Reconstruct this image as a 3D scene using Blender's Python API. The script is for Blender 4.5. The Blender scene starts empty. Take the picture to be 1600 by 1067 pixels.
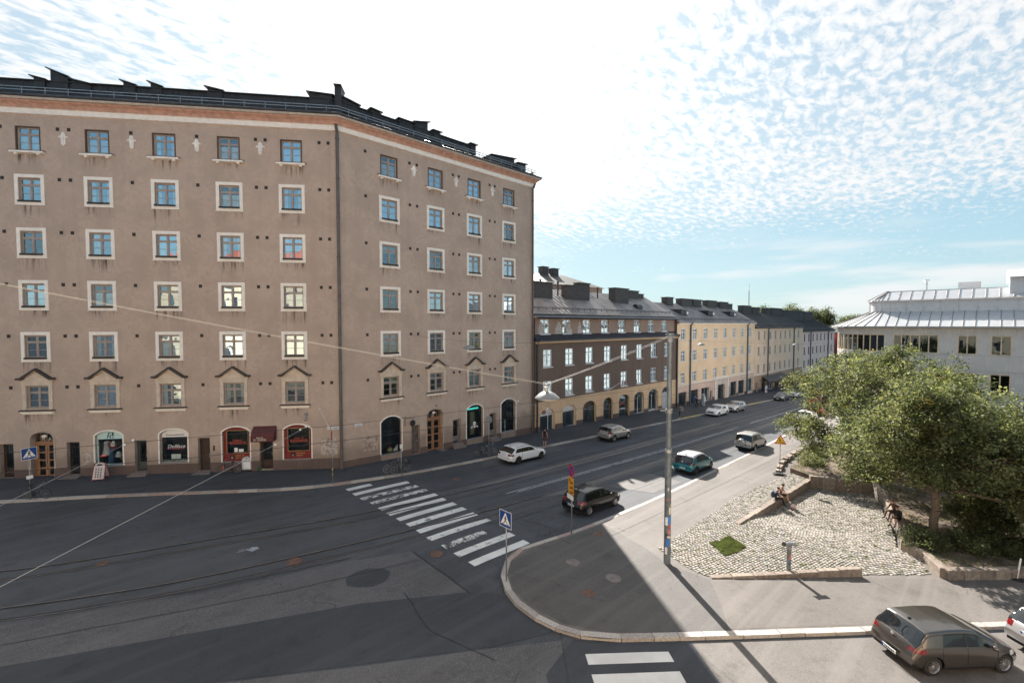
import bpy, bmesh, math, random
import numpy as np
from mathutils import Vector, Matrix, noise as mnoise
from mathutils.geometry import tessellate_polygon
R = math.radians
rnd = random.Random(7)
S = bpy.context.scene
COL = S.collection

# ---------------------------------------------------------------- camera
CAM_Z = 11.45
cam = bpy.data.cameras.new('camera')
cam.sensor_width = 36.0
cam.sensor_fit = 'HORIZONTAL'
cam.lens = 16.0
cam.clip_start = 0.05
cam.clip_end = 6000
co = bpy.data.objects.new('camera', cam)
COL.objects.link(co)
co.location = (0, 0, CAM_Z)
co.rotation_euler = (R(90 - 2.175), 0, R(47.1 - 90))
S.camera = co

# ---------------------------------------------------------------- sky and sun
SUN_HEAD = 54.0      # direction towards the sun, degrees from +X
SUN_EL = 34.0
world = bpy.data.worlds.new('World')
S.world = world
world.use_nodes = True
nt = world.node_tree
for n in list(nt.nodes):
    nt.nodes.remove(n)


def N(t, kind, **kw):
    n = t.nodes.new(kind)
    for k, v in kw.items():
        setattr(n, k, v)
    return n


def mth(t, op, a, b=None, c=None, clamp=False):
    n = N(t, 'ShaderNodeMath', operation=op)
    n.use_clamp = clamp
    for i, v in enumerate((a, b, c)):
        if v is None:
            continue
        if isinstance(v, (int, float)):
            n.inputs[i].default_value = v
        else:
            t.links.new(v, n.inputs[i])
    return n.outputs[0]


def mapr(t, v, a, b, c=0.0, d=1.0, smooth=True):
    n = N(t, 'ShaderNodeMapRange')
    n.interpolation_type = 'SMOOTHSTEP' if smooth else 'LINEAR'
    t.links.new(v, n.inputs[0])
    for i, x in enumerate((a, b, c, d)):
        n.inputs[i + 1].default_value = x
    return n.outputs[0]


def build_world():
    t = nt
    L = t.links.new
    out = N(t, 'ShaderNodeOutputWorld')
    bg = N(t, 'ShaderNodeBackground')
    bg.inputs[1].default_value = 0.108
    sky = N(t, 'ShaderNodeTexSky')
    sky.sky_type = 'NISHITA'
    sky.sun_disc = False
    sky.sun_elevation = R(SUN_EL)
    sky.sun_rotation = R(90 - SUN_HEAD)
    sky.altitude = 20
    sky.air_density = 1.0
    sky.dust_density = 0.8
    sky.ozone_density = 1.6
    tc = N(t, 'ShaderNodeTexCoord')
    sp = N(t, 'ShaderNodeSeparateXYZ')
    L(tc.outputs['Generated'], sp.inputs[0])
    x, y, z = sp.outputs
    zz = mth(t, 'ADD', mth(t, 'MAXIMUM', z, 0.0), 0.09)
    cb = N(t, 'ShaderNodeCombineXYZ')
    L(mth(t, 'DIVIDE', x, zz), cb.inputs[0])
    L(mth(t, 'DIVIDE', y, zz), cb.inputs[1])
    P = cb.outputs[0]
    # turn so that the ripples run across the picture
    mp = N(t, 'ShaderNodeMapping')
    mp.inputs['Rotation'].default_value = (0, 0, R(-20))
    mp.inputs['Scale'].default_value = (0.75, 1.4, 1)
    L(P, mp.inputs[0])
    n1 = N(t, 'ShaderNodeTexNoise')
    n1.inputs['Scale'].default_value = 19.0
    n1.inputs['Detail'].default_value = 3.5
    n1.inputs['Roughness'].default_value = 0.55
    n1.inputs['Distortion'].default_value = 0.35
    L(mp.outputs[0], n1.inputs[0])
    n2 = N(t, 'ShaderNodeTexNoise')
    n2.inputs['Scale'].default_value = 1.1
    n2.inputs['Detail'].default_value = 3.0
    L(P, n2.inputs[0])
    n3 = N(t, 'ShaderNodeTexNoise')
    n3.inputs['Scale'].default_value = 3.0
    n3.inputs['Detail'].default_value = 4.0
    L(P, n3.inputs[0])
    dt = N(t, 'ShaderNodeVectorMath', operation='DOT_PRODUCT')
    L(tc.outputs['Generated'], dt.inputs[0])
    ce = math.cos(R(SUN_EL))
    dt.inputs[1].default_value = (math.cos(R(SUN_HEAD)) * ce, math.sin(R(SUN_HEAD)) * ce, math.sin(R(SUN_EL)))
    d = dt.outputs['Value']
    # the cloud sheet covers the sunward half of the sky
    front = mapr(t, d, -0.15, 0.6, -0.30, 0.04)
    nearsun = mapr(t, d, 0.86, 1.0, 0.0, 0.12)
    horizon = mapr(t, z, 0.12, 0.26, -0.30, 0.0)
    v = mth(t, 'ADD', mth(t, 'MULTIPLY', n1.outputs[0], 0.95), mth(t, 'MULTIPLY', n2.outputs[0], 0.34))
    v = mth(t, 'ADD', v, mth(t, 'MULTIPLY', n3.outputs[0], 0.16))
    v = mth(t, 'ADD', mth(t, 'ADD', v, front), mth(t, 'ADD', nearsun, horizon))
    dens = mapr(t, v, 0.52, 0.90)
    veil = mth(t, 'MULTIPLY', mapr(t, z, 0.16, 0.30), mapr(t, d, 0.2, 0.6))
    dens = mth(t, 'MAXIMUM', dens, mth(t, 'MULTIPLY', veil, 0.30))
    # low streak clouds
    cb2 = N(t, 'ShaderNodeCombineXYZ')
    L(mth(t, 'MULTIPLY', x, 2.2), cb2.inputs[0])
    L(mth(t, 'MULTIPLY', y, 2.2), cb2.inputs[1])
    L(mth(t, 'MULTIPLY', z, 15.0), cb2.inputs[2])
    n4 = N(t, 'ShaderNodeTexNoise')
    n4.inputs['Scale'].default_value = 1.5
    n4.inputs['Detail'].default_value = 5.0
    n4.inputs['Roughness'].default_value = 0.5
    L(cb2.outputs[0], n4.inputs[0])
    streak = mth(t, 'MULTIPLY', mapr(t, n4.outputs[0], 0.47, 0.68), mapr(t, z, 0.22, 0.08, 0.0, 0.85))
    streak = mth(t, 'MULTIPLY', streak, mapr(t, z, 0.0, 0.03))
    dens = mth(t, 'MAXIMUM', dens, streak)
    glow = mth(t, 'POWER', mth(t, 'MAXIMUM', d, 0.0), 10.0)
    br = mth(t, 'ADD', mth(t, 'MULTIPLY', glow, 2.4), 3.0)
    cc = N(t, 'ShaderNodeCombineXYZ')
    L(mth(t, 'MULTIPLY', br, 0.985), cc.inputs[0])
    L(mth(t, 'MULTIPLY', br, 1.0), cc.inputs[1])
    L(mth(t, 'MULTIPLY', br, 1.01), cc.inputs[2])
    mx = N(t, 'ShaderNodeMix', data_type='RGBA')
    L(dens, mx.inputs[0])
    # a camera's shoulder: even compression of the very bright sky, the same in every direction
    sc = N(t, 'ShaderNodeVectorMath', operation='SCALE')
    L(sky.outputs[0], sc.inputs[0])
    sc.inputs['Scale'].default_value = 0.27
    ad = N(t, 'ShaderNodeVectorMath', operation='ADD')
    L(sc.outputs[0], ad.inputs[0])
    ad.inputs[1].default_value = (1, 1, 1)
    dv = N(t, 'ShaderNodeVectorMath', operation='DIVIDE')
    L(sky.outputs[0], dv.inputs[0])
    L(ad.outputs[0], dv.inputs[1])
    ti = N(t, 'ShaderNodeVectorMath', operation='MULTIPLY')
    L(dv.outputs[0], ti.inputs[0])
    ti.inputs[1].default_value = (0.81, 1.05, 1.13)
    L(ti.outputs[0], mx.inputs[6])
    L(cc.outputs[0], mx.inputs[7])
    L(mx.outputs[2], bg.inputs[0])
    L(bg.outputs[0], out.inputs[0])


build_world()
sun = bpy.data.lights.new('sun', 'SUN')
sun.energy = 5.0
sun.angle = R(0.5)
sun.color = (1.0, 0.93, 0.84)
so = bpy.data.objects.new('sun', sun)
COL.objects.link(so)
sd = Vector((math.cos(R(SUN_HEAD)) * math.cos(R(SUN_EL)), math.sin(R(SUN_HEAD)) * math.cos(R(SUN_EL)), math.sin(R(SUN_EL))))
so.rotation_euler = sd.to_track_quat('Z', 'Y').to_euler()
so.location = (20, 20, 80)

vs = S.view_settings
vs.view_transform = 'Standard'
vs.look = 'None'
vs.gamma = 1
vs.exposure = 1.55
vs.use_curve_mapping = False
S.render.engine = 'CYCLES'
S.cycles.max_bounces = 6
S.cycles.transparent_max_bounces = 12
S.render.resolution_x = 1024
S.render.resolution_y = 682


# ---------------------------------------------------------------- helpers
def gz(u):
    """height of the road surface: the street falls away from the corner"""
    return -.034 * (u - 14) if u > 14 else -.012 * (u - 14)


def sw(u):
    return gz(u) + 0.12


class MB:
    """collects faces; build() links them as ONE mesh object"""

    def __init__(s):
        s.v = []
        s.f = []
        s.m = []

    def face(s, pts, m=0):
        b = len(s.v)
        s.v += [tuple(p) for p in pts]
        s.f.append(tuple(range(b, b + len(pts))))
        s.m.append(m)
        return s

    def box(s, x0, x1, y0, y1, z0, z1, m=0, bottom=True):
        b = len(s.v)
        s.v += [(x0, y0, z0), (x1, y0, z0), (x1, y1, z0), (x0, y1, z0), (x0, y0, z1), (x1, y0, z1), (x1, y1, z1), (x0, y1, z1)]
        fs = [(4, 5, 6, 7), (0, 1, 5, 4), (1, 2, 6, 5), (2, 3, 7, 6), (3, 0, 4, 7)]
        if bottom:
            fs.append((3, 2, 1, 0))
        for f in fs:
            s.f.append(tuple(b + i for i in f))
            s.m.append(m)
        return s

    def prism(s, poly, y0, y1, m=0):
        """poly in (x, z), extruded along y"""
        n = len(poly)
        b = len(s.v)
        s.v += [(x, y0, z) for x, z in poly] + [(x, y1, z) for x, z in poly]
        s.f.append(tuple(range(b, b + n)))
        s.f.append(tuple(range(b + 2 * n - 1, b + n - 1, -1)))
        s.m += [m, m]
        for i in range(n):
            j = (i + 1) % n
            s.f.append((b + i, b + n + i, b + n + j, b + j))
            s.m.append(m)
        return s

    def slab(s, poly, z0, z1, m=0):
        """poly in (x, y), extruded along z"""
        n = len(poly)
        b = len(s.v)
        s.v += [(x, y, z0) for x, y in poly] + [(x, y, z1) for x, y in poly]
        s.f.append(tuple(range(b + n - 1, b - 1, -1)))
        s.f.append(tuple(range(b + n, b + 2 * n)))
        s.m += [m, m]
        for i in range(n):
            j = (i + 1) % n
            s.f.append((b + i, b + j, b + n + j, b + n + i))
            s.m.append(m)
        return s

    def tube(s, p, q, r0, r1=None, n=8, m=0, caps=True):
        r1 = r0 if r1 is None else r1
        p, q = Vector(p), Vector(q)
        d = (q - p)
        if d.length < 1e-6:
            return s
        d.normalize()
        a = d.orthogonal().normalized()
        c = d.cross(a)
        b = len(s.v)
        for i in range(n):
            t = 2 * math.pi * i / n
            o = a * math.cos(t) + c * math.sin(t)
            s.v.append(tuple(p + o * r0))
            s.v.append(tuple(q + o * r1))
        for i in range(n):
            j = (i + 1) % n
            s.f.append((b + 2 * i, b + 2 * j, b + 2 * j + 1, b + 2 * i + 1))
            s.m.append(m)
        if caps:
            s.f.append(tuple(b + 2 * i for i in range(n))[::-1])
            s.f.append(tuple(b + 2 * i + 1 for i in range(n)))
            s.m += [m, m]
        return s

    def path(s, pts, r, n=6, m=0):
        for a, b in zip(pts[:-1], pts[1:]):
            s.tube(a, b, r, r, n, m)
        return s

    def lathe(s, prof, n=16, c=(0, 0, 0), axis='Z', m=0, capa=False):
        b = len(s.v)
        k = len(prof)
        for i in range(n):
            t = 2 * math.pi * i / n
            for r, z in prof:
                a, e = r * math.cos(t), r * math.sin(t)
                p = (a, e, z) if axis == 'Z' else ((a, z, e) if axis == 'Y' else (z, a, e))
                s.v.append((p[0] + c[0], p[1] + c[1], p[2] + c[2]))
        for i in range(n):
            j = (i + 1) % n
            for q in range(k - 1):
                s.f.append((b + i * k + q, b + j * k + q, b + j * k + q + 1, b + i * k + q + 1))
                s.m.append(m)
        if capa:
            s.f.append(tuple(b + i * k for i in range(n)))
            s.f.append(tuple(b + i * k + k - 1 for i in range(n)))
            s.m += [m, m]
        return s

    def sphere(s, c, r, n=10, k=6, m=0, sc=(1, 1, 1)):
        prof = [(max(1e-4, r * math.sin(math.pi * i / k)), -r * math.cos(math.pi * i / k)) for i in range(k + 1)]
        b = len(s.v)
        s.lathe(prof, n, (0, 0, 0), 'Z', m)
        s.v[b:] = [(c[0] + x * sc[0], c[1] + y * sc[1], c[2] + z * sc[2]) for x, y, z in s.v[b:]]
        return s

    def mesh(s, name, mats, smooth=False):
        me = bpy.data.meshes.new(name)
        me.from_pydata(s.v, [], s.f)
        if not isinstance(mats, (list, tuple)):
            mats = [mats]
        for m in mats:
            me.materials.append(m)
        if len(mats) > 1:
            me.polygons.foreach_set('material_index', s.m)
        if smooth:
            me.polygons.foreach_set('use_smooth', [True] * len(s.f))
        me.update()
        return me

    def build(s, name, mats, parent=None, loc=(0, 0, 0), rz=0.0, smooth=False):
        return put(name, s.mesh(name, mats, smooth), parent, loc, rz)


def put(name, me, parent=None, loc=(0, 0, 0), rz=0.0):
    o = bpy.data.objects.new(name, me)
    COL.objects.link(o)
    o.location = loc
    o.rotation_euler = (0, 0, rz)
    if parent is not None:
        o.parent = parent
    return o


def empty(name, loc=(0, 0, 0), rz=0.0):
    o = bpy.data.objects.new(name, None)
    o.empty_display_size = 0.2
    COL.objects.link(o)
    o.location = loc
    o.rotation_euler = (0, 0, rz)
    return o


def tag(o, label=None, cat=None, group=None, kind=None):
    if label:
        o['label'] = label
    if cat:
        o['category'] = cat
    if group:
        o['group'] = group
    if kind:
        o['kind'] = kind
    return o


_tc = {}


def text_mesh(txt, size, mat, shear=0.0, align='CENTER', depth=0.004, bold=0.0):
    key = (txt, size, mat.name, shear, align)
    if key in _tc:
        return _tc[key]
    cu = bpy.data.curves.new('t', 'FONT')
    cu.body = txt
    cu.size = size
    cu.shear = shear
    cu.align_x = align
    cu.extrude = depth
    cu.offset = bold
    cu.resolution_u = 3
    o = bpy.data.objects.new('t', cu)
    COL.objects.link(o)
    dg = bpy.context.evaluated_depsgraph_get()
    me = bpy.data.meshes.new_from_object(o.evaluated_get(dg))
    bpy.data.objects.remove(o)
    # stand the lettering up: x stays, y becomes z
    me.transform(Matrix.Rotation(R(90), 4, 'X'))
    me.materials.clear()
    me.materials.append(mat)
    _tc[key] = me
    return me


# ---------------------------------------------------------------- materials
_mc = {}


def base_nodes(name):
    m = bpy.data.materials.new(name)
    m.use_nodes = True
    t = m.node_tree
    return m, t, t.nodes['Principled BSDF'], t.nodes['Material Output']


def rgb(c):
    return (c[0], c[1], c[2], 1.0)


def noise_at(t, scale, detail=3.0, vec=None, rough=0.5, dist=0.0):
    n = N(t, 'ShaderNodeTexNoise')
    n.inputs['Scale'].default_value = scale
    n.inputs['Detail'].default_value = detail
    n.inputs['Roughness'].default_value = rough
    n.inputs['Distortion'].default_value = dist
    if vec is None:
        g = N(t, 'ShaderNodeNewGeometry')
        vec = g.outputs['Position']
    t.links.new(vec, n.inputs[0])
    return n.outputs[0]


def mixc(t, f, a, b):
    n = N(t, 'ShaderNodeMix', data_type='RGBA')
    if isinstance(f, (int, float)):
        n.inputs[0].default_value = f
    else:
        t.links.new(f, n.inputs[0])
    for i, c in ((6, a), (7, b)):
        if isinstance(c, tuple):
            n.inputs[i].default_value = rgb(c)
        else:
            t.links.new(c, n.inputs[i])
    return n.outputs[2]


def M(name, col, rough=0.8, var=0.12, scale=2.5, bump=0.0, bscale=25.0, metal=0.0, spec=0.5, coat=0.0):
    if name in _mc:
        return _mc[name]
    m, t, b, o = base_nodes(name)
    f = noise_at(t, scale, 4.0)
    f2 = mapr(t, f, 0.3, 0.7)
    lo = tuple(c * (1 - var) for c in col)
    hi = tuple(min(1, c * (1 + var)) for c in col)
    t.links.new(mixc(t, f2, lo, hi), b.inputs['Base Color'])
    b.inputs['Roughness'].default_value = rough
    b.inputs['Metallic'].default_value = metal
    b.inputs['Specular IOR Level'].default_value = spec
    b.inputs['Coat Weight'].default_value = coat
    b.inputs['Coat Roughness'].default_value = 0.04
    if bump:
        bp = N(t, 'ShaderNodeBump')
        bp.inputs['Strength'].default_value = bump
        bp.inputs['Distance'].default_value = 0.02
        t.links.new(noise_at(t, bscale, 4.0), bp.inputs['Height'])
        t.links.new(bp.outputs[0], b.inputs['Normal'])
    _mc[name] = m
    return m


def stucco(name, col, vein=0.16, grime=0.0, gz0=1.0, streaks=0.25):
    if name in _mc:
        return _mc[name]
    m, t, b, o = base_nodes(name)
    g = N(t, 'ShaderNodeNewGeometry')
    pos = g.outputs['Position']
    big = mapr(t, noise_at(t, 0.35, 4.0, pos), 0.3, 0.7)
    c = mixc(t, big, tuple(x * 0.94 for x in col), tuple(x * 1.04 for x in col))
    # trowel swirls
    w = noise_at(t, 0.95, 3.0, pos, 0.55, 1.8)
    ridge = mth(t, 'ABSOLUTE', mth(t, 'SUBTRACT', w, 0.5))
    line = mapr(t, ridge, 0.0, 0.13, 1.0, 0.0)
    fine = mapr(t, noise_at(t, 4.0, 3.0, pos), 0.35, 0.65)
    patchy = mapr(t, noise_at(t, 0.7, 2.0, pos), 0.35, 0.6)
    c = mixc(t, mth(t, 'MULTIPLY', mth(t, 'MULTIPLY', line, vein), patchy), c, tuple(min(1, x * 1.55) for x in col))
    c = mixc(t, mth(t, 'MULTIPLY', fine, 0.12), c, tuple(x * 0.82 for x in col))
    # rain streaks: noise stretched along z
    mp = N(t, 'ShaderNodeMapping')
    mp.inputs['Scale'].default_value = (2.2, 2.2, 0.10)
    t.links.new(pos, mp.inputs[0])
    st = mapr(t, noise_at(t, 1.0, 4.0, mp.outputs[0]), 0.52, 0.75)
    c = mixc(t, mth(t, 'MULTIPLY', st, streaks), c, tuple(x * 0.6 for x in col))
    if grime:
        sp = N(t, 'ShaderNodeSeparateXYZ')
        t.links.new(pos, sp.inputs[0])
        n = noise_at(t, 1.2, 5.0, pos)
        gmask = mapr(t, mth(t, 'ADD', sp.outputs[2], mth(t, 'MULTIPLY', n, -1.6)), gz0 + 0.6, gz0 - 1.0)
        c = mixc(t, mth(t, 'MULTIPLY', gmask, grime), c, (0.10, 0.075, 0.065))
    t.links.new(c, b.inputs['Base Color'])
    b.inputs['Roughness'].default_value = 0.9
    b.inputs['Specular IOR Level'].default_value = 0.25
    bp = N(t, 'ShaderNodeBump')
    bp.inputs['Strength'].default_value = 0.35
    bp.inputs['Distance'].default_value = 0.03
    t.links.new(mth(t, 'ADD', w, mth(t, 'MULTIPLY', noise_at(t, 30.0, 3.0, pos), 0.25)), bp.inputs['Height'])
    t.links.new(bp.outputs[0], b.inputs['Normal'])
    _mc[name] = m
    return m


def asphalt(name, col, speck=0.35, stain=0.25, cracks=True, rough=0.75):
    if name in _mc:
        return _mc[name]
    m, t, b, o = base_nodes(name)
    g = N(t, 'ShaderNodeNewGeometry')
    pos = g.outputs['Position']
    c = mixc(t, mapr(t, noise_at(t, 0.22, 5.0, pos, 0.6), 0.3, 0.7), tuple(x * (1 - stain) for x in col), tuple(x * (1 + stain) for x in col))
    c = mixc(t, mth(t, 'MULTIPLY', mapr(t, noise_at(t, 24.0, 3.0, pos, 0.7), 0.48, 0.72), speck), c, tuple(min(1, x * 3.0) for x in col))
    c = mixc(t, mth(t, 'MULTIPLY', mapr(t, noise_at(t, 9.0, 4.0, pos, 0.7), 0.5, 0.72), 0.45), c, tuple(x * 0.5 for x in col))
    c = mixc(t, mth(t, 'MULTIPLY', mapr(t, noise_at(t, 1.1, 5.0, pos, 0.65), 0.52, 0.70), 0.5), c, tuple(x * 0.58 for x in col))
    # wheel tracks and drag marks along the street
    mp = N(t, 'ShaderNodeMapping')
    mp.inputs['Scale'].default_value = (0.06, 1.6, 1)
    t.links.new(pos, mp.inputs[0])
    c = mixc(t, mth(t, 'MULTIPLY', mapr(t, noise_at(t, 1.0, 4.0, mp.outputs[0]), 0.45, 0.68), 0.5), c, tuple(x * 1.5 for x in col))
    if cracks:
        vo = N(t, 'ShaderNodeTexVoronoi')
        vo.feature = 'DISTANCE_TO_EDGE'
        vo.inputs['Scale'].default_value = 0.16
        mv = N(t, 'ShaderNodeVectorMath', operation='ADD')
        nn = N(t, 'ShaderNodeTexNoise')
        nn.inputs['Scale'].default_value = 0.9
        nn.inputs['Detail'].default_value = 4
        t.links.new(pos, nn.inputs[0])
        t.links.new(pos, mv.inputs[0])
        t.links.new(nn.outputs[1], mv.inputs[1])
        t.links.new(mv.outputs[0], vo.inputs['Vector'])
        cr = mapr(t, vo.outputs['Distance'], 0.0, 0.004, 1.0, 0.0)
        cr = mth(t, 'MULTIPLY', cr, mapr(t, noise_at(t, 0.4, 2.0, pos), 0.5, 0.6))
        c = mixc(t, mth(t, 'MULTIPLY', cr, 0.8), c, tuple(x * 0.3 for x in col))
    t.links.new(c, b.inputs['Base Color'])
    b.inputs['Roughness'].default_value = rough
    b.inputs['Specular IOR Level'].default_value = 0.4
    bp = N(t, 'ShaderNodeBump')
    bp.inputs['Strength'].default_value = 0.5
    bp.inputs['Distance'].default_value = 0.015
    t.links.new(noise_at(t, 35.0, 3.0, pos), bp.inputs['Height'])
    t.links.new(bp.outputs[0], b.inputs['Normal'])
    _mc[name] = m
    return m


def stain_mat(name, col, amount):
    """rain streaks: see-through except where dirt has run down"""
    if name in _mc:
        return _mc[name]
    m = bpy.data.materials.new(name)
    m.use_nodes = True
    t = m.node_tree
    t.nodes.clear()
    o = N(t, 'ShaderNodeOutputMaterial')
    tr = N(t, 'ShaderNodeBsdfTransparent')
    d = N(t, 'ShaderNodeBsdfDiffuse')
    d.inputs[0].default_value = rgb(col)
    g = N(t, 'ShaderNodeNewGeometry')
    mp = N(t, 'ShaderNodeMapping')
    mp.inputs['Scale'].default_value = (5.0, 5.0, 0.35)
    t.links.new(g.outputs['Position'], mp.inputs[0])
    f = mapr(t, noise_at(t, 1.0, 4.0, mp.outputs[0], 0.6), 0.46, 0.72)
    tc = N(t, 'ShaderNodeTexCoord')
    sp = N(t, 'ShaderNodeSeparateXYZ')
    t.links.new(tc.outputs['Generated'], sp.inputs[0])
    fade = mth(t, 'MULTIPLY', mapr(t, sp.outputs[2], 0.0, 1.0), mth(t, 'MULTIPLY', mapr(t, sp.outputs[0], 0.0, 0.12), mapr(t, sp.outputs[0], 1.0, 0.88)))
    mx = N(t, 'ShaderNodeMixShader')
    t.links.new(mth(t, 'MULTIPLY', mth(t, 'MULTIPLY', f, fade), amount), mx.inputs[0])
    t.links.new(tr.outputs[0], mx.inputs[1])
    t.links.new(d.outputs[0], mx.inputs[2])
    t.links.new(mx.outputs[0], o.inputs[0])
    _mc[name] = m
    return m


def paint(name, wear, col=(0.72, 0.72, 0.70), under=(0.06, 0.061, 0.065)):
    """road paint, worn away in ragged patches"""
    if name in _mc:
        return _mc[name]
    m, t, b, o = base_nodes(name)
    g = N(t, 'ShaderNodeNewGeometry')
    pos = g.outputs['Position']
    n = mth(t, 'ADD', mth(t, 'MULTIPLY', noise_at(t, 2.2, 6.0, pos, 0.7), 0.7), mth(t, 'MULTIPLY', noise_at(t, 14.0, 4.0, pos, 0.7), 0.35))
    f = mapr(t, n, wear - 0.02, wear + 0.03)
    f2 = mapr(t, noise_at(t, 1.0, 4.0, pos), 0.3, 0.7)
    c = mixc(t, f2, tuple(x * 0.82 for x in col), col)
    t.links.new(mixc(t, f, under, c), b.inputs['Base Color'])
    b.inputs['Roughness'].default_value = 0.7
    _mc[name] = m
    return m


def glass(name, refl=0.16, tint=(0.75, 0.85, 0.88), wob=0.02):
    """clear pane: partly mirror, partly see-through"""
    if name in _mc:
        return _mc[name]
    m = bpy.data.materials.new(name)
    m.use_nodes = True
    t = m.node_tree
    t.nodes.clear()
    o = N(t, 'ShaderNodeOutputMaterial')
    tr = N(t, 'ShaderNodeBsdfTransparent')
    tr.inputs[0].default_value = rgb(tint)
    gl = N(t, 'ShaderNodeBsdfGlossy')
    gl.inputs['Roughness'].default_value = 0.01
    gl.inputs[0].default_value = (0.70, 0.89, 1, 1)
    bp = N(t, 'ShaderNodeBump')
    bp.inputs['Strength'].default_value = wob
    bp.inputs['Distance'].default_value = 0.2
    t.links.new(noise_at(t, 1.3, 1.0), bp.inputs['Height'])
    t.links.new(bp.outputs[0], gl.inputs['Normal'])
    fr = N(t, 'ShaderNodeFresnel')
    fr.inputs[0].default_value = 1.5
    f = mth(t, 'ADD', mth(t, 'MULTIPLY', fr.outputs[0], 0.9), refl, clamp=True)
    mx = N(t, 'ShaderNodeMixShader')
    t.links.new(f, mx.inputs[0])
    t.links.new(tr.outputs[0], mx.inputs[1])
    t.links.new(gl.outputs[0], mx.inputs[2])
    t.links.new(mx.outputs[0], o.inputs[0])
    _mc[name] = m
    return m


def leaf_mat(name, col, trans):
    if name in _mc:
        return _mc[name]
    m = bpy.data.materials.new(name)
    m.use_nodes = True
    t = m.node_tree
    t.nodes.clear()
    o = N(t, 'ShaderNodeOutputMaterial')
    d = N(t, 'ShaderNodeBsdfPrincipled')
    tl = N(t, 'ShaderNodeBsdfTranslucent')
    f = mapr(t, noise_at(t, 1.7, 3.0), 0.3, 0.7)
    t.links.new(mixc(t, f, tuple(c * 0.7 for c in col), tuple(c * 1.35 for c in col)), d.inputs['Base Color'])
    d.inputs['Roughness'].default_value = 0.6
    d.inputs['Specular IOR Level'].default_value = 0.22
    t.links.new(mixc(t, f, tuple(c * 0.7 for c in trans), tuple(c * 1.3 for c in trans)), tl.inputs[0])
    mx = N(t, 'ShaderNodeMixShader')
    mx.inputs[0].default_value = 0.4
    t.links.new(d.outputs[0], mx.inputs[1])
    t.links.new(tl.outputs[0], mx.inputs[2])
    t.links.new(mx.outputs[0], o.inputs[0])
    _mc[name] = m
    return m


def emit(name, col, s):
    if name in _mc:
        return _mc[name]
    m, t, b, o = base_nodes(name)
    b.inputs['Base Color'].default_value = rgb(col)
    b.inputs['Emission Color'].default_value = rgb(col)
    b.inputs['Emission Strength'].default_value = s
    _mc[name] = m
    return m


BLACK = M('black_metal', (0.02, 0.02, 0.022), 0.5, 0.2)
DARKMETAL = M('dark_roof_metal', (0.045, 0.047, 0.052), 0.42, 0.25, 0.8, metal=0.3)
GREYSTEEL = M('galvanised_steel', (0.32, 0.33, 0.34), 0.45, 0.15, 6.0, metal=0.7)
WHITE = M('white_paint', (0.78, 0.78, 0.76), 0.5, 0.06)
CREAM = M('cream_plaster', (0.88, 0.83, 0.76), 0.85, 0.05, 3.0, 0.2)
FRAMEW = M('grey_beige_window_paint', (0.36, 0.31, 0.28), 0.55, 0.1)
WFRAME = M('white_window_paint', (0.75, 0.76, 0.77), 0.5, 0.06)
ROOM = M('dark_room', (0.035, 0.032, 0.03), 0.9, 0.5, 1.2)
CURT = M('pale_curtain', (0.80, 0.80, 0.78), 0.9, 0.12, 3.0)
BLIND = M('grey_blind', (0.42, 0.46, 0.47), 0.9, 0.1, 3.0)
GLASS = glass('window_glass', 0.46, wob=0.03)
GLASS_B = glass('window_glass_clear', 0.24, wob=0.04)
GLASS_C = glass('window_glass_coated', 0.60, wob=0.05)
SHOPGLASS = glass('shop_glass', 0.06, (0.8, 0.88, 0.88), 0.01)
WOODDOOR = M('oiled_wood', (0.33, 0.17, 0.09), 0.5, 0.25, 9.0)
DARKWOOD = M('dark_brown_wood', (0.05, 0.03, 0.025), 0.5, 0.25, 6.0)
STEELTRIM = M('worn_steel', (0.5, 0.5, 0.5), 0.4, 0.1, metal=0.8)
# ================================================================ ground
ASPH = asphalt('road_asphalt', (0.057, 0.062, 0.071))
ASPH_OLD = asphalt('old_speckled_asphalt', (0.086, 0.086, 0.091), 0.6, 0.2)
ASPH_NEW = asphalt('new_dark_asphalt', (0.042, 0.047, 0.056), 0.15, 0.12, False)
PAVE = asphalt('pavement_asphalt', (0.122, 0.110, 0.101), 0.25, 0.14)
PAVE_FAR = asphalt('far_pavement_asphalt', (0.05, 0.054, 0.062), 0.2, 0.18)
PAVE_DARK = asphalt('patched_pavement_asphalt', (0.088, 0.083, 0.080), 0.2, 0.15)
GRAN = [M('grey_granite', (0.33, 0.30, 0.28), 0.8, 0.2, 14.0, 0.4, 60), M('pink_granite', (0.34, 0.26, 0.23), 0.8, 0.2, 14.0, 0.4, 60), M('pale_granite', (0.42, 0.39, 0.36), 0.8, 0.18, 14.0, 0.4, 60)]


def clip(poly, u, keep_less):
    out = []
    n = len(poly)
    for i in range(n):
        a, b = poly[i], poly[(i + 1) % n]
        ia = (a[0] <= u) == keep_less
        ib = (b[0] <= u) == keep_less
        if ia:
            out.append(a)
        if ia != ib:
            k = (u - a[0]) / (b[0] - a[0])
            out.append((u, a[1] + k * (b[1] - a[1])))
    return out


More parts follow.
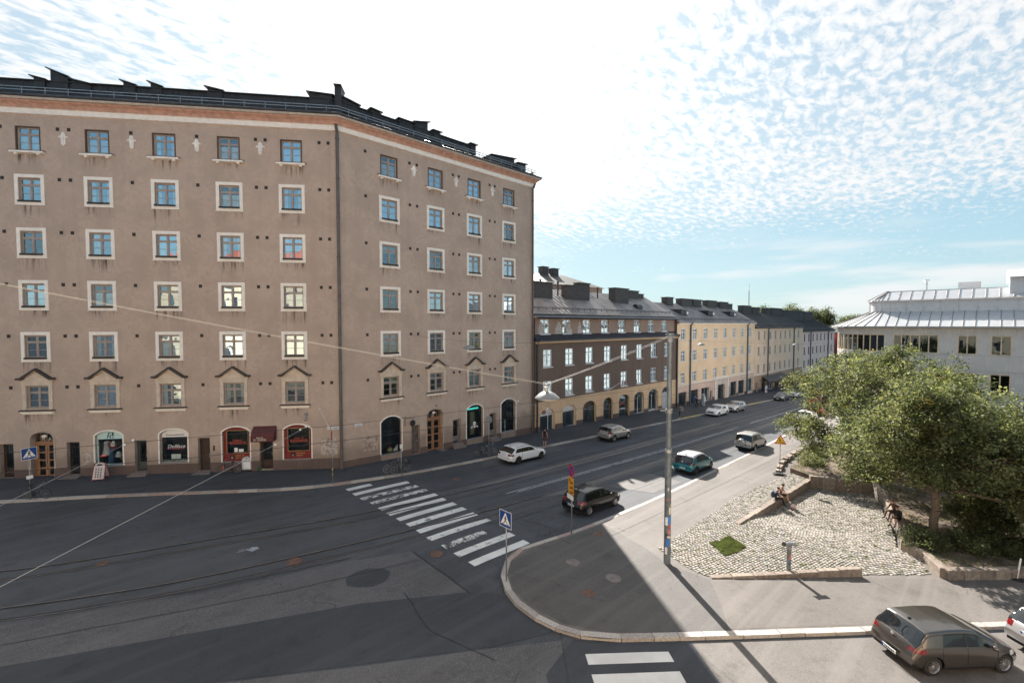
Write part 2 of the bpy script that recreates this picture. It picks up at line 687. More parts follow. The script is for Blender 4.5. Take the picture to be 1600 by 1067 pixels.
def sheet(name, poly, off, mat, parent=None, hf=None, thick=0.0, cuts=(14.0,)):
    """flat sheet lying on the sloping ground"""
    hf = hf or gz
    bm = bmesh.new()
    parts = [poly]
    for c in cuts:
        nx = []
        for p in parts:
            for k in (True, False):
                q = clip(p, c, k)
                if len(q) > 2:
                    nx.append(q)
        parts = nx
    for p in parts:
        vs_ = [bm.verts.new((x, y, hf(x) + off)) for x, y in p]
        f = bm.faces.new(vs_)
        if f.normal.z < 0 or True:
            f.normal_update()
            if f.normal.z < 0:
                f.normal_flip()
        if thick:
            r = bmesh.ops.extrude_face_region(bm, geom=[f])
            bmesh.ops.translate(bm, vec=(0, 0, -thick), verts=[g for g in r['geom'] if isinstance(g, bmesh.types.BMVert)])
    bmesh.ops.triangulate(bm, faces=[f for f in bm.faces if len(f.verts) > 4])
    me = bpy.data.meshes.new(name)
    bm.to_mesh(me)
    bm.free()
    me.materials.append(mat)
    return put(name, me, parent)


mb = MB()
# the sunken square is left open in the ground
PLAZA_HOLE = [(21.4, 11.65), (20.65, 9.7), (20.55, 8.95), (26.1, 4.35), (28.8, 2.1), (31.0, 3.4), (34.5, 3.9), (38.0, 4.9), (42.7, 6.3), (41.1, 9.9), (42.0, 11.3), (39.2, 11.65), (32.4, 12.05), (25.1, 11.8)]
us = [-1500, -200, -40, 0, 14, 300, 700, 3500]
hz_ = [gz(u) for u in us[:6]] + [gz(300) + 2, gz(300) + 4]
for i in range(len(us) - 1):
    a, b = us[i], us[i + 1]
    if a == 14:
        loops = [[Vector((14, -2500, 0)), Vector((300, -2500, 0)), Vector((300, 2500, 0)), Vector((14, 2500, 0))], [Vector((x, y, 0)) for x, y in PLAZA_HOLE]]
        flat = [p for l_ in loops for p in l_]
        for tri in tessellate_polygon(loops):
            mb.face([(flat[k].x, flat[k].y, gz(flat[k].x)) for k in tri])
        continue
    mb.face([(a, -2500, hz_[i]), (b, -2500, hz_[i + 1]), (b, 2500, hz_[i + 1]), (a, 2500, hz_[i])])
tag(mb.build('road', ASPH), 'dark asphalt carriageway of the sloping tram street', kind='structure')


def poly_resample(pts, step):
    out = [pts[0]]
    for a, b in zip(pts[:-1], pts[1:]):
        d = math.dist(a, b)
        n = max(1, int(round(d / step)))
        for i in range(1, n + 1):
            out.append((a[0] + (b[0] - a[0]) * i / n, a[1] + (b[1] - a[1]) * i / n))
    return out


def smooth_poly(pts, it=2):
    for _ in range(it):
        q = [pts[0]]
        for a, b in zip(pts[:-1], pts[1:]):
            q.append((a[0] * .75 + b[0] * .25, a[1] * .75 + b[1] * .25))
            q.append((a[0] * .25 + b[0] * .75, a[1] * .25 + b[1] * .75))
        q.append(pts[-1])
        pts = q
    return pts


FARK = smooth_poly([(-30, 60.5), (-12, 47.6), (-4.38, 42.4), (0, 39.8), (3.2, 37.6), (6.35, 35.3), (9, 33.45), (10.8, 32.46), (12.9, 31.65), (14.9, 31.2), (17.8, 30.75), (22.4, 30.4), (27, 30.2), (33.4, 30.1), (41, 29.85), (55, 29.4), (65, 29.25), (84, 28.8), (120, 28.2), (190, 27.5)])
NEARK = smooth_poly([(120, 18.2), (90, 17.8), (61, 17.0), (48.5, 16.4), (38.7, 16.1), (30, 15.8), (24.4, 15.8), (20, 15.95), (17.5, 16.25), (16.0, 16.5), (14.9, 16.3), (13.8, 15.6), (13.05, 14.8), (12.5, 13.7), (12.3, 12.7), (12.3, 11.65), (12.56, 10.55), (13.2, 9.5), (14.3, 8.58), (16.15, 7.1), (20, 4.08), (24.3, 0.75), (36, -8.3), (60, -26.8)])

# far pavement: strip from the kerb to under the facades
mb = MB()
fk = poly_resample(FARK, 1.5)
for a, b in zip(fk[:-1], fk[1:]):
    def inn(p):
        if p[0] > 17:
            return (p[0], 36.0)
        k = min(1, max(0, (17 - p[0]) / 8.0))
        h = R(90 - 35 * k)
        return (p[0] + math.cos(h) * (8 if k > .5 else 6.2), p[1] + math.sin(h) * (8 if k > .5 else 6.2))
    a2, b2 = inn(a), inn(b)
    mb.face([(a[0], a[1], sw(a[0])), (b[0], b[1], sw(b[0])), (b2[0], b2[1], sw(b2[0])), (a2[0], a2[1], sw(a2[0]))])
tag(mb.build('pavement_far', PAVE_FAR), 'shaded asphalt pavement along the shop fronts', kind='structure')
sheet_poly = [p for p in NEARK] + [(120, -26.8)]
mb = MB()
for part, hole in ((clip(sheet_poly, 14.0, True), None), (clip(sheet_poly, 14.0, False), PLAZA_HOLE)):
    loops = [[Vector((x, y, 0)) for x, y in part]] + ([[Vector((x, y, 0)) for x, y in hole]] if hole else [])
    flat = [p for l_ in loops for p in l_]
    for tri in tessellate_polygon(loops):
        mb.face([(flat[i].x, flat[i].y, sw(flat[i].x)) for i in tri])
tag(mb.build('pavement_near', PAVE), 'sunlit asphalt pavement round the street corner', kind='structure')

# kerbs of single granite stones
_ks = {}


def kerb(name, pts, inside, lab, lim, w=0.28, yellow=()):
    root = empty(name)
    tag(root, lab, kind='structure')
    pts = poly_resample(pts, 0.1)
    acc = [0.0]
    for a, b in zip(pts[:-1], pts[1:]):
        acc.append(acc[-1] + math.dist(a, b))
    acc = np.array(acc)
    P = np.array(pts)
    s = 0.0
    rr = random.Random(len(pts))
    far = MB()
    while s < acc[-1] - 1.6:
        ln = rr.choice((0.95, 1.2, 1.45))
        a = np.array([np.interp(s, acc, P[:, 0]), np.interp(s, acc, P[:, 1])])
        b = np.array([np.interp(s + ln, acc, P[:, 0]), np.interp(s + ln, acc, P[:, 1])])
        s += ln + 0.012
        h = math.atan2(b[1] - a[1], b[0] - a[0])
        c = (a + b) / 2
        L_ = math.dist(a, b) - 0.018
        mi = rr.choice((0, 0, 0, 2, 2, 2, 1))
        if lim(c):
            key = (round(L_, 2), mi)
            if key not in _ks:
                e = MB()
                y0, y1 = (0.0, w)
                bv = 0.02
                x0, x1 = -L_ / 2, L_ / 2
                prof = [(y0, -0.2), (y0, 0.11), (y0 + bv, 0.13), (y1, 0.13), (y1, -0.2)]
                n0 = len(e.v)
                e.v += [(x0, y, z) for y, z in prof] + [(x1, y, z) for y, z in prof]
                k = len(prof)
                for i in range(k - 1):
                    e.f.append((n0 + i, n0 + k + i, n0 + k + i + 1, n0 + i + 1))
                    e.m.append(0)
                e.f += [tuple(range(n0, n0 + k)), tuple(range(n0 + 2 * k - 1, n0 + k - 1, -1))]
                e.m += [0, 0]
                _ks[key] = e.mesh('kerb_stone', GRAN[mi])
            o = put('kerb_stone', _ks[key], root, (c[0], c[1], gz(c[0]) + rr.uniform(-.008, .006)), h + (0 if inside > 0 else math.pi))
            o.rotation_euler[1] = math.atan((gz(c[0] - .5) - gz(c[0] + .5)) * math.cos(h)) * (1 if inside > 0 else -1)
        else:
            n = np.array([-math.sin(h), math.cos(h)]) * inside * w
            q = [a, b, b + n, a + n]
            za = [gz(x[0]) for x in q]
            far.face([(x[0], x[1], z + .13) for x, z in zip(q, za)])
            far.face([(a[0], a[1], za[0] + .13), (b[0], b[1], za[1] + .13), (b[0], b[1], za[1] - .1), (a[0], a[1], za[0] - .1)])
    if far.f:
        tag(far.build('far_kerb_run', GRAN[0], root), kind='stuff')
    return root


kerb('kerb_far', FARK, +1, 'granite kerb in front of the shops', lambda c: -8 < c[0] < 70)
kerb('kerb_near', NEARK, +1, 'granite kerb sweeping round the sunlit corner', lambda c: c[0] < 62 and c[1] > -9)

# painted yellow length of the far kerb
mb = MB()
for a, b in ((59, 64), (82, 88)):
    mb.face([(a, 29.32 - (a - 60) * .02, gz(a) + .135), (b, 29.32 - (b - 60) * .02, gz(b) + .135), (b, 29.6 - (b - 60) * .02, gz(b) + .135), (a, 29.6 - (a - 60) * .02, gz(a) + .135)])
tag(mb.build('yellow_kerb_paint', paint('yellow_paint', 0.36, (0.62, 0.47, 0.05), (0.3, 0.27, 0.25))), kind='structure')

# asphalt repairs and tone changes
def patch(pts, off, m):
    return tag(sheet('asphalt_patch', pts, off, m), kind='structure')


patch([(-30, 47), (-12, 37.5), (-3, 31.7), (4, 30), (11, 27.0), (18, 26), (40, 25.7), (60, 25.7), (100, 25.6), (100, 19.6), (60, 19.6), (24, 19.6), (12, 20.4), (3, 22.2), (-4, 25), (-14, 30), (-30, 39)], .004, asphalt('tram_lane_asphalt', (0.066, 0.071, 0.080), 0.2, 0.2))
patch([(-12, 29.0), (-2.75, 25.2), (3, 22.7), (9, 21.0), (11.6, 19.9), (11.6, 15.1), (7.8, 17.4), (2.7, 19.8), (-2.4, 22.1), (-12, 26.5)], .008, ASPH_OLD)
patch([(-12, 26.4), (-2.4, 22.1), (2.7, 19.8), (7.8, 17.5), (11.55, 15.2), (12.5, 14.2), (12.2, 12.6), (12.4, 11), (10.2, 11.95), (6, 14.5), (2.1, 17.0), (-12, 24)], .012, ASPH_NEW)
patch([(-12, 23.9), (2.1, 16.9), (6, 14.4), (10.2, 11.85), (12.3, 10.5), (9.5, 8), (4, 10), (-12, 20)], .008, ASPH_OLD)
patch([(8.1, 19.64), (8.6, 19.9), (9.25, 19.84), (9.75, 19.4), (9.89, 18.89), (9.6, 18.5), (9.25, 18.26), (8.7, 18.3), (8.25, 18.63), (7.95, 19.1)], .016, ASPH_NEW)
patch([(13.2, 9.3), (24.2, 0.62), (36, -8.5), (31, -13), (9.5, 4.5), (10, 8)], .004, asphalt('side_street_asphalt', (0.112, 0.103, 0.097), 0.3, 0.18))
patch([(12.6, 10.3), (13.4, 9.2), (15.7, 7.35), (14.0, 5.2), (9.5, 8.0), (10.6, 9.8)], .010, ASPH_NEW)
patch([(18.5, 25.5), (36, 25.35), (60, 25.3), (60, 24.4), (36, 24.3), (26, 24.6)], .009, asphalt('pale_concrete_strip', (0.135, 0.126, 0.122), 0.3, 0.2, False))
patch([(22, 21.15), (40, 20.9), (70, 20.9), (70, 19.95), (40, 19.9), (24.5, 20.1)], .009, asphalt('pale_concrete_strip2', (0.12, 0.113, 0.11), 0.3, 0.25, False))
patch([(27.5, 19.5), (33, 19.3), (33, 16.4), (29, 16.5)], .010, asphalt('worn_bay', (0.10, 0.096, 0.095), 0.3, 0.2))
patch([(23, 28.6), (33.5, 28.4), (34, 29.9), (24.5, 29.95)], .006, asphalt('bay_repair', (0.085, 0.084, 0.086), 0.2, 0.2, False))
# repaired area of the corner pavement
tag(sheet('pavement_patch', [(14.2, 15.7), (16.4, 16.0), (19.4, 15.6), (21.6, 15.5), (20.8, 12.2), (20.1, 10.6), (20.3, 8.5), (17.2, 6.6), (14.9, 8.5), (13.6, 9.7), (12.9, 11), (12.7, 12.6), (13.0, 13.9)], .125, PAVE_DARK), kind='structure')
tag(sheet('pavement_patch', [(20.2, 8.6), (26.4, 3.7), (29.0, 1.3), (25.2, .5), (20.5, 4.2), (17.4, 6.6)], .126, asphalt('pave_strip', (0.112, 0.101, 0.093), 0.2, 0.15)), kind='structure')

# ---------------------------------------------------------------- road markings
PW = {0: paint('zebra_paint', 0.33), 1: paint('zebra_paint_chipped', 0.445), 2: paint('zebra_paint_worn', 0.52)}
zc = empty('crosswalk_markings')
tag(zc, 'white zebra crossing over the tram street', kind='structure')
ZV = [(30.45, 12.75, 14.5, 0), (29.30, 12.72, 16.85, 0), (28.18, 12.73, 16.92, 2), (27.08, 12.9, 17.0, 2), (25.9, 12.88, 17.0, 0), (24.82, 12.9, 16.95, 0), (23.75, 12.95, 17.0, 0), (22.72, 13.0, 17.0, 1), (21.6, 13.0, 17.0, 0), (20.46, 12.95, 17.05, 1), (19.2, 13.05, 15.8, 2), (18.1, 13.05, 16.8, 1), (16.92, 13.07, 16.75, 0)]
for v, a, b, w_ in ZV:
    tag(sheet('stripe', [(a, v - .27), (b, v - .3), (b, v + .22), (a, v + .25)], .018, PW[w_], zc))
zc = empty('crosswalk_markings')
tag(zc, 'white zebra crossing over the side street', kind='structure')
ux, uy = math.cos(R(-39.5)), math.sin(R(-39.5))
nx_, ny_ = math.cos(R(-129.5)), math.sin(R(-129.5))
for k in range(4):
    ax, ay = 12.33 + nx_ * 0.93 * k - 0.02, 9.52 + ny_ * 0.93 * k
    sheet('stripe', [(ax, ay), (ax + ux * 2.95, ay + uy * 2.95), (ax + ux * 2.95 + nx_ * .5, ay + uy * 2.95 + ny_ * .5), (ax + nx_ * .5, ay + ny_ * .5)], .018, PW[0], zc)
lm = MB()


def vline(mbx, pts, w, off):
    for a, b in zip(pts[:-1], pts[1:]):
        d = Vector((b[0] - a[0], b[1] - a[1])).normalized()
        n = Vector((-d.y, d.x)) * w / 2
        mbx.face([(a[0] - n.x, a[1] - n.y, gz(a[0]) + off), (b[0] - n.x, b[1] - n.y, gz(b[0]) + off), (b[0] + n.x, b[1] + n.y, gz(b[0]) + off), (a[0] + n.x, a[1] + n.y, gz(a[0]) + off)])


vline(lm, [(20.8, 22.98), (40, 22.42), (60, 22.4)], .09, .016)
vline(lm, [(21.6, 22.72), (40, 22.16), (58, 22.15)], .09, .016)
vline(lm, [(64, 22.4), (90, 22.5)], .13, .016)
vline(lm, [(96, 22.6), (150, 22.8)], .13, .016)
tag(lm.build('lane_marking', paint('line_paint', 0.46, (0.5, 0.5, 0.5))), 'white double centre line along the tram street', kind='structure')
tag(sheet('paint_spill', [(5.0, 25.6), (5.6, 25.2), (6.1, 25.25), (6.0, 25.6), (5.4, 25.9)], .016, paint('spilled_paint', 0.52, (0.34, 0.38, 0.43))), kind='structure')

# ---------------------------------------------------------------- tram rails
RAILM = M('rail_steel', (0.32, 0.32, 0.33), 0.3, 0.2, 3.0, metal=0.85)
GROOVE = M('rail_groove', (0.018, 0.018, 0.02), 0.8, 0.2)


def track(cl, lab):
    root = empty('tram_track')
    tag(root, lab, kind='structure')
    pts = poly_resample(smooth_poly(cl, 3), 1.0)
    for sgn in (-.5, .5):
        a = MB()
        g_ = MB()
        q = []
        for i, p in enumerate(pts):
            p0, p1 = pts[max(0, i - 1)], pts[min(len(pts) - 1, i + 1)]
            d = Vector((p1[0] - p0[0], p1[1] - p0[1])).normalized()
            q.append((p[0] - d.y * sgn, p[1] + d.x * sgn))
        vline(a, q, .06, .024)
        q2 = [(x, y - .075 if sgn > 0 else y + .075) for x, y in q]
        vline(g_, q2, .10, .022)
        a.build('rail', RAILM, root)
        g_.build('rail_groove', GROOVE, root)
    return root


track([(-32, 49), (-18, 39.5), (-8, 33), (-3.2, 30.05), (0.5, 28.7), (4.2, 27.7), (10.6, 25.7), (16, 24.9), (22, 24.5), (30, 24.4), (60, 24.4), (160, 24.3)], 'tram track nearer the shop fronts')
track([(-32, 43), (-18, 34.5), (-8, 28.8), (-2.8, 26.1), (0, 24.8), (3, 23.65), (9.2, 22.25), (14, 21.35), (20, 20.8), (27, 20.6), (60, 20.6), (160, 20.6)], 'tram track nearer the sunlit kerb')

# tar-sealed joints and cracks in the carriageway
JOINT = M('tar_joint', (0.016, 0.016, 0.018), 0.5, 0.2)


def joint(pts, w=.05):
    e_ = MB()
    rr = random.Random(int(pts[0][0] * 10))
    q = poly_resample(pts, .5)
    q = [(x + rr.uniform(-.03, .03), y + rr.uniform(-.03, .03)) for x, y in q]
    vline(e_, q, w, .0205)
    tag(e_.build('tar_joint', JOINT), kind='structure')


joint([(-14, 31.2), (-3, 25.7), (3, 23.0), (9, 21.3)], .04)
joint([(-12, 27.3), (0, 22.6), (6, 20.4), (11.5, 18.9)], .03)
joint([(11.6, 19.8), (11.62, 17.2), (11.58, 15.1)])
joint([(9.5, 17.0), (9.0, 14.2), (9.8, 11.4)], .03)
joint([(12.6, 10.9), (11.0, 9.2), (9.0, 7.2)], .03)
joint([(17.5, 19.4), (30, 19.2), (60, 19.2)], .04)
joint([(17.8, 26.2), (32, 25.8), (60, 25.9)], .04)
joint([(18.6, 19.2), (18.9, 17.6), (19.2, 16.3)], .03)
joint([(33.5, 30.0), (33.2, 28.2), (20, 28.7)], .03)

# manhole covers
RUST = M('rusty_iron', (0.13, 0.078, 0.062), 0.7, 0.25, 8.0)
IRON = M('cast_iron', (0.17, 0.15, 0.145), 0.6, 0.2, 8.0)


def manhole(u, v, r, m, lab, raised=True):
    root = empty('manhole_cover', (u, v, (sw(u) + .008) if raised else gz(u) + .018))
    e = MB()
    e.lathe([(r, -.02), (r, .006), (r * .93, .008)], 28)
    e.lathe([(r * .9, .006), (.001, .006)], 28)
    e.build('rim', m, root)
    e = MB()
    for k in range(1, 5):
        e.lathe([(r * .2 * k - r * .05, .006), (r * .2 * k - r * .03, .016), (r * .2 * k + r * .03, .016), (r * .2 * k + r * .05, .006)], 28)
    e.build('ring', m, root)
    tag(root, lab, 'manhole cover', 'manhole covers')


manhole(16.74, 13.72, .34, IRON, 'grey manhole cover on the corner pavement, nearest the crossing sign post')
manhole(17.02, 11.62, .36, IRON, 'grey manhole cover with rings nearest the tall steel pole')
manhole(15.2, 11.59, .3, RUST, 'rust orange round cover on the shaded corner pavement')
manhole(20.32, 14.82, .3, RUST, 'reddish cover beside the no parking sign at the pavement edge')
manhole(12.4, 18.88, .34, RUST, 'brown manhole cover beside the lower end of the zebra crossing', False)
manhole(6.93, 22.79, .36, RUST, 'brown manhole cover lying between the tram rails', False)
manhole(0.2, 28.6, .25, RUST, 'small dark cover between the rails at the left edge', False)
manhole(20.0, 27.6, .3, RUST, 'faint round cover in the far lane above the zebra crossing', False)
# ================================================================ facades: shared tools
def arch_pts(x0, x1, zs, rise, n=12):
    xc, hw = (x0 + x1) / 2, (x1 - x0) / 2
    out = []
    for i in range(n + 1):
        s = -1 + 2 * i / n
        k = math.sqrt(max(0, 1 - s * s)) if rise > .6 * hw * .8 else 1 - abs(s) ** 2.3
        out.append((xc + s * hw, zs + rise * k))
    return out


def wall(mb, x0, x1, z0, z1, ops, depth, m=0, mr=None):
    """wall face at y = 0 with openings; ops = (x0, x1, z0, z1, rise)"""
    mr = m if mr is None else mr
    xs = sorted({x0, x1} | {o[0] for o in ops} | {o[1] for o in ops})
    zs = sorted({z0, z1} | {o[2] for o in ops} | {o[3] for o in ops})
    for zi in range(len(zs) - 1):
        za, zb = zs[zi], zs[zi + 1]
        zc_ = (za + zb) / 2
        start = None
        for xi in range(len(xs) - 1):
            xc = (xs[xi] + xs[xi + 1]) / 2
            hole = any(o[0] < xc < o[1] and o[2] < zc_ < o[3] for o in ops)
            if not hole and start is None:
                start = xs[xi]
            if start is not None and (hole or xi == len(xs) - 2):
                end = xs[xi] if hole else xs[xi + 1]
                mb.face([(start, 0, za), (end, 0, za), (end, 0, zb), (start, 0, zb)], m)
                start = None
    for a, b, c, d, rise in ops:
        top = d - rise
        mb.face([(a, 0, c), (a, depth, c), (a, depth, top), (a, 0, top)], mr)
        mb.face([(b, 0, c), (b, 0, top), (b, depth, top), (b, depth, c)], mr)
        mb.face([(a, 0, c), (b, 0, c), (b, depth, c), (a, depth, c)], mr)
        if rise > 0:
            ap = arch_pts(a, b, top, rise)
            for p, q in zip(ap[:-1], ap[1:]):
                mb.face([(p[0], 0, p[1]), (q[0], 0, q[1]), (q[0], 0, d), (p[0], 0, d)], m)
                mb.face([(p[0], 0, p[1]), (p[0], depth, p[1]), (q[0], depth, q[1]), (q[0], 0, q[1])], mr)
        else:
            mb.face([(a, 0, d), (a, depth, d), (b, depth, d), (b, 0, d)], mr)


def ring(mb, x0, x1, z0, z1, w, y0, y1, m=0, bottom=True):
    """rectangular frame of bars of width w between depths y0 and y1"""
    mb.box(x0, x0 + w, y0, y1, z0, z1, m)
    mb.box(x1 - w, x1, y0, y1, z0, z1, m)
    mb.box(x0 + w, x1 - w, y0, y1, z1 - w, z1, m)
    if bottom:
        mb.box(x0 + w, x1 - w, y0, y1, z0, z0 + w, m)


def sweep(path, prof, closed=False):
    """path: plan points, outside on the right hand; prof: (outward, z). returns rows of points"""
    rows = []
    n = len(path)
    for i, p in enumerate(path):
        ns = []
        for a, b in ((i - 1, i), (i, i + 1)):
            if a < 0 or b >= n:
                continue
            d = Vector((path[b][0] - path[a][0], path[b][1] - path[a][1])).normalized()
            ns.append(Vector((d.y, -d.x)))
        if len(ns) == 2:
            mdir = (ns[0] + ns[1]) / (1 + ns[0].dot(ns[1]))
        else:
            mdir = ns[0]
        rows.append([(p[0] + mdir.x * o, p[1] + mdir.y * o, z) for o, z in prof])
    return rows


def sweep_mb(mb, path, prof, m=0, caps=True):
    rows = sweep(path, prof)
    for r, s in zip(rows[:-1], rows[1:]):
        for i in range(len(prof) - 1):
            mb.face([r[i], s[i], s[i + 1], r[i + 1]], m)
    if caps and len(prof) > 2:
        mb.face(rows[0], m)
        mb.face(rows[-1][::-1], m)


class Face:
    """one facade: local x to the right along the wall, y into the house, z up"""

    def __init__(s, origin, rz, root):
        s.o = Vector((origin[0], origin[1], 0))
        s.rz = rz
        s.root = root

    def loc(s, x, y=0.0, z=0.0):
        c, q = math.cos(s.rz), math.sin(s.rz)
        return (s.o.x + c * x - q * y - s.root.location.x, s.o.y + q * x + c * y - s.root.location.y, z - s.root.location.z)

    def add(s, name, mb_or_me, mats=None, x=0, y=0, z=0, parent=None, smooth=False):
        me = mb_or_me.mesh(name, mats, smooth) if isinstance(mb_or_me, MB) else mb_or_me
        if parent is None:
            return put(name, me, s.root, s.loc(x, y, z), s.rz)
        return put(name, me, parent, (x, y, z), 0)


def window_kit(w, h, fr, pane_n=4, fw=.065, depth=.12, transom=.2, gl=None):
    """meshes of one casement window centred on its opening"""
    gl = gl or GLASS
    k = {}
    e = MB()
    x0, x1, z0, z1 = -w / 2, w / 2, -h / 2, h / 2
    ring(e, x0, x1, z0, z1, fw, depth, depth + .09)
    e.box(-.05, .05, depth - .015, depth + .085, z0 + fw, z1 - fw)
    zt = z0 + h * (1 - transom) - .12 if False else h * transom
    e.box(x0 + fw, -.05, depth - .01, depth + .08, zt - .045, zt + .045)
    e.box(.05, x1 - fw, depth - .01, depth + .08, zt - .045, zt + .045)
    zm = (z0 + zt) / 2
    e.box(x0 + fw, -.05, depth + .01, depth + .06, zm - .014, zm + .014)
    e.box(.05, x1 - fw, depth + .01, depth + .06, zm - .014, zm + .014)
    # slim sash stiles
    for a, b in ((x0 + fw, -.05), (.05, x1 - fw)):
        for c, d in ((z0 + fw, zt - .045), (zt + .045, z1 - fw)):
            ring(e, a, b, c, d, .035, depth + .012, depth + .07)
    k['frame'] = e.mesh('window', fr)
    if pane_n == 4:
        k['panes'] = []
        for c, d in ((z0 + fw, zt - .045), (zt + .045, z1 - fw)):
            for a, b in ((x0 + fw, -.05), (.05, x1 - fw)):
                e = MB()
                e.face([(a, depth + .045, c), (b, depth + .045, c), (b, depth + .045, d), (a, depth + .045, d)])
                k['panes'].append(e.mesh('pane', gl))
    else:
        e = MB()
        e.face([(x0 + .02, depth + .045, z0 + .02), (x1 - .02, depth + .045, z0 + .02), (x1 - .02, depth + .045, z1 - .02), (x0 + .02, depth + .045, z1 - .02)])
        k['panes'] = [e.mesh('pane', gl)]
    e = MB()
    q = .003
    a, b, c, d, y0, y1 = x0 + q, x1 - q, z0 + q, z1 - q, depth + .09, .8
    e.face([(a, y1, c), (b, y1, c), (b, y1, d), (a, y1, d)])
    e.face([(a, y0, c), (a, y1, c), (a, y1, d), (a, y0, d)])
    e.face([(b, y0, c), (b, y1, c), (b, y1, d), (b, y0, d)])
    e.face([(a, y0, c), (b, y0, c), (b, y1, c), (a, y1, c)])
    e.face([(a, y0, d), (b, y0, d), (b, y1, d), (a, y1, d)])
    k['room'] = e.mesh('dark_interior', ROOM)
    # curtains
    k['cur'] = []

    def drape(xa, xb, za, zb, mat, y=.26):
        e_ = MB()
        n = max(4, int((xb - xa) / .06))
        for i in range(n):
            a_, b_ = xa + (xb - xa) * i / n, xa + (xb - xa) * (i + 1) / n
            e_.face([(a_, y + .02 * (i % 2), za), (b_, y + .02 * ((i + 1) % 2), za), (b_, y + .02 * ((i + 1) % 2), zb), (a_, y + .02 * (i % 2), zb)])
        return e_
    s1 = drape(x0 + .05, x0 + w * .24, z0 + .03, z1 - .03, CURT)
    t1 = drape(x1 - w * .24, x1 - .05, z0 + .03, z1 - .03, CURT)
    b0 = len(s1.v)
    s1.v += t1.v
    s1.f += [tuple(b0 + i for i in f) for f in t1.f]
    s1.m += t1.m
    k['cur'].append(('curtain', s1.mesh('curtain', CURT)))
    k['cur'].append(('blind', drape(x0 + .05, x1 - .05, z1 - h * .42, z1 - .03, BLIND, .24).mesh('blind', BLIND)))
    k['cur'].append(('curtain', drape(x0 + .05, x1 - .05, z0 + .03, z1 - .03, CURT, .3).mesh('curtain', BLIND)))
    k['cur'].append(('curtain', drape(x0 + .05, x1 - .05, z0 + .03, z0 + h * .62, CURT, .28).mesh('curtain', CURT)))
    k['cur'].append(('curtain', drape(x0 + .05, x0 + w * .45, z0 + .03, z1 - .03, CURT, .3).mesh('curtain', CURT)))
    k['cur'].append(('blind', drape(x0 + .05, x1 - .05, z0 + .03, z1 - .03, CURT, .23).mesh('blind', CURT)))
    return k


rwp = random.Random(77)


def place_window(face, kit, x, z, extra=(), curtain=None):
    wo = face.add('window', kit['frame'], x=x, z=z)
    for p in kit['panes']:
        po_ = put('pane', p, wo)
        po_.rotation_euler = (R(rwp.uniform(-.5, .5)), 0, R(rwp.uniform(-.7, .7)))
    put('dark_interior', kit['room'], wo)
    if curtain is not None:
        nm, me = kit['cur'][curtain]
        put(nm, me, wo)
    for nm, me in extra:
        put(nm, me, wo)
    return wo


# ================================================================ tall corner building
COR = (14.40, 35.18)
RZA = R(-35.114)
TALL = empty('apartment_building', (COR[0], COR[1], 0))
tag(TALL, 'tall brown stuccoed corner apartment house with seven storeys and a dark roof', 'building')
FA = Face(COR, RZA, TALL)
FB = Face(COR, 0.0, TALL)
ST = stucco('brown_stucco', (0.48, 0.378, 0.312), 0.20, 0.5, 1.1, 0.15)
PLINTH = stucco('plinth_stone', (0.145, 0.105, 0.095), 0.3, 0.3, 0.3)
ORANGE = M('terracotta_cornice', (0.53, 0.31, 0.23), 0.85, 0.15, 3.0)
ROWS = [24.55, 21.0, 17.25, 13.53, 9.83]
R6 = 6.18
ACOLS = [-25.45, -21.05, -16.65, -12.25, -7.85, -3.42]
BCOLS = [4.28, 8.85, 13.29, 17.84]
WW, WH = 1.42, 1.62
# ground floor openings (x0, x1, z0, z1, rise)
GA = dict(d0=(-23.62, -22.75, .35, 2.84, 0), door=(-21.66, -20.16, .22, 3.61, .42), e1=(-19.34, -18.49, .4, 2.83, 0), nt=(-17.47, -15.63, 1.01, 3.57, .34), e2=(-14.84, -14.02, .45, 2.81, 0), doll=(-13.13, -11.21, 1.02, 3.57, .34), e3=(-10.49, -9.65, .3, 2.85, 0), red1=(-8.77, -6.81, .94, 3.6, .36), e4=(-6.12, -5.15, .25, 2.7, 0), red2=(-4.34, -2.31, .96, 3.65, .36))
u0 = COR[0]
GB = dict(w1=(17.7 - u0, 19.62 - u0, .4, 3.61, .42), e1=(20.6 - u0, 21.45 - u0, -.1, 2.5, 0), door=(22.2 - u0, 23.9 - u0, -.2, 3.66, .45), e2=(25.05 - u0, 25.96 - u0, .1, 2.38, 0), w2=(26.67 - u0, 28.72 - u0, .17, 3.53, .45), e3=(29.59 - u0, 30.5 - u0, -.1, 2.39, 0), w3=(31.15 - u0, 33.22 - u0, .1, 3.58, .45))
BEND = 21.5


def facade_ops(cols, G):
    ops = []
    for x in cols:
        for r in ROWS + [R6]:
            ops.append((x - WW / 2, x + WW / 2, r - WH / 2, r + WH / 2, 0))
    return ops + list(G.values())


mb = MB()
wall(mb, -29.0, 0, -1.5, 26.6, facade_ops(ACOLS, GA), .8)
FA.add('wall', mb, ST)
mb = MB()
wall(mb, 0, BEND, -2.5, 26.6, facade_ops(BCOLS, GB), .8)
FB.add('wall', mb, ST)
# end wall, back walls (plain, out of sight from the street)
mb = MB()
mb.face([(BEND, 0, -3), (BEND, 12, -3), (BEND, 12, 28), (BEND, 0, 28)])
ca, sa = math.cos(RZA), math.sin(RZA)
pl = (-29 * ca, -29 * sa)
pb = (-29 * ca - 12 * sa, -29 * sa + 12 * ca)
mb.face([(BEND, 12, -3), (4, 12, -3), (4, 12, 28), (BEND, 12, 28)])
mb.face([(4, 12, -3), (pb[0], pb[1], -3), (pb[0], pb[1], 28), (4, 12, 28)])
mb.face([(pl[0], pl[1], -3), (pb[0], pb[1], -3), (pb[0], pb[1], 28), (pl[0], pl[1], 28)])
put('wall', mb.mesh('wall', ST), TALL)

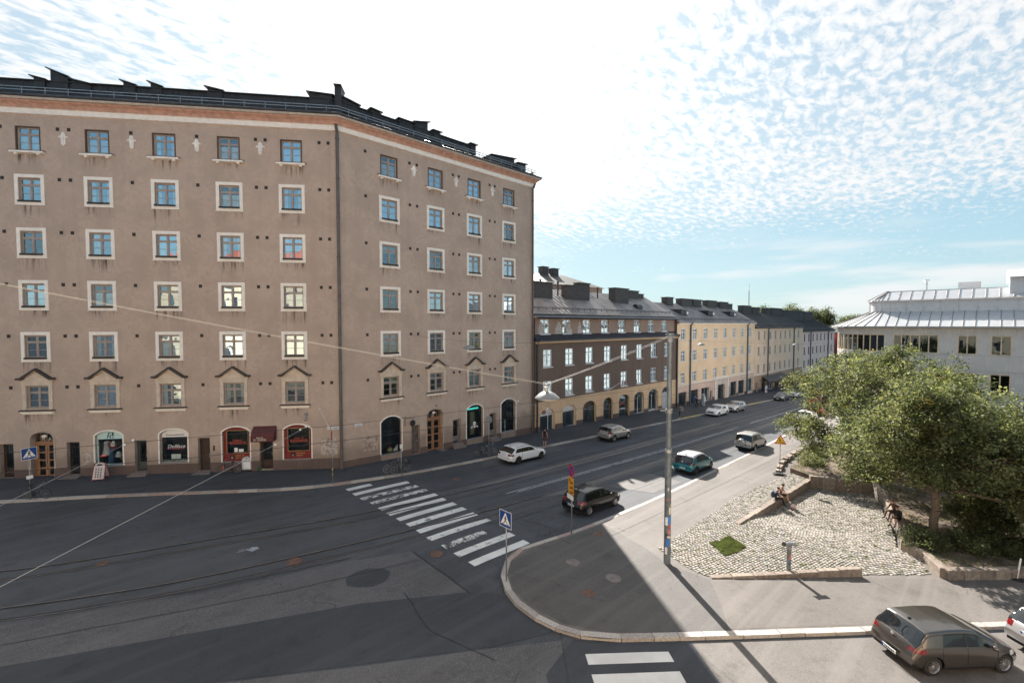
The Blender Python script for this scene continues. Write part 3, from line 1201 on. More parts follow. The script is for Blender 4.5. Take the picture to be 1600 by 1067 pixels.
# plinth in lengths between the doors
def plinth(face, x0, x1, ops, ztop, zb, name='plinth'):
    xs = [x0]
    for o in sorted(ops):
        if o[2] < ztop((o[0] + o[1]) / 2) - .05:
            xs += [o[0] - .02, o[1] + .02]
    xs.append(x1)
    for a, b in zip(xs[::2], xs[1::2]):
        if b - a < .1:
            continue
        e = MB()
        n = max(1, int((b - a) / 1.6))
        for i in range(n):
            p, q = a + (b - a) * i / n, a + (b - a) * (i + 1) / n
            g_ = .008
            e.v += [(p + g_, -.05, zb), (q - g_, -.05, zb), (q - g_, .0, zb), (p + g_, .0, zb), (p + g_, -.05, ztop(p)), (q - g_, -.05, ztop(q)), (q - g_, .0, ztop(q)), (p + g_, .0, ztop(p))]
            b0 = len(e.v) - 8
            for f in [(4, 5, 6, 7), (0, 1, 5, 4), (1, 2, 6, 5), (3, 0, 4, 7)]:
                e.f.append(tuple(b0 + j for j in f))
                e.m.append(0)
        face.add(name, e, PLINTH)


plinth(FA, -29, -.02, GA.values(), lambda x: .93 + .0 * x, -1)
plinth(FB, .02, BEND, GB.values(), lambda x: .62 - .026 * x, -2)

# window kits
KTS = [window_kit(WW, WH, FRAMEW, gl=g_) for g_ in (GLASS, GLASS_B, GLASS_C)]
e = MB()
ring(e, -.935, .935, -1.06, 1.06, .225, -.05, 0, 0)
e.box(-.96, .96, -.06, 0, -1.10, -1.06)
SUR = e.mesh('surround', CREAM)
e = MB()
e.box(-.72, .72, -.14, .12, -.86, -.77)
e.box(-.72, .72, -.14, -.12, -.90, -.86)
SILL = e.mesh('sill', BLACK)
e = MB()
e.box(-1.05, 1.05, -.24, 0, -1.03, -.9)
e.box(-.8, -.6, -.16, 0, -1.14, -1.03)
e.box(.6, .8, -.16, 0, -1.14, -1.03)
SILL1 = e.mesh('sill', CREAM)
e = MB()
e.box(-1.09, 1.09, -.24, .1, -.9, -.865)
SILL1B = e.mesh('sill_flashing', BLACK)
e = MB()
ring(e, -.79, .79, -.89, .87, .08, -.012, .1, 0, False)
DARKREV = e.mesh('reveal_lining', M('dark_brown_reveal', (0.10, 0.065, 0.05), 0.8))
# pediment surround
e = MB()
e.box(-.97, -.73, -.07, 0, -.9, .95)
e.box(.73, .97, -.07, 0, -.9, .95)
e.box(-1.0, 1.0, -.09, 0, .86, 1.16)
e.prism([(-1.05, 1.16), (1.05, 1.16), (0, 1.86)], -.06, 0)
e.box(-1.06, 1.06, -.13, 0, 1.12, 1.2)
for s_ in (-1, 1):
    e.prism([(s_ * 1.1, 1.2), (s_ * 1.1, 1.3), (0, 1.98), (0, 1.86)], -.16, 0)
PED = e.mesh('pediment_surround', M('buff_plaster', (0.64, 0.54, 0.44), 0.85, 0.1, 3.0, 0.2))
e = MB()
for s_ in (-1, 1):
    e.prism([(s_ * 1.2, 1.27), (s_ * 1.2, 1.41), (s_ * .98, 1.41), (0, 2.1), (0, 1.96), (s_ * .94, 1.27)], -.30, 0)
PEDR = e.mesh('pediment_roof', M('pediment_sheet', (0.055, 0.045, 0.04), 0.6, 0.2))
e = MB()
e.box(-1.1, 1.1, -.26, .1, -1.0, -.92)
PSILB = e.mesh('sill_flashing', M('pediment_sheet', (0.055, 0.045, 0.04)))
e = MB()
e.box(-1.05, 1.05, -.18, 0, -1.12, -1.0)
e.box(-1.0, 1.0, -.1, 0, -1.22, -1.12)
PSIL = e.mesh('sill', CREAM)

STAINM = stain_mat('rain_streak', (0.09, 0.07, 0.06), 0.75)
STAINS = []
for k_ in range(3):
    e = MB()
    zz_ = (-2.0, -1.75, -2.3)[k_]
    e.face([(-1.0, -.004, zz_), (1.0, -.004, zz_), (1.0, -.004, -1.08), (-1.0, -.004, -1.08)])
    STAINS.append(e.mesh('rain_stain', STAINM))
rw = random.Random(21)
for face, cols in ((FA, ACOLS), (FB, BCOLS)):
    for x in cols:
        for i, z in enumerate(ROWS):
            cu = rw.choice((None, 0, 0, 1, 2, 3, 3, 4, 5))
            if i == 0:
                place_window(face, rw.choice(KTS), x, z, (('sill', SILL1), ('sill_flashing', SILL1B), ('reveal_lining', DARKREV), ('rain_stain', rw.choice(STAINS))), cu)
            else:
                place_window(face, rw.choice(KTS), x, z, (('surround', SUR), ('sill', SILL), ('rain_stain', rw.choice(STAINS))), cu)
        place_window(face, rw.choice(KTS[:2]), x, R6, (('pediment_surround', PED), ('pediment_roof', PEDR), ('sill', PSIL), ('sill_flashing', PSILB), ('rain_stain', rw.choice(STAINS))), rw.choice((None, 1, 2, 2, 0)))

# small air vents
e = MB()
e.box(-.11, .11, -.012, .0, -.12, .12)
for k in range(4):
    e.box(-.095, .095, -.02, -.012, -.10 + k * .055, -.075 + k * .055)
VENT = e.mesh('air_vent', M('vent_iron', (0.03, 0.027, 0.026), 0.7))
for z in ROWS + [R6 - .05]:
    for x in (-22.75, -19.16, -18.45, -14.43, -10.02, -5.94, -5.26, -1.38, -.72):
        FA.add('air_vent', VENT, x=x, z=z + .76)
    for x in (2.2, 6.22, 6.94, 10.78, 11.46, 15.24, 15.92):
        FB.add('air_vent', VENT, x=x, z=z + .76)
# white shield ornaments under the cornice
e = MB()
e.prism([(-.10, -.38), (.0, -.50), (.10, -.38), (.13, .08), (.24, .06), (.24, .15), (.13, .2), (.09, .38), (0, .48), (-.09, .38), (-.13, .2), (-.24, .15), (-.24, .06), (-.13, .08)], -.09, 0)
e.prism([(-.05, -.3), (.05, -.3), (.06, .2), (0, .32), (-.06, .2)], -.13, -.09)
e.v = [(x * 1.25, y, z) for x, y, z in e.v]
ORN = e.mesh('ornament', M('ornament_white', (0.82, 0.79, 0.74), 0.8))
for x in (-18.78, -14.36, -10.0, -5.6):
    FA.add('ornament', ORN, x=x, z=24.64)
for x in (6.62, 11.1, 15.58):
    FB.add('ornament', ORN, x=x, z=24.72)

# cornice and roof follow the bent front
A0 = (-29 * ca, -29 * sa)
CP = [A0, (0, 0), (BEND, 0), (BEND, 12)]
mb = MB()
sweep_mb(mb, CP, [(0, 26.24), (.14, 26.26), (.14, 26.56), (.2, 26.62), (.0, 26.66)])
put('cornice_band', mb.mesh('cornice_band', CREAM), TALL)
mb = MB()
sweep_mb(mb, CP, [(0, 26.64), (.16, 26.65), (.18, 26.74), (.23, 26.84), (.31, 26.92), (.42, 26.98), (.46, 27.08), (0, 27.1)])
put('cornice', mb.mesh('cornice', ORANGE), TALL)
mb = MB()
sweep_mb(mb, CP, [(.0, 27.09), (.58, 27.09), (.64, 27.22), (.0, 27.23)])
put('cornice_edge', mb.mesh('cornice_edge', M('pale_fascia', (0.5, 0.44, 0.38), 0.8)), TALL)
mb = MB()
sweep_mb(mb, CP, [(.68, 27.25), (.70, 27.36), (.62, 27.40), (-3.2, 29.05), (-6, 29.2), (-6, 27.24)])
put('roof', mb.mesh('roof', DARKMETAL), TALL)
mb = MB()
rows_a = None
mb2 = MB()


def along(path, step):
    for a, b in zip(path[:-1], path[1:]):
        L_ = math.dist(a, b)
        n = int(L_ / step)
        d = Vector((b[0] - a[0], b[1] - a[1])).normalized()
        for i in range(n + 1):
            s_ = (i + .5) * L_ / (n + 1)
            yield Vector((a[0], a[1])) + d * s_, Vector((d.y, -d.x)), d


for p, n_, d in along(CP[:3], .62):
    lo = p + n_ * .66
    hi = p - n_ * 3.15
    mb.face([(lo.x - d.x * .02, lo.y - d.y * .02, 27.38), (lo.x, lo.y, 27.43), (hi.x, hi.y, 29.10), (hi.x - d.x * .02, hi.y - d.y * .02, 29.04)])
    mb.face([(lo.x + d.x * .02, lo.y + d.y * .02, 27.38), (lo.x, lo.y, 27.43), (hi.x, hi.y, 29.10), (hi.x + d.x * .02, hi.y + d.y * .02, 29.04)])
tag(put('roof_seams', mb.mesh('roof_seams', DARKMETAL), TALL), kind='stuff')
mb = MB()
for zz_, oo in ((27.75, .35), (27.95, .35)):
    sweep_mb(mb, CP[:3], [(oo, zz_), (oo + .05, zz_), (oo + .05, zz_ + .05), (oo, zz_ + .05), (oo, zz_)], caps=False)
for p, n_, d in along(CP[:3], 1.5):
    q = p + n_ * .37
    mb.tube((q.x, q.y, 27.55), (q.x, q.y, 28.0), .025, n=4)
put('snow_rail', mb.mesh('snow_rail', GREYSTEEL), TALL)
# raised attic band behind the roof slope
AP = [A0, (0, 0), (15.9, 0)]
mb = MB()
sweep_mb(mb, AP, [(-3.2, 28.9), (-3.2, 30.02), (-3.05, 30.05), (-3.05, 30.13), (-7, 30.3), (-7, 28.9)])
put('attic_band', mb.mesh('attic_band', M('attic_sheet', (0.035, 0.036, 0.04), 0.55, 0.2, metal=0.2)), TALL)
mb = MB()
for p, n_, d in along(AP, 1.2):
    q = p - n_ * 3.18
    mb.box(q.x - .02, q.x + .02, q.y - .03, q.y, 28.95, 30.02)
tag(put('attic_seams', mb.mesh('attic_seams', DARKMETAL), TALL), kind='stuff')


def hatch(face, x0, x1, z0, za, zb, y0=3.1, y1=4.6, over=.25, chim=False):
    """chimney or vent box with a lean-to cover slab: za height at the left, zb at the right"""
    e_ = MB()
    e_.prism([(x0 + over * .5, z0), (x1 - over * .5, z0), (x1 - over * .5, zb - .06), (x0 + over * .5, za - .06)], y0, y1)
    o = face.add('roof_vent' if not chim else 'chimney', e_, M('chimney_sheet', (0.03, 0.031, 0.034), 0.6, 0.25))
    e_ = MB()
    e_.prism([(x0 - over * .3, za - .05), (x1 + over * .3, zb - .05), (x1 + over * .3, zb + .03), (x0 - over * .3, za + .03)], y0 - .2, y1 + .2)
    put('cover_slab', e_.mesh('cover_slab', DARKMETAL), o)


hatch(FA, -21.95, -20.5, 28.8, 31.05, 30.45)
hatch(FA, -20.5, -18.9, 29.5, 30.35, 30.0)
hatch(FA, -23.1, -22.1, 29.5, 30.4, 30.15)
hatch(FA, -16.9, -15.8, 29.5, 30.5, 30.15)
hatch(FA, -14.95, -13.9, 29.5, 30.55, 30.15)
hatch(FA, -10.8, -9.45, 29.5, 30.45, 30.15)
hatch(FA, -3.05, -1.0, 29.3, 30.55, 30.4)
hatch(FA, -.92, -.34, 28.6, 31.2, 31.2, 3.0, 4.2, .05, True)
hatch(FB, 1.5, 3.2, 29.3, 30.55, 30.25)
hatch(FB, 4.2, 5.25, 29.5, 30.4, 30.3)
hatch(FB, 6.9, 8.6, 29.0, 30.35, 30.35)
hatch(FB, 8.5, 10.2, 28.6, 30.5, 30.95)
hatch(FB, 10.6, 11.6, 29.5, 30.35, 30.35)
hatch(FB, 15.2, 16.1, 29.2, 30.3, 30.3)
hatch(FB, 17.6, 21.2, 28.4, 29.6, 30.0, 2.6, 4.0)
hatch(FB, 20.6, 22.0, 28.0, 29.2, 29.3, 1.6, 2.8)

# downpipes with brackets
def downpipe(face, x, z0, z1, r=.085, m=None, y=-.16):
    e_ = MB()
    e_.tube((x, y, z0), (x, y, z1), r, n=10)
    for z in np.arange(z0 + 1.5, z1, 3.0):
        e_.tube((x, y, z), (x, y, z + .08), r * 1.3, n=10)
    e_.tube((x, y, z1), (x, y - .35, z1 + .5), r, n=10)
    return face.add('downpipe', e_, m or DARKMETAL, smooth=False)


PIPEM = M('brown_grey_pipe', (0.115, 0.098, 0.092), 0.5, 0.15, 2.0)
downpipe(FA, -.02, .1, 26.1, .12, PIPEM)
downpipe(FB, BEND - .25, -.7, 26.1, .1, PIPEM)


# ---------------------------------------------------------------- shop fronts and doors
def arch_poly(x0, x1, z0, z1, rise, ins=0.0):
    pts = [(x0 + ins, z0 + ins), (x1 - ins, z0 + ins)]
    ap = arch_pts(x0 + ins, x1 - ins, z1 - rise, max(.001, rise - ins))
    return pts + ap[::-1]


def arch_band(mb, x0, x1, z0, z1, rise, w, y0, y1):
    """raised band round an arched opening"""
    inn_ = [(x0, z0), (x0, z1 - rise)] + arch_pts(x0, x1, z1 - rise, rise)[1:-1] + [(x1, z1 - rise), (x1, z0)]
    k = (x1 - x0 + 2 * w) / (x1 - x0)
    out = [(x0 - w, z0), (x0 - w, z1 - rise + w * .3)] + [((x - (x0 + x1) / 2) * k + (x0 + x1) / 2, z + w) for x, z in arch_pts(x0, x1, z1 - rise, rise)[1:-1]] + [(x1 + w, z1 - rise + w * .3), (x1 + w, z0)]
    for i in range(len(inn_) - 1):
        a, b, c, d = inn_[i], inn_[i + 1], out[i + 1], out[i]
        mb.face([(a[0], y0, a[1]), (b[0], y0, b[1]), (c[0], y0, c[1]), (d[0], y0, d[1])])
        mb.face([(d[0], y0, d[1]), (c[0], y0, c[1]), (c[0], y1, c[1]), (d[0], y1, d[1])])
        mb.face([(a[0], y0, a[1]), (b[0], y0, b[1]), (b[0], y1, b[1]), (a[0], y1, a[1])])


def shop_window(face, o, frame_mat, fw=.06, depth=.28, split=None, fascia=None, band=CREAM, gl=None, room=1.6, roomm=None):
    """arched display window: frame > pane, fascia, interior, surround"""
    x0, x1, z0, z1, rise = o
    e_ = MB()
    outer = arch_poly(x0, x1, z0, z1, rise)
    inner = arch_poly(x0, x1, z0, z1, rise, fw)
    n = len(outer)
    for i in range(n):
        j = (i + 1) % n
        for y in (depth - .04,):
            e_.face([(outer[i][0], y, outer[i][1]), (outer[j][0], y, outer[j][1]), (inner[j][0], y, inner[j][1]), (inner[i][0], y, inner[i][1])])
        e_.face([(inner[i][0], depth - .04, inner[i][1]), (inner[j][0], depth - .04, inner[j][1]), (inner[j][0], depth + .05, inner[j][1]), (inner[i][0], depth + .05, inner[i][1])])
    if split:
        for xx in split:
            e_.box(xx - .03, xx + .03, depth - .04, depth + .04, z0 + fw, z1 - rise)
    wo = face.add('shop_window', e_, frame_mat)
    e_ = MB()
    e_.face([(x, depth, z) for x, z in inner])
    put('pane', e_.mesh('pane', gl or SHOPGLASS), wo)
    e_ = MB()
    for i in range(n):
        j = (i + 1) % n
        e_.face([(outer[i][0], depth + .05, outer[i][1]), (outer[j][0], depth + .05, outer[j][1]), (outer[j][0], room, outer[j][1]), (outer[i][0], room, outer[i][1])])
    e_.face([(x, room, z) for x, z in outer])
    put('dark_interior', e_.mesh('dark_interior', roomm or ROOM), wo)
    if band:
        e_ = MB()
        arch_band(e_, x0, x1, z0, z1, rise, .09, -.035, 0)
        put('surround', e_.mesh('surround', band), wo)
    e_ = MB()
    e_.box(x0 - .02, x1 + .02, -.07, depth - .04, z0 - .05, z0 + .004)
    put('sill', e_.mesh('sill', M('stone_sill', (0.3, 0.26, 0.24), 0.8)), wo)
    if fascia:
        zf, fm = fascia
        e_ = MB()
        top = [p for p in inner if p[1] >= zf]
        xs_ = sorted(p[0] for p in inner)
        pl_ = [(x0 + fw, zf), (x1 - fw, zf)] + arch_pts(x0 + fw, x1 - fw, z1 - rise, rise - fw)[::-1]
        e_.prism(pl_, depth - .03, depth - .012)
        put('fascia', e_.mesh('fascia', fm), wo)
    return wo


def lettering(parent, txt, x, y, z, size, mat, shear=0, name='lettering', align='CENTER', rot=0.0):
    o = put(name, text_mesh(txt, size, mat, shear, align), parent, (x, y, z))
    if rot:
        o.rotation_euler = (0, rot, 0)
    return o


def glyphs(parent, x0, x1, y, z, h, n, mat, name='lettering'):
    """lettering too small to read: a row of upright and cross strokes"""
    e_ = MB()
    w = (x1 - x0) / n
    rr = random.Random(int(abs(x0 * 100)) + n)
    for i in range(n):
        if rr.random() < .12 and 0 < i < n - 1:
            continue
        a = x0 + w * i
        e_.box(a, a + w * .28, y, y + .004, z, z + h)
        if rr.random() < .6:
            e_.box(a + w * .5, a + w * .76, y, y + .004, z, z + h)
        for q in rr.sample((0, .42, .8), rr.choice((1, 2))):
            e_.box(a + w * .28, a + w * .76, y, y + .004, z + h * q, z + h * (q + .2))
    return put(name, e_.mesh(name, mat), parent)


def rect_door(face, o, mat, glassp=True, depth=.3, panels=1, steps=True, name='door'):
    x0, x1, z0, z1, rise = o
    e_ = MB()
    ring(e_, x0, x1, z0, z1, .07, depth, depth + .08, 0, False)
    if glassp:
        ring(e_, x0 + .07, x1 - .07, z0 + .02, z1 - .07, .11, depth + .02, depth + .06)
        e_.box(x0 + .18, x1 - .18, depth + .02, depth + .06, z0 + .02, z0 + (z1 - z0) * .28)
    else:
        e_.box(x0 + .07, x1 - .07, depth + .02, depth + .06, z0, z1 - .07)
        for k in range(panels):
            w = (x1 - x0 - .2) / panels
            a = x0 + .1 + w * k
            ring(e_, a + .05, a + w - .05, z0 + .15, z1 - .25, .04, depth + .005, depth + .02)
    do = face.add(name, e_, mat)
    if glassp:
        e_ = MB()
        e_.face([(x0 + .15, depth + .04, z0 + .2), (x1 - .15, depth + .04, z0 + .2), (x1 - .15, depth + .04, z1 - .15), (x0 + .15, depth + .04, z1 - .15)])
        put('pane', e_.mesh('pane', SHOPGLASS), do)
    e_ = MB()
    e_.face([(x0 + .002, .75, z0), (x1 - .002, .75, z0), (x1 - .002, .75, z1 - .002), (x0 + .002, .75, z1 - .002)])
    put('dark_interior', e_.mesh('dark_interior', ROOM), do)
    e_ = MB()
    e_.box(x1 - .17, x1 - .14, depth - .06, depth + .02, z0 + 1.0, z0 + 1.25)
    put('handle', e_.mesh('handle', STEELTRIM), do)
    if steps:
        wx = face.o.x + math.cos(face.rz) * (x0 + x1) / 2
        zg = sw(wx)
        if z0 - zg > .08:
            e_ = MB()
            hgt = z0 - zg
            e_.box(x0 - .1, x1 + .1, -.32, .3, zg - .3, z0 - .012)
            e_.box(x0 - .2, x1 + .2, -.62, -.32, zg - .3, zg + hgt * .5)
            put('step', e_.mesh('step', M('stone_step', (0.2, 0.165, 0.15), 0.85, 0.2)), do)
    return do


def portal(face, o, txt, lamp=True):
    """arched double entrance door of wood with square panes and a glazed lunette"""
    x0, x1, z0, z1, rise = o
    d_ = .38
    zt = z1 - rise - .42
    e_ = MB()
    ring(e_, x0, x1, z0, zt, .09, d_, d_ + .1, 0, False)
    xm = (x0 + x1) / 2
    lw = (x1 - x0 - .18) / 2
    panes = []
    for k in range(2):
        a = x0 + .09 + lw * k
        b = a + lw
        e_.box(a + .01, a + .13, d_ + .02, d_ + .08, z0 + .05, zt - .09)
        e_.box(b - .13, b - .01, d_ + .02, d_ + .08, z0 + .05, zt - .09)
        n = 4
        hh = (zt - .09 - z0 - .05 - .11) / n
        for i in range(n + 1):
            zz0 = z0 + .05 + i * hh
            e_.box(a + .13, b - .13, d_ + .02, d_ + .08, zz0, zz0 + .11)
        for i in range(n):
            panes.append((a + .13, b - .13, z0 + .05 + i * hh + .11, z0 + .05 + (i + 1) * hh))
    # lunette bars
    e_.box(x0, x1, d_, d_ + .1, zt, zt + .09)
    for k in range(1, 4):
        xx = x0 + (x1 - x0) * k / 4
        e_.box(xx - .025, xx + .025, d_ + .01, d_ + .08, zt + .09, z1 - rise * .45)
    do = face.add('entrance_door', e_, WOODDOOR)
    for a, b, c, d in panes:
        e_ = MB()
        e_.face([(a, d_ + .05, c), (b, d_ + .05, c), (b, d_ + .05, d), (a, d_ + .05, d)])
        put('pane', e_.mesh('pane', SHOPGLASS), do)
    e_ = MB()
    pl_ = [(x0 + .02, zt + .09), (x1 - .02, zt + .09)] + arch_pts(x0 + .02, x1 - .02, z1 - rise, rise - .02)[::-1]
    e_.face([(x, d_ + .05, z) for x, z in pl_])
    put('lunette_pane', e_.mesh('lunette_pane', SHOPGLASS), do)
    e_ = MB()
    e_.face([(x, .8, z) for x, z in arch_poly(x0, x1, z0, z1, rise)])
    put('dark_interior', e_.mesh('dark_interior', ROOM), do)
    e_ = MB()
    arch_band(e_, x0, x1, z0, z1, rise, .1, -.04, 0)
    put('surround', e_.mesh('surround', M('warm_plaster', (0.45, 0.36, 0.29), 0.85)), do)
    e_ = MB()
    e_.box(x0 - .15, x1 + .15, -.5, d_, z0 - .6, z0 - .003)
    put('step', e_.mesh('step', M('stone_step', (0.2, 0.165, 0.15))), do)
    if lamp:
        e_ = MB()
        e_.sphere((xm, d_ - .15, z1 - .33), .15, 12, 8, sc=(1.2, 1, .85))
        put('globe_lamp', e_.mesh('globe_lamp', M('opal_globe', (0.85, 0.85, 0.82), 0.3), True), do)
    e_ = MB()
    e_.tube((xm - .03, d_ - .02, z0 + 1.0), (xm - .03, d_ - .02, z0 + 1.5), .018)
    put('handle', e_.mesh('handle', STEELTRIM), do)
    lettering(do, txt, xm, d_ + .03, zt + .13, .34, M('gold_leaf_number', (0.7, 0.68, 0.6), 0.4))
    return do


# --- left front
rect_door(FA, GA['d0'], DARKWOOD, True)
portal(FA, GA['door'], 'R  A')
rect_door(FA, GA['e1'], BLACK, True)
CYAN = M('pale_cyan_board', (0.55, 0.80, 0.80), 0.5, 0.05)
INK = M('black_ink', (0.012, 0.012, 0.014), 0.5)
PWHITE = M('white_lettering', (0.85, 0.85, 0.83), 0.5, 0.03)
w_ = shop_window(FA, GA['nt'], CYAN, .06, .25, fascia=(2.93, CYAN))
lettering(w_, 'NT', -16.55, .205, 2.97, .38, INK)
e = MB()   # sewing machine emblem
for b_ in ((-.17, .17, .26, .31), (.09, .17, .1, .3), (-.17, -.1, .14, .27), (-.2, .2, .06, .1), (.17, .22, .2, .28)):
    e.box(-16.55 + b_[0], -16.55 + b_[1], .20, .214, 3.14 + b_[2] * .9, 3.14 + b_[3] * .9)
put('emblem', e.mesh('emblem', INK), w_)
e = MB()
e.lathe([(.30, 0), (.001, 0)], 20, (-16.5, .27, 2.45), 'Y')
put('round_sign', e.mesh('round_sign', M('dark_red', (0.25, 0.02, 0.03), 0.5)), w_)
e = MB()
e.lathe([(.16, 0), (.001, 0)], 16, (-16.48, .265, 2.5), 'Y')
e.lathe([(.09, 0), (.001, 0)], 12, (-16.43, .265, 2.68), 'Y')
put('round_motif', e.mesh('round_motif', PWHITE), w_)


def garment(parent, x, z0, z1, w, mat, y=.7):
    e_ = MB()
    e_.lathe([(.05, z1), (w * .5, z1 - .08), (w * .42, z1 - .35), (w * .62, z0 + .2), (w * .7, z0)], 10, (x, y, 0))
    put('garment', e_.mesh('garment', mat, True), parent)


garment(w_, -17.15, 1.65, 2.7, .42, M('white_dress', (0.7, 0.73, 0.78), 0.8))
garment(w_, -16.85, 1.1, 2.2, .3, M('blue_cloth', (0.05, 0.12, 0.25), 0.8))
garment(w_, -16.0, 1.3, 2.4, .4, M('grey_blue_cloth', (0.12, 0.14, 0.22), 0.8), .8)
garment(w_, -16.3, 1.5, 1.9, .3, M('white_dress', (0.7, 0.73, 0.78)), .6)
lettering(w_, 'OPEN', -17.12, .26, 1.62, .14, emit('red_neon', (0.9, 0.05, 0.03), .35))
rect_door(FA, GA['e2'], M('green_grey_door', (0.06, 0.075, 0.075), 0.5), True)
w_ = shop_window(FA, GA['doll'], STEELTRIM, .05, .25, fascia=(2.93, PWHITE))
lettering(w_, 'Kauneushoitola', -12.17, .205, 3.04, .205, INK)
lettering(w_, 'Dollface', -12.12, .235, 2.1, .37, PWHITE, 0.25)
e = MB()
e.box(-12.75, -11.6, .238, .242, 2.02, 2.05)
put('underline', e.mesh('underline', M('pink_line', (0.75, 0.12, 0.2), 0.5)), w_)
e = MB()
for k in range(2):
    e.box(-12.5 + k * .34, -12.18 + k * .34, .262, .27, 1.25, 1.62)
put('notice', e.mesh('notice', PWHITE), w_)
e = MB()
for k in range(26):
    xx = -13.0 + k * .067
    e.box(xx, xx + .04, .255, .26, 1.12, 1.14 + rnd.random() * .07)
put('glass_decal', e.mesh('glass_decal', PWHITE), w_)
rect_door(FA, GA['e3'], DARKWOOD, False)
e = MB()
for k in range(3):
    e.box(-9.42, -9.3, -.05, 0, 1.85 + k * .14, 1.95 + k * .14)
FA.add('name_plate', e, BLACK)
REDP = M('deep_red_paint', (0.20, 0.018, 0.020), 0.45, 0.15)
GOLDP = M('gold_line', (0.35, 0.27, 0.10), 0.5)
REDL = M('red_lettering', (0.42, 0.075, 0.05), 0.5)


def red_shop(o):
    x0, x1, z0, z1, rise = o
    w_ = shop_window(FA, o, REDP, .06, .22)
    e_ = MB()
    ix0, ix1, iz0, iz1 = x0 + .26, x1 - .2, z0 + .62, z1 - .32
    e_.box(x0 + .05, ix0, .17, .20, z0 + .05, z1 - rise - .0)
    e_.box(ix1, x1 - .05, .17, .20, z0 + .05, z1 - rise - .0)
    e_.box(ix0, ix1, .17, .20, z0 + .05, iz0)
    pl_ = [(x0 + .05, z1 - rise), (ix0, z1 - rise), (ix0, iz1), (ix1, iz1), (ix1, z1 - rise), (x1 - .05, z1 - rise)]
    top = arch_pts(x0 + .05, x1 - .05, z1 - rise, rise - .05)
    for p, q in zip(top[:-1], top[1:]):
        lo = min(iz1, p[1] - .001)
        lo2 = min(iz1, q[1] - .001)
        if p[0] < ix0 or q[0] > ix1:
            lo = lo2 = z1 - rise
        e_.face([(p[0], .17, lo), (q[0], .17, lo2), (q[0], .17, q[1]), (p[0], .17, p[1])])
    e_.box(ix0, ix1, .17, .20, iz1, iz1 + .02)
    put('painted_panel', e_.mesh('painted_panel', REDP), w_)
    e_ = MB()
    ring(e_, ix0 - .03, ix1 + .03, iz0 - .03, iz1 + .03, .035, .155, .17)
    put('gold_line', e_.mesh('gold_line', GOLDP), w_)
    xm = (ix0 + ix1) / 2
    glyphs(w_, xm - .36, xm + .36, .205, iz0 + .9, .13, 9, REDL)
    glyphs(w_, xm - .66, xm + .66, .205, iz0 + .66, .21, 14, REDL)
    glyphs(w_, x0 + .86, x0 + 1.5, .162, z0 + .36, .1, 10, GOLDP)
    glyphs(w_, x0 + .86, x0 + 1.36, .162, z0 + .18, .1, 7, GOLDP)
    e_ = MB()
    e_.box(x0 + .46, x0 + .76, .155, .169, z0 + .14, z0 + .46, 0)
    e_.prism([(x0 + .52, z0 + .2), (x0 + .7, z0 + .2), (x0 + .64, z0 + .3), (x0 + .61, z0 + .41), (x0 + .56, z0 + .3)], .148, .154, 1)
    put('emblem', e_.mesh('emblem', [INK, M('faded_print', (0.4, 0.3, 0.25))]), w_)
    return w_


w1_ = red_shop(GA['red1'])
e = MB()
e.box(-8.02, -7.78, .21, .215, 1.62, 1.95)
e.box(-7.7, -7.36, .21, .215, 1.62, 1.85)
put('notice', e.mesh('notice', PWHITE), w1_)
w2_ = red_shop(GA['red2'])
rect_door(FA, GA['e4'], DARKWOOD, True)
AWN = M('maroon_awning', (0.10, 0.025, 0.025), 0.7, 0.15)
e = MB()
ax0, ax1 = -6.5, -4.85
prof = [(0, 3.62), (-.25, 3.45), (-.48, 3.22), (-.62, 2.98), (-.66, 2.9), (-.66, 2.55)]
for p, q in zip(prof[:-1], prof[1:]):
    e.face([(ax0, p[0], p[1]), (ax1, p[0], p[1]), (ax1, q[0], q[1]), (ax0, q[0], q[1])])
for xx in (ax0, ax1):
    e.face([(xx, a, b) for a, b in prof] + [(xx, 0, 2.6)])
for k, (p, q) in enumerate(zip(prof[:3], prof[1:4])):
    e.box(ax0, ax1, q[0] - .02, q[0] + .01, q[1] - .02, q[1] + .02)
aw_ = FA.add('awning', e, AWN)
glyphs(aw_, -6.08, -5.58, -.668, 2.81, .11, 9, M('pale_print', (0.6, 0.5, 0.42)))
glyphs(aw_, -6.28, -5.36, -.668, 2.63, .15, 14, M('pale_print', (0.6, 0.5, 0.42)))
# pasted poster remains, street name plates, wall flag pole
PASTE = M('old_paste_patch', (0.42, 0.36, 0.31), 0.9, 0.35, 5.0)
e = MB()
e.prism([(-1.62, 1.2), (-.36, 1.16), (-.34, 2.5), (-1.0, 2.56), (-1.6, 2.5)], -.004, 0)
FA.add('paste_patch', e, PASTE)
e = MB()
e.prism([(-18.3, 1.3), (-17.75, 1.3), (-17.75, 2.0), (-18.3, 2.02)], -.004, 0)
FA.add('paste_patch', e, PASTE)
e = MB()
e.prism([(1.7, 1.1), (3.0, 1.05), (3.05, 2.2), (1.75, 2.3)], -.004, 0)
FB.add('paste_patch', e, M('graffiti_patch', (0.38, 0.30, 0.25), 0.9, 0.35, 4.0))
PLATE = M('street_plate_white', (0.72, 0.76, 0.80), 0.4)
for face, x, z in ((FA, -.52, 3.3), (FB, 1.35, 3.32)):
    e = MB()
    e.box(x - .3, x + .3, -.05, -.03, z - .1, z + .12)
    po = face.add('street_name_plate', e, PLATE)
    e = MB()
    for zz_ in (.02, -.06):
        for k in range(7):
            e.box(x - .24 + k * .07, x - .19 + k * .07, -.054, -.05, z + zz_, z + zz_ + .04)
    put('lettering', e.mesh('lettering', M('blue_ink', (0.05, 0.1, 0.3))), po)
e = MB()
e.tube((-.98, -.05, 3.45), (-1.35, -1.15, 5.0), .03, n=8)
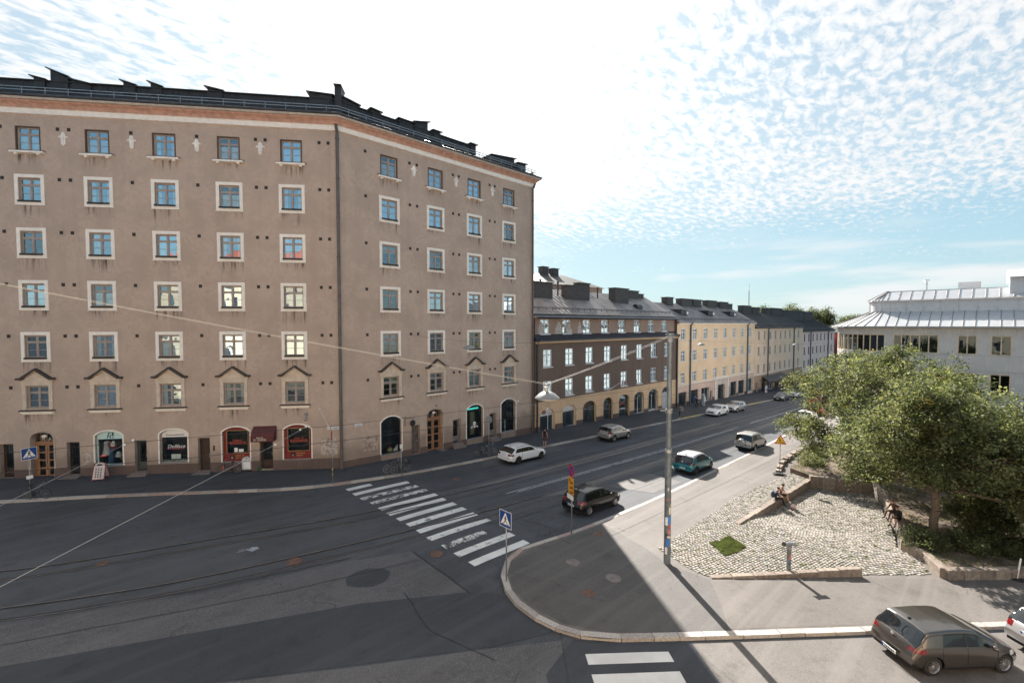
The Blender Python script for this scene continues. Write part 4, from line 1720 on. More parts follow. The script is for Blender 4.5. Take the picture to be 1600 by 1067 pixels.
e.sphere((-1.35, -1.15, 5.03), .06, 8, 6)
e.box(-1.08, -.88, -.14, 0, 3.2, 3.55)
FA.add('wall_flagpole', e, M('pale_pole_paint', (0.7, 0.68, 0.66), 0.5))
e = MB()
e.box(-2.75, -2.55, -.2, 0, 4.35, 4.55)
e.tube((-2.65, -.1, 4.3), (-2.65, -.3, 4.0), .05, .09)
FA.add('wall_lamp', e, M('grey_lamp_paint', (0.3, 0.3, 0.3)))

# --- right front
w_ = shop_window(FB, GB['w1'], BLACK, .05, .3)
e = MB()
e.box(18.62 - u0, 18.98 - u0, .5, .8, .5, .75)
put('display_box', e.mesh('display_box', M('yellow_card', (0.6, 0.5, 0.2))), w_)
e = MB()
e.box(18.7 - u0, 18.85 - u0, .55, .7, .75, .9)
put('display_box', e.mesh('display_box', M('red_card', (0.6, 0.12, 0.06))), w_)
e = MB()
for k in range(5):
    e.box(19.1 - u0 + k * .08, 19.17 - u0 + k * .08, .45, .55, .45, .6 + k * .09)
put('display_box', e.mesh('display_box', PWHITE), w_)
rect_door(FB, GB['e1'], M('weathered_wood', (0.13, 0.11, 0.10), 0.8, 0.25), False, panels=2)
portal(FB, GB['door'], '33')
rect_door(FB, GB['e2'], M('grey_door', (0.2, 0.19, 0.18), 0.6), True)
w_ = shop_window(FB, GB['w2'], BLACK, .05, .3)
e = MB()
e.box(26.75 - u0, 28.6 - u0, .6, .75, 2.95, 3.08)
put('shelf_light', e.mesh('shelf_light', emit('teal_light', (0.06, 0.6, 0.5), .4)), w_)
e = MB()
e.box(27.9 - u0, 28.4 - u0, 1.0, 1.2, .3, 2.6)
put('display_panel', e.mesh('display_panel', M('ochre_panel', (0.35, 0.26, 0.12))), w_)
e = MB()
for k in range(7):
    e.box(27.4 - u0 + k * .13, 27.5 - u0 + k * .13, .275, .28, 1.15 + (k % 3) * .06, 1.33 + (k % 2) * .05)
e.lathe([(.2, 0), (.001, 0)], 8, (27.85 - u0, .277, 1.6), 'Y')
put('glass_decal', e.mesh('glass_decal', PWHITE), w_)
rect_door(FB, GB['e3'], M('grey_door', (0.2, 0.19, 0.18)), True)
w_ = shop_window(FB, GB['w3'], STEELTRIM, .05, .3)
e = MB()
e.lathe([(.05, .15), (.09, .5), (.05, .8), (.08, 1.1), (.03, 1.3)], 8, (32.2 - u0, .6, 0))
put('vase', e.mesh('vase', PWHITE, True), w_)
e = MB()
e.tube((19.95 - u0, -.03, 3.45), (19.95 - u0, -.03, 2.6), .025)
e.tube((19.95 - u0, -.03, 3.3), (20.6 - u0, -.6, 3.25), .02)
e.lathe([(.26, -.03), (.28, 0), (.26, .03)], 16, (20.45 - u0, -.47, 2.85), 'Y', capa=True)
FB.add('hanging_shop_sign', e, BLACK)
e = MB()
e.tube((23.05 - u0, 0, 4.0), (23.05 - u0, -.3, 4.1), .03)
e.sphere((23.05 - u0, -.3, 4.0), .09)
FB.add('wall_lamp', e, M('grey_lamp_paint', (0.3, 0.3, 0.3)))
e = MB()
for k in range(2):
    e.box(22.7 - u0 + k * .45, 22.82 - u0 + k * .45, -1.15, -.45, -.28, -.245)
FB.add('pram_ramp', e, STEELTRIM)
# ================================================================ the row of houses down the street
FV = 35.18


def gable_roof(root, x0, x1, ze, zr, yr, mat, over=.45, seam=.55, hip=False):
    """pitched roof over the front: eave at y = -over, ridge at y = yr"""
    e_ = MB()
    e_.face([(x0, -over, ze), (x1, -over, ze), (x1, yr, zr), (x0, yr, zr)])
    e_.face([(x0, 2 * yr + over, ze), (x1, 2 * yr + over, ze), (x1, yr, zr), (x0, yr, zr)])
    for x in (x0, x1):
        e_.face([(x, -over, ze), (x, yr, zr), (x, 2 * yr + over, ze)])
    e_.box(x0, x1, -over - .05, 0.02, ze - .14, ze - .004)
    put('roof', e_.mesh('roof', mat), root)
    e_ = MB()
    n = int((x1 - x0) / seam)
    for i in range(1, n):
        x = x0 + (x1 - x0) * i / n
        e_.face([(x - .025, -over, ze), (x, -over, ze + .06), (x, yr, zr + .06), (x - .025, yr, zr)])
        e_.face([(x + .025, -over, ze), (x, -over, ze + .06), (x, yr, zr + .06), (x + .025, yr, zr)])
    tag(put('roof_seams', e_.mesh('roof_seams', mat), root), kind='stuff')
    # snow rail
    e_ = MB()
    k = .55 / (yr + over)
    y, z = -over + .55, ze + (zr - ze) * k
    e_.tube((x0 + .2, y, z + .22), (x1 - .2, y, z + .22), .035, n=5)
    e_.tube((x0 + .2, y, z + .36), (x1 - .2, y, z + .36), .035, n=5)
    for i in range(int((x1 - x0) / 1.2)):
        x = x0 + .4 + i * 1.2
        e_.tube((x, y, z), (x, y, z + .4), .03, n=4)
    put('snow_rail', e_.mesh('snow_rail', DARKMETAL), root)


def chimney(root, x0, x1, y0, y1, z0, z1, mat, cap=True):
    e_ = MB()
    e_.box(x0, x1, y0, y1, z0, z1)
    o = put('chimney', e_.mesh('chimney', mat), root)
    if cap:
        e_ = MB()
        e_.box(x0 - .12, x1 + .12, y0 - .12, y1 + .12, z1 + .003, z1 + .1)
        put('chimney_cap', e_.mesh('chimney_cap', DARKMETAL), o)
    return o


def box_body(root, x0, x1, z0, z1, yb, mat):
    e_ = MB()
    e_.face([(x0, 0, z0), (x0, yb, z0), (x0, yb, z1), (x0, 0, z1)])
    e_.face([(x1, 0, z0), (x1, yb, z0), (x1, yb, z1), (x1, 0, z1)])
    e_.face([(x0, yb, z0), (x1, yb, z0), (x1, yb, z1), (x0, yb, z1)])
    put('wall', e_.mesh('wall', mat), root)


def far_kit(w, h, mat, n=1, depth=.1):
    k = window_kit(w, h, mat, 1, .07, depth, .18)
    e_ = MB()
    e_.box(-w / 2 - .08, w / 2 + .08, -.12, .1, -h / 2 - .1, -h / 2 - .004)
    k['sill'] = e_.mesh('sill', mat)
    return k


rs = random.Random(5)
# ---------------- brown house
X0, X1 = 36.15, 68.55
BR = empty('apartment_building', (X0, FV, 0))
tag(BR, 'dark brown stuccoed house with white windows and ochre arcaded shop floor', 'building')
FBR = Face((X0, FV), 0.0, BR)
BROWN = stucco('dark_brown_stucco', (0.185, 0.135, 0.112), 0.12, 0.0, 0, 0.35)
OCHRE = stucco('ochre_plaster', (0.68, 0.48, 0.31), 0.15, 0.4, -1.9, 0.25)
LBROWN = stucco('light_brown_stucco', (0.36, 0.26, 0.215), 0.2, 0, 0, 0.3)
BPL = stucco('grey_plinth', (0.15, 0.135, 0.125), 0.2)
L_ = X1 - X0
bcols = [38.25 - X0 + 3.87 * k for k in range(8)]
ops = []
for x in bcols:
    ops.append((x - .75, x + .75, 7.57 - 1.0, 7.57 + 1.0, 0))
    ops.append((x - .75, x + .75, 3.97 - 1.0, 3.97 + 1.0, 0))
mb = MB()
wall(mb, 0, L_, 2.6, 9.7, ops, .8)
FBR.add('wall', mb, BROWN)
shops = [(36.96, 39.46, -.9), (40.84, 43.38, -.9), (44.72, 47.37, -1.15), (48.95, 51.1, -1.2), (52.53, 55.09, -1.4), (56.31, 58.94, -1.4), (60.12, 62.82, -1.4), (64.03, 66.75, -1.7)]
sops = [(a - X0, b - X0, c, 1.78, .75) for a, b, c in shops]
mb = MB()
wall(mb, 0, L_, -4, 2.6, sops, .8)
FBR.add('wall', mb, OCHRE)
e = MB()
e.box(0, L_, -.06, 0, 2.5, 2.66)
FBR.add('string_course', e, OCHRE)
plinth(FBR, 0, L_, sops, lambda x: -.62 - .034 * x + .55, -4)
WHITEB = M('white_shop_board', (0.74, 0.75, 0.76), 0.5)
GRNGL = glass('greenish_shop_glass', 0.22, (0.62, 0.75, 0.70), 0.01)
for i, o in enumerate(sops):
    fm = (WFRAME, WFRAME, DARKWOOD, BLACK, BLACK, WFRAME, WFRAME, WFRAME)[i]
    w_ = shop_window(FBR, o, fm, .07, .3, split=((o[0] + o[1]) / 2 + (.4 if i == 0 else 0),) if i not in (1, 4) else None, fascia=(.95, WHITEB) if i < 2 else ((1.0, fm) if i == 2 else None), band=OCHRE, gl=GRNGL)
    if i == 0:
        e = MB()
        e.lathe([(.34, 0), (.001, 0)], 18, (0, 0, 0), 'Y')
        e.v = [(x + 1.75, .255, z * .6 + 1.38) for x, y, z in e.v]
        put('oval_emblem', e.mesh('oval_emblem', M('dark_red', (0.25, 0.02, 0.03))), w_)
        glyphs(w_, 1.6, 1.92, .248, 1.32, .1, 5, PWHITE)
    if i == 4:
        glyphs(w_, o[0] + .8, o[0] + 1.8, .28, .4, .25, 6, REDL)
        glyphs(w_, o[0] + .6, o[0] + 1.9, .28, -.3, .2, 7, PWHITE)
    if i == 3:
        e = MB()
        for q in range(4):
            arch_band(e, o[0] - .12 * q, o[1] + .12 * q, o[2], o[3] + .12 * q, o[4] + .02 * q, .1, -.03 - .0 * q + .25 - .09 * q, .3)
        put('moulded_arch', e.mesh('moulded_arch', OCHRE), w_)
    if i == 7:
        e = MB()
        e.face([(o[0] + .07, .27, o[2]), (o[1] - .07, .27, o[2]), (o[1] - .07, .27, .9), (o[0] + .07, .27, .9)])
        put('shutter', e.mesh('shutter', M('grey_shutter', (0.42, 0.44, 0.46))), w_)
KB = far_kit(1.5, 2.0, WFRAME)
for x in bcols:
    for z in (7.57, 3.97):
        place_window(FBR, KB, x, z, (('sill', KB['sill']),), rs.choice((0, 2, 3, 3, 4, 1)))
# skirt roof and set back top storey
e = MB()
e.prism([(0, 0), (1, 0), (1, 1), (0, 1)], 0, 1)
e = MB()
e.v = []
e.face([(-.05, -.55, 9.62), (L_ + .05, -.55, 9.62), (L_ + .05, .4, 10.28), (-.05, .4, 10.28)])
e.face([(-.05, -.55, 9.62), (L_ + .05, -.55, 9.62), (L_ + .05, -.55, 9.5), (-.05, -.55, 9.5)])
e.face([(-.05, -.55, 9.5), (L_ + .05, -.55, 9.5), (L_ + .05, 0, 9.5), (-.05, 0, 9.5)])
for x in (-.05, L_ + .05):
    e.face([(x, -.55, 9.5), (x, -.55, 9.62), (x, .4, 10.28), (x, .4, 9.5)])
for k in range(1, 18):
    x = L_ * k / 18
    e.box(x - .02, x + .02, -.56, -.5, 9.6, 9.66)
BLUEMETAL = M('blue_grey_sheet', (0.05, 0.058, 0.072), 0.4, 0.2, 1.0, metal=0.3)
FBR.add('skirt_roof', e, BLUEMETAL)
e = MB()
e.box(0, L_, -.3, 0, 9.28, 9.5)
FBR.add('ledge_moulding', e, OCHRE)
mb = MB()
ops = [(x - .8, x + .8, 11.15 - .83, 11.15 + .83, 0) for x in bcols]
wall(mb, 0, L_, 10.0, 12.1, ops, .8)
put('wall', mb.mesh('wall', LBROWN), BR, (0, .45, 0))
FTOP = Face((X0, FV + .45), 0.0, BR)
KB2 = far_kit(1.6, 1.66, WFRAME)
for x in bcols:
    place_window(FTOP, KB2, x, 11.15, (('sill', KB2['sill']),), rs.choice((0, 2, 3, 3, 4)))
for xx, w in ((1.0, 1.1), (3.9, 1.4), (5.8, 1.2), (8.0, .9)):
    e = MB()
    e.prism([(xx, 10.35), (xx + w, 10.35), (xx + w * .9, 10.7), (xx + w * .6, 11.6), (xx + w * .4, 11.8), (xx + .05, 11.0)], -.004, 0)
    FTOP.add('repaired_plaster', e, M('pale_plaster_repair', (0.5, 0.46, 0.43), 0.9, 0.2))
e = MB()
e.face([(-.1, -.45, 12.1), (L_ + .1, -.45, 12.1), (L_ + .1, -.55, 12.25), (-.1, -.55, 12.25)])
e.face([(-.1, -.45, 12.1), (L_ + .1, -.45, 12.1), (L_ + .1, .5, 12.08), (-.1, .5, 12.08)])
e.face([(-.1, -.55, 12.25), (L_ + .1, -.55, 12.25), (L_ + .1, .5, 12.72), (-.1, .5, 12.72)])
FBR.add('eave', e, BLUEMETAL)
box_body(BR, 0, L_, -4, 12.1, 13, BROWN)
RF = M('brown_grey_tin_roof', (0.27, 0.245, 0.235), 0.42, 0.2, 0.7, metal=0.2)
gable_roof(BR, 0, L_, 12.72, 16.1, 6.0, RF, -.4, .8)
SOOT = M('sooty_brick', (0.065, 0.062, 0.062), 0.85, 0.3, 4.0)
chimney(BR, 3.3, 6.9, 3.6, 4.5, 13.5, 16.6, SOOT)
chimney(BR, 9.6, 12.2, 3.6, 4.5, 13.8, 16.5, SOOT)
chimney(BR, 12.2, 14.5, 3.6, 4.5, 13.8, 16.95, SOOT)
chimney(BR, 20.2, 23.8, 3.4, 4.5, 13.5, 16.7, SOOT)
chimney(BR, 24.2, 29.2, 5.0, 6.2, 14.5, 16.7, SOOT)
chimney(BR, 16.5, 18.4, 7, 8, 15, 17.2, SOOT)
chimney(BR, 29.6, 31.0, 5.2, 6.2, 14.6, 16.3, SOOT)
e = MB()
for x, z in ((8.9, 15.5), (17.5, 15.2), (5.6, 15.6)):
    e.tube((x, 4.5, z - .8), (x, 4.5, z + 1.3), .1)
    e.tube((x, 4.5, z + 1.3), (x, 4.5, z + 1.5), .17)
put('vent_pipe', e.mesh('vent_pipe', DARKMETAL), BR)
e = MB()
e.tube((24.0, 2.4, 14.0), (25.4, 2.4, 14.0), .45, n=14)
put('roof_hatch', e.mesh('roof_hatch', DARKMETAL), BR)
downpipe(FBR, .25, -.9, 9.3, .11)
downpipe(FBR, L_ - .1, -2.0, 9.3, .12)
# sloping flagpole on the front
e = MB()
e.tube((12.6, -.1, 2.4), (14.6, -1.5, 3.9), .035)
FBR.add('wall_flagpole', e, M('pale_pole_paint', (0.7, 0.68, 0.66)))
# roofs of the house standing behind
BK = empty('apartment_building', (48.6, FV + 9.5, 0))
tag(BK, 'house in the back yard showing only its hipped roof above the brown house', 'building')
e = MB()
e.face([(0, 0, 17.3), (14, 0, 17.3), (9, 5, 19.5), (3, 5, 19.5)])
e.face([(0, 0, 17.3), (0, 10, 17.3), (3, 5, 19.5)])
e.face([(14, 0, 17.3), (14, 10, 17.3), (9, 5, 19.5)])
e.face([(0, 10, 17.3), (14, 10, 17.3), (9, 5, 19.5), (3, 5, 19.5)])
for k in range(1, 18):
    x = 14 * k / 18
    h = min(1, x / 3, (14 - x) / 5)
    e.box(x - .03, x + .03, -.01, .02, 17.3, 17.36)
    e.face([(x - .03, 0, 17.33), (x + .03, 0, 17.33), (x + .03, 5 * h, 17.36 + 2.2 * h), (x - .03, 5 * h, 17.36 + 2.2 * h)])
put('roof', e.mesh('roof', M('dark_felt_roof', (0.055, 0.053, 0.052), 0.6, 0.2)), BK)
e = MB()
e.box(.4, 13.6, .4, 9.6, -1, 17.3)
put('wall', e.mesh('wall', LBROWN), BK)
chimney(BK, 3.6, 4.9, 4.4, 5.4, 18.5, 20.4, SOOT)
chimney(BK, 6.0, 7.3, 4.4, 5.4, 18.5, 20.3, SOOT)


# ---------------- pale houses
def pale_house(X0, X1, zb, eave, ridge, rows, c0, dc, nc, wsz, lab, mat, gmat, band, win_mat, shops, dps, chims, dorm=(), rmat=None, gutter=None, seam=.6):
    root = empty('apartment_building', (X0, FV, 0))
    tag(root, lab, 'building')
    f = Face((X0, FV), 0.0, root)
    L_ = X1 - X0
    cols = [c0 - X0 + dc * k for k in range(nc)]
    w, h = wsz
    ops = [(x - w / 2, x + w / 2, z - h / 2, z + h / 2, 0) for x in cols for z in rows if not (z - h / 2 < band)]
    mb_ = MB()
    wall(mb_, 0, L_, band, eave, ops, .8)
    f.add('wall', mb_, mat)
    so_ = [(a - X0, b - X0, c, d, 0) for a, b, c, d in shops]
    mb_ = MB()
    wall(mb_, 0, L_, zb, band, so_, .8)
    f.add('wall', mb_, gmat)
    e_ = MB()
    e_.box(0, L_, -.08, 0, band - .06, band + .08)
    f.add('string_course', e_, CREAM)
    e_ = MB()
    e_.box(0, L_, -.3, 0, eave - .28, eave - .02)
    f.add('eave_moulding', e_, gutter or CREAM)
    k = far_kit(w, h, win_mat)
    for x in cols:
        for z in rows:
            if z - h / 2 < band:
                continue
            place_window(f, k, x, z, (('sill', k['sill']),), rs.choice((0, 2, 3, 3, 4, None)))
    for i, o in enumerate(so_):
        shop_window(f, (o[0], o[1], o[2], o[3], .001), rs.choice((WFRAME, BLACK, DARKWOOD)), .07, .25, split=((o[0] + o[1]) / 2,) if o[1] - o[0] > 1.5 else None, band=None, gl=GRNGL)
    plinth(f, 0, L_, so_, lambda x: sw(X0 + x) + .55, zb)
    box_body(root, 0, L_, zb, eave, 12, mat)
    gable_roof(root, 0, L_, eave, ridge, 5.5, rmat or RF, .4, seam)
    for x in dps:
        downpipe(f, x - X0, sw(x), eave - .5, .13, M('blue_grey_pipe', (0.10, 0.12, 0.14), 0.5))
    for a, b, z1 in chims:
        chimney(root, a - X0, b - X0, 4.6, 5.8, ridge - 1.6, z1, SOOT)
    for x in dorm:
        e_ = MB()
        xx = x - X0
        e_.prism([(xx - 1.6, 13.1), (xx + 1.0, 13.1), (xx + 1.0, 13.75), (xx - 1.6, 13.95)], 1.6, 4)
        d_ = put('dormer', e_.mesh('dormer', DARKMETAL), root)
        e_ = MB()
        e_.box(xx + .3, xx + .9, 1.56, 1.6, 13.15, 13.65)
        put('dormer_window', e_.mesh('dormer_window', WFRAME), d_)
        e_ = MB()
        e_.prism([(xx - 1.9, 13.94), (xx + 1.2, 13.74), (xx + 1.2, 13.82), (xx - 1.9, 14.04)], 1.4, 4.1)
        put('dormer_roof', e_.mesh('dormer_roof', RF), d_)
    return f


YEL = stucco('apricot_plaster', (0.84, 0.62, 0.42), 0.12, 0, 0, 0.12)
YG = stucco('pinkish_base_plaster', (0.68, 0.51, 0.42), 0.12, 0, 0, 0.15)
YEL2 = stucco('peach_plaster', (0.88, 0.63, 0.45), 0.12, 0, 0, 0.12)
PINK = stucco('pale_pink_plaster', (0.90, 0.66, 0.57), 0.12, 0, 0, 0.12)
fy = pale_house(68.6, 102.05, -7, 11.75, 15.2, [9.8, 6.25, 2.66], 70.65, 4.12, 8, (1.4, 1.8), 'apricot house with three roof dormers and a tall stone doorway', YEL, YG, 1.5, WFRAME,
           [(69.25, 72.06, -2.1, .35), (73.55, 76.33, -2.1, .37), (77.56, 80.66, -2.1, .33), (80.95, 82.0, -2.3, -.45), (84.05, 87.0, -2.75, .34), (88.7, 89.7, -2.5, -.48), (89.95, 92.93, -2.4, .34), (93.76, 96.9, -2.4, .28), (98.27, 101.4, -2.4, .3)],
           [72.98, 97.9], [(74, 76, 16.1), (79.2, 83.1, 16.05), (83.8, 87.2, 16.05), (90, 94, 16.1), (95.7, 99.8, 16.0), (100, 102, 15.7)], (74.6, 85.0, 95.0))
e = MB()
e.box(82.85 - 68.6, 84.0 - 68.6, -.12, 0, -3, 1.42)
e.box(87.05 - 68.6, 88.45 - 68.6, -.12, 0, -3, 1.42)
e.box(84.0 - 68.6, 87.05 - 68.6, -.12, 0, .36, 1.42)
fy.add('doorway_surround', e, M('pale_stone', (0.62, 0.52, 0.45), 0.8))
e = MB()
e.box(82.75 - 68.6, 83.1 - 68.6, -.2, 0, -3, 1.6)
e.box(88.2 - 68.6, 88.55 - 68.6, -.2, 0, -3, 1.6)
e.box(82.75 - 68.6, 88.55 - 68.6, -.24, 0, 1.6, 1.78)
fy.add('doorway_surround', e, CREAM)
GREYWIN = M('grey_window_paint', (0.42, 0.40, 0.38), 0.55)
RF2 = M('dark_felt_roof', (0.055, 0.053, 0.052), 0.6, 0.2)
f2 = pale_house(102.1, 135.9, -9, 10.8, 14.4, [9.05, 5.7, 1.95], 104.55, 3.46, 9, (1.15, 1.75), 'long peach house with a dark awning over the pavement', YEL2, M('terracotta_base', (0.50, 0.31, 0.19), 0.85, 0.15), .6, GREYWIN,
           [(103.2, 104.6, -3.2, -.9), (106.5, 109.5, -3.2, -.7), (110.8, 113.8, -3.2, -.7), (115, 118, -3.4, -.7), (120.5, 122.5, -3.6, -.9), (124, 127, -3.6, -.9), (129, 132, -3.8, -.9)],
           [109.9, 128.2], [(108.1, 112.9, 15.6), (114, 118.4, 15.35), (123, 126, 15.4), (127, 135, 15.5)], (), RF2, BLACK)
e = MB()
e.face([(4.2, 0, .1), (17.6, 0, .1), (17.6, -1.8, -.75), (4.2, -1.8, -.75)])
e.face([(4.2, -1.8, -.75), (17.6, -1.8, -.75), (17.6, -1.8, -1.1), (4.2, -1.8, -1.1)])
f2.add('awning', e, BLACK)
e = MB()
e.box(11.5, 12.6, -.05, -.02, -1.7, -1.0)
f2.add('red_neon_sign', e, emit('red_neon', (0.9, 0.05, 0.03), .35))
pale_house(136, 168.7, -11, 9.65, 13.0, [7.9, 4.45, 1.0], 137.6, 3.93, 8, (1.2, 1.8), 'pale pink house at the far end of the row', PINK, PINK, -.9, M('brown_window_paint', (0.16, 0.12, 0.10), 0.6),
           [(138, 141, -4.8, -1.6), (144, 147, -4.8, -1.6), (150, 153, -5, -1.6), (156, 159, -5.2, -1.6)],
           [142.8, 161], [(135.6, 150, 15.15), (150.2, 154.2, 15.25), (155, 163.4, 15.1)], (), RF2, BLACK)
# red house and a pale block beyond the row
RD = empty('apartment_building', (170, FV - 1, -6))
tag(RD, 'narrow red house beyond the pale pink one', 'building')
e = MB()
e.box(0, 14, 0, 10, -2, 14.5)
put('wall', e.mesh('wall', M('red_plaster', (0.38, 0.10, 0.075), 0.85)), RD)
e = MB()
e.box(-.3, 14.3, -.4, 10.4, 14.5, 14.9)
put('roof', e.mesh('roof', DARKMETAL), RD)
for i in range(3):
    for z in (3, 7, 11):
        e = MB()
        e.box(1.5 + 4.2 * i, 3 + 4.2 * i, -.05, 0, z, z + 1.8)
        put('window', e.mesh('window', BLIND), RD)
PBK = empty('apartment_building', (176, 62, -6))
tag(PBK, 'far pale blue grey block behind the roof ridge', 'building')
e = MB()
e.box(0, 20, 0, 12, -2, 19.6)
put('wall', e.mesh('wall', M('pale_blue_render', (0.45, 0.52, 0.55), 0.8)), PBK)
e = MB()
e.box(-.4, 20.4, -.4, 12.4, 19.6, 19.9)
put('roof', e.mesh('roof', GREYSTEEL), PBK)
# radio mast on a roof
e = MB()
for s_ in range(3):
    a = R(120 * s_)
    e.tube((.35 * math.cos(a), .35 * math.sin(a), 0), (.12 * math.cos(a), .12 * math.sin(a), 16), .06, n=4)
for k in range(14):
    z = k * 1.1
    r = .35 - .23 * z / 16
    for s_ in range(3):
        a, b = R(120 * s_), R(120 * (s_ + 1))
        e.tube((r * math.cos(a), r * math.sin(a), z), (r * math.cos(b), r * math.sin(b), z + 1.1), .03, n=3)
e.tube((0, 0, 16), (0, 0, 19), .05, n=4)
for z in (12, 14.5):
    e.tube((-.8, 0, z), (.8, 0, z), .04, n=4)
tag(e.build('radio_mast', GREYSTEEL, None, (210, 75, 10)), 'thin lattice radio mast rising above the distant roofs', 'mast')

# ================================================================ grey school building on the right
GR = empty('grey_building', (60, 0, 0))
tag(GR, 'pale grey ribbed building with curved corner and white standing seam roof', 'building')
cx, cy, rr_ = 64.5, 8.5, 4.5


def gpath():
    pts = [(100, 13.0)]
    n = 14
    pts.append((64.5, 13.0))
    for i in range(1, n + 1):
        a = R(90 + 90 * i / n)
        pts.append((cx + rr_ * math.cos(a), cy + rr_ * math.sin(a)))
    pts.append((60, -24))
    return [(x - 60, y) for x, y in pts]


GP = gpath()[::-1]      # from the right end round to the street
# outside must lie on the right hand of the direction of travel
acc = [0]
for a, b in zip(GP[:-1], GP[1:]):
    acc.append(acc[-1] + math.dist(a, b))
GP_A = np.array(GP)
acc = np.array(acc)


def gp_at(s):
    return np.array([np.interp(s, acc, GP_A[:, 0]), np.interp(s, acc, GP_A[:, 1])])


def gp_n(s):
    d = gp_at(min(acc[-1], s + .05)) - gp_at(max(0, s - .05))
    d /= np.linalg.norm(d)
    return np.array([-d[1], d[0]]) * 1.0


GREY = M('grey_ribbed_sheet', (0.60, 0.595, 0.58), 0.6, 0.06, 1.0)


def ribbed(mbx, s0, s1, z0, z1, out=0.0):
    n = max(2, int((s1 - s0) / .11))
    pr = None
    for i in range(n + 1):
        s = s0 + (s1 - s0) * i / n
        p = gp_at(s) + gp_n(s) * (out + (.022 if i % 2 else 0))
        if pr is not None:
            mbx.face([(pr[0], pr[1], z0), (p[0], p[1], z0), (p[0], p[1], z1), (pr[0], pr[1], z1)])
        pr = p


def s_of_v(v):      # along the straight front: v = 8.5 .. -24
    return v + 24


S_END = acc[-1]
floors = [(10.4, 8.62), (6.9, 5.0), (3.2, 1.4), (-.6, -2.4)]
wins = {}
for fi in range(4):
    L_w = [(-8.0, -6.8), (-5.6, -4.4), (-3.1, -1.95), (-.62, .62), (1.55, 2.78)]
    L_w = [(s_of_v(a), s_of_v(b)) for a, b in L_w]
    if fi == 0:
        L_w += [(s_of_v(4.15), s_of_v(7.55)), (s_of_v(8.2), s_of_v(8.5) + 5.8)]
    else:
        L_w += [(s_of_v(3.9), s_of_v(5.2)), (s_of_v(6.4), s_of_v(8.0))]
    wins[fi] = L_w
mb = MB()
zs_ = [11.1]
for a, b in floors:
    zs_ += [a, b]
zs_.append(-5)
for k in range(0, len(zs_), 2):
    ribbed(mb, 0, S_END, zs_[k + 1], zs_[k])
for fi, (zt, zb_) in enumerate(floors):
    cur = 0
    for a, b in wins[fi]:
        ribbed(mb, cur, a, zb_, zt)
        cur = b
    ribbed(mb, cur, S_END, zb_, zt)
put('wall', mb.mesh('wall', GREY), GR)
mb = MB()
for z in (8.55, 7.1, 4.9, 3.3, 11.02):
    n = 60
    for i in range(n):
        s0, s1 = S_END * i / n, S_END * (i + 1) / n
        p, q = gp_at(s0) + gp_n(s0) * .05, gp_at(s1) + gp_n(s1) * .05
        mb.face([(p[0], p[1], z), (q[0], q[1], z), (q[0], q[1], z + .07), (p[0], p[1], z + .07)])
        p2, q2 = gp_at(s0), gp_at(s1)
        mb.face([(p[0], p[1], z + .07), (q[0], q[1], z + .07), (q2[0], q2[1], z + .07), (p2[0], p2[1], z + .07)])
put('band_flashing', mb.mesh('band_flashing', M('light_grey_sheet', (0.5, 0.5, 0.5), 0.5)), GR)
TIMBER = M('pale_timber_frame', (0.70, 0.56, 0.40), 0.6, 0.15)
GGL = glass('dark_school_glass', 0.02, (0.35, 0.4, 0.42), 0.01)
for fi, (zt, zb_) in enumerate(floors[:3]):
    for a, b in wins[fi]:
        n = max(1, int(round((b - a) / .62)))
        fr = MB()
        gl_ = MB()
        rm = MB()
        for i in range(n):
            s0, s1 = a + (b - a) * i / n, a + (b - a) * (i + 1) / n
            nn = gp_n((s0 + s1) / 2)
            p, q = gp_at(s0) - nn * .1, gp_at(s1) - nn * .1
            gl_.face([(p[0], p[1], zb_), (q[0], q[1], zb_), (q[0], q[1], zt), (p[0], p[1], zt)])
            p3, q3 = gp_at(s0) - nn * .9, gp_at(s1) - nn * .9
            rm.face([(p3[0], p3[1], zb_ - .3), (q3[0], q3[1], zb_ - .3), (q3[0], q3[1], zt + .3), (p3[0], p3[1], zt + .3)])
            for s_, w in ((s0, .045),) + (((s1, .045),) if i == n - 1 else ()):
                c = gp_at(s_) - nn * .06
                if i in (0, n // 2, n - 1) or n > 4:
                    fr.box(c[0] - .07, c[0] + .07, c[1] - w, c[1] + w, zb_, zt)
            for z in (zb_, zt - .08):
                c0, c1 = gp_at(s0) - nn * .04, gp_at(s1) - nn * .04
                fr.face([(c0[0], c0[1], z), (c1[0], c1[1], z), (c1[0], c1[1], z + .08), (c0[0], c0[1], z + .08)])
                fr.face([(c0[0], c0[1], z + .08), (c1[0], c1[1], z + .08), (q[0], q[1], z + .08), (p[0], p[1], z + .08)])
        wo = put('window', fr.mesh('window', TIMBER), GR)
        put('pane', gl_.mesh('pane', GGL), wo)
        put('dark_interior', rm.mesh('dark_interior', ROOM), wo)
# roofs of single tin panels
WROOF = M('white_tin', (0.56, 0.57, 0.58), 0.38, 0.06, 1.0, metal=0.35)
SEAMR = M('rusty_seam', (0.24, 0.20, 0.18), 0.5, 0.2)


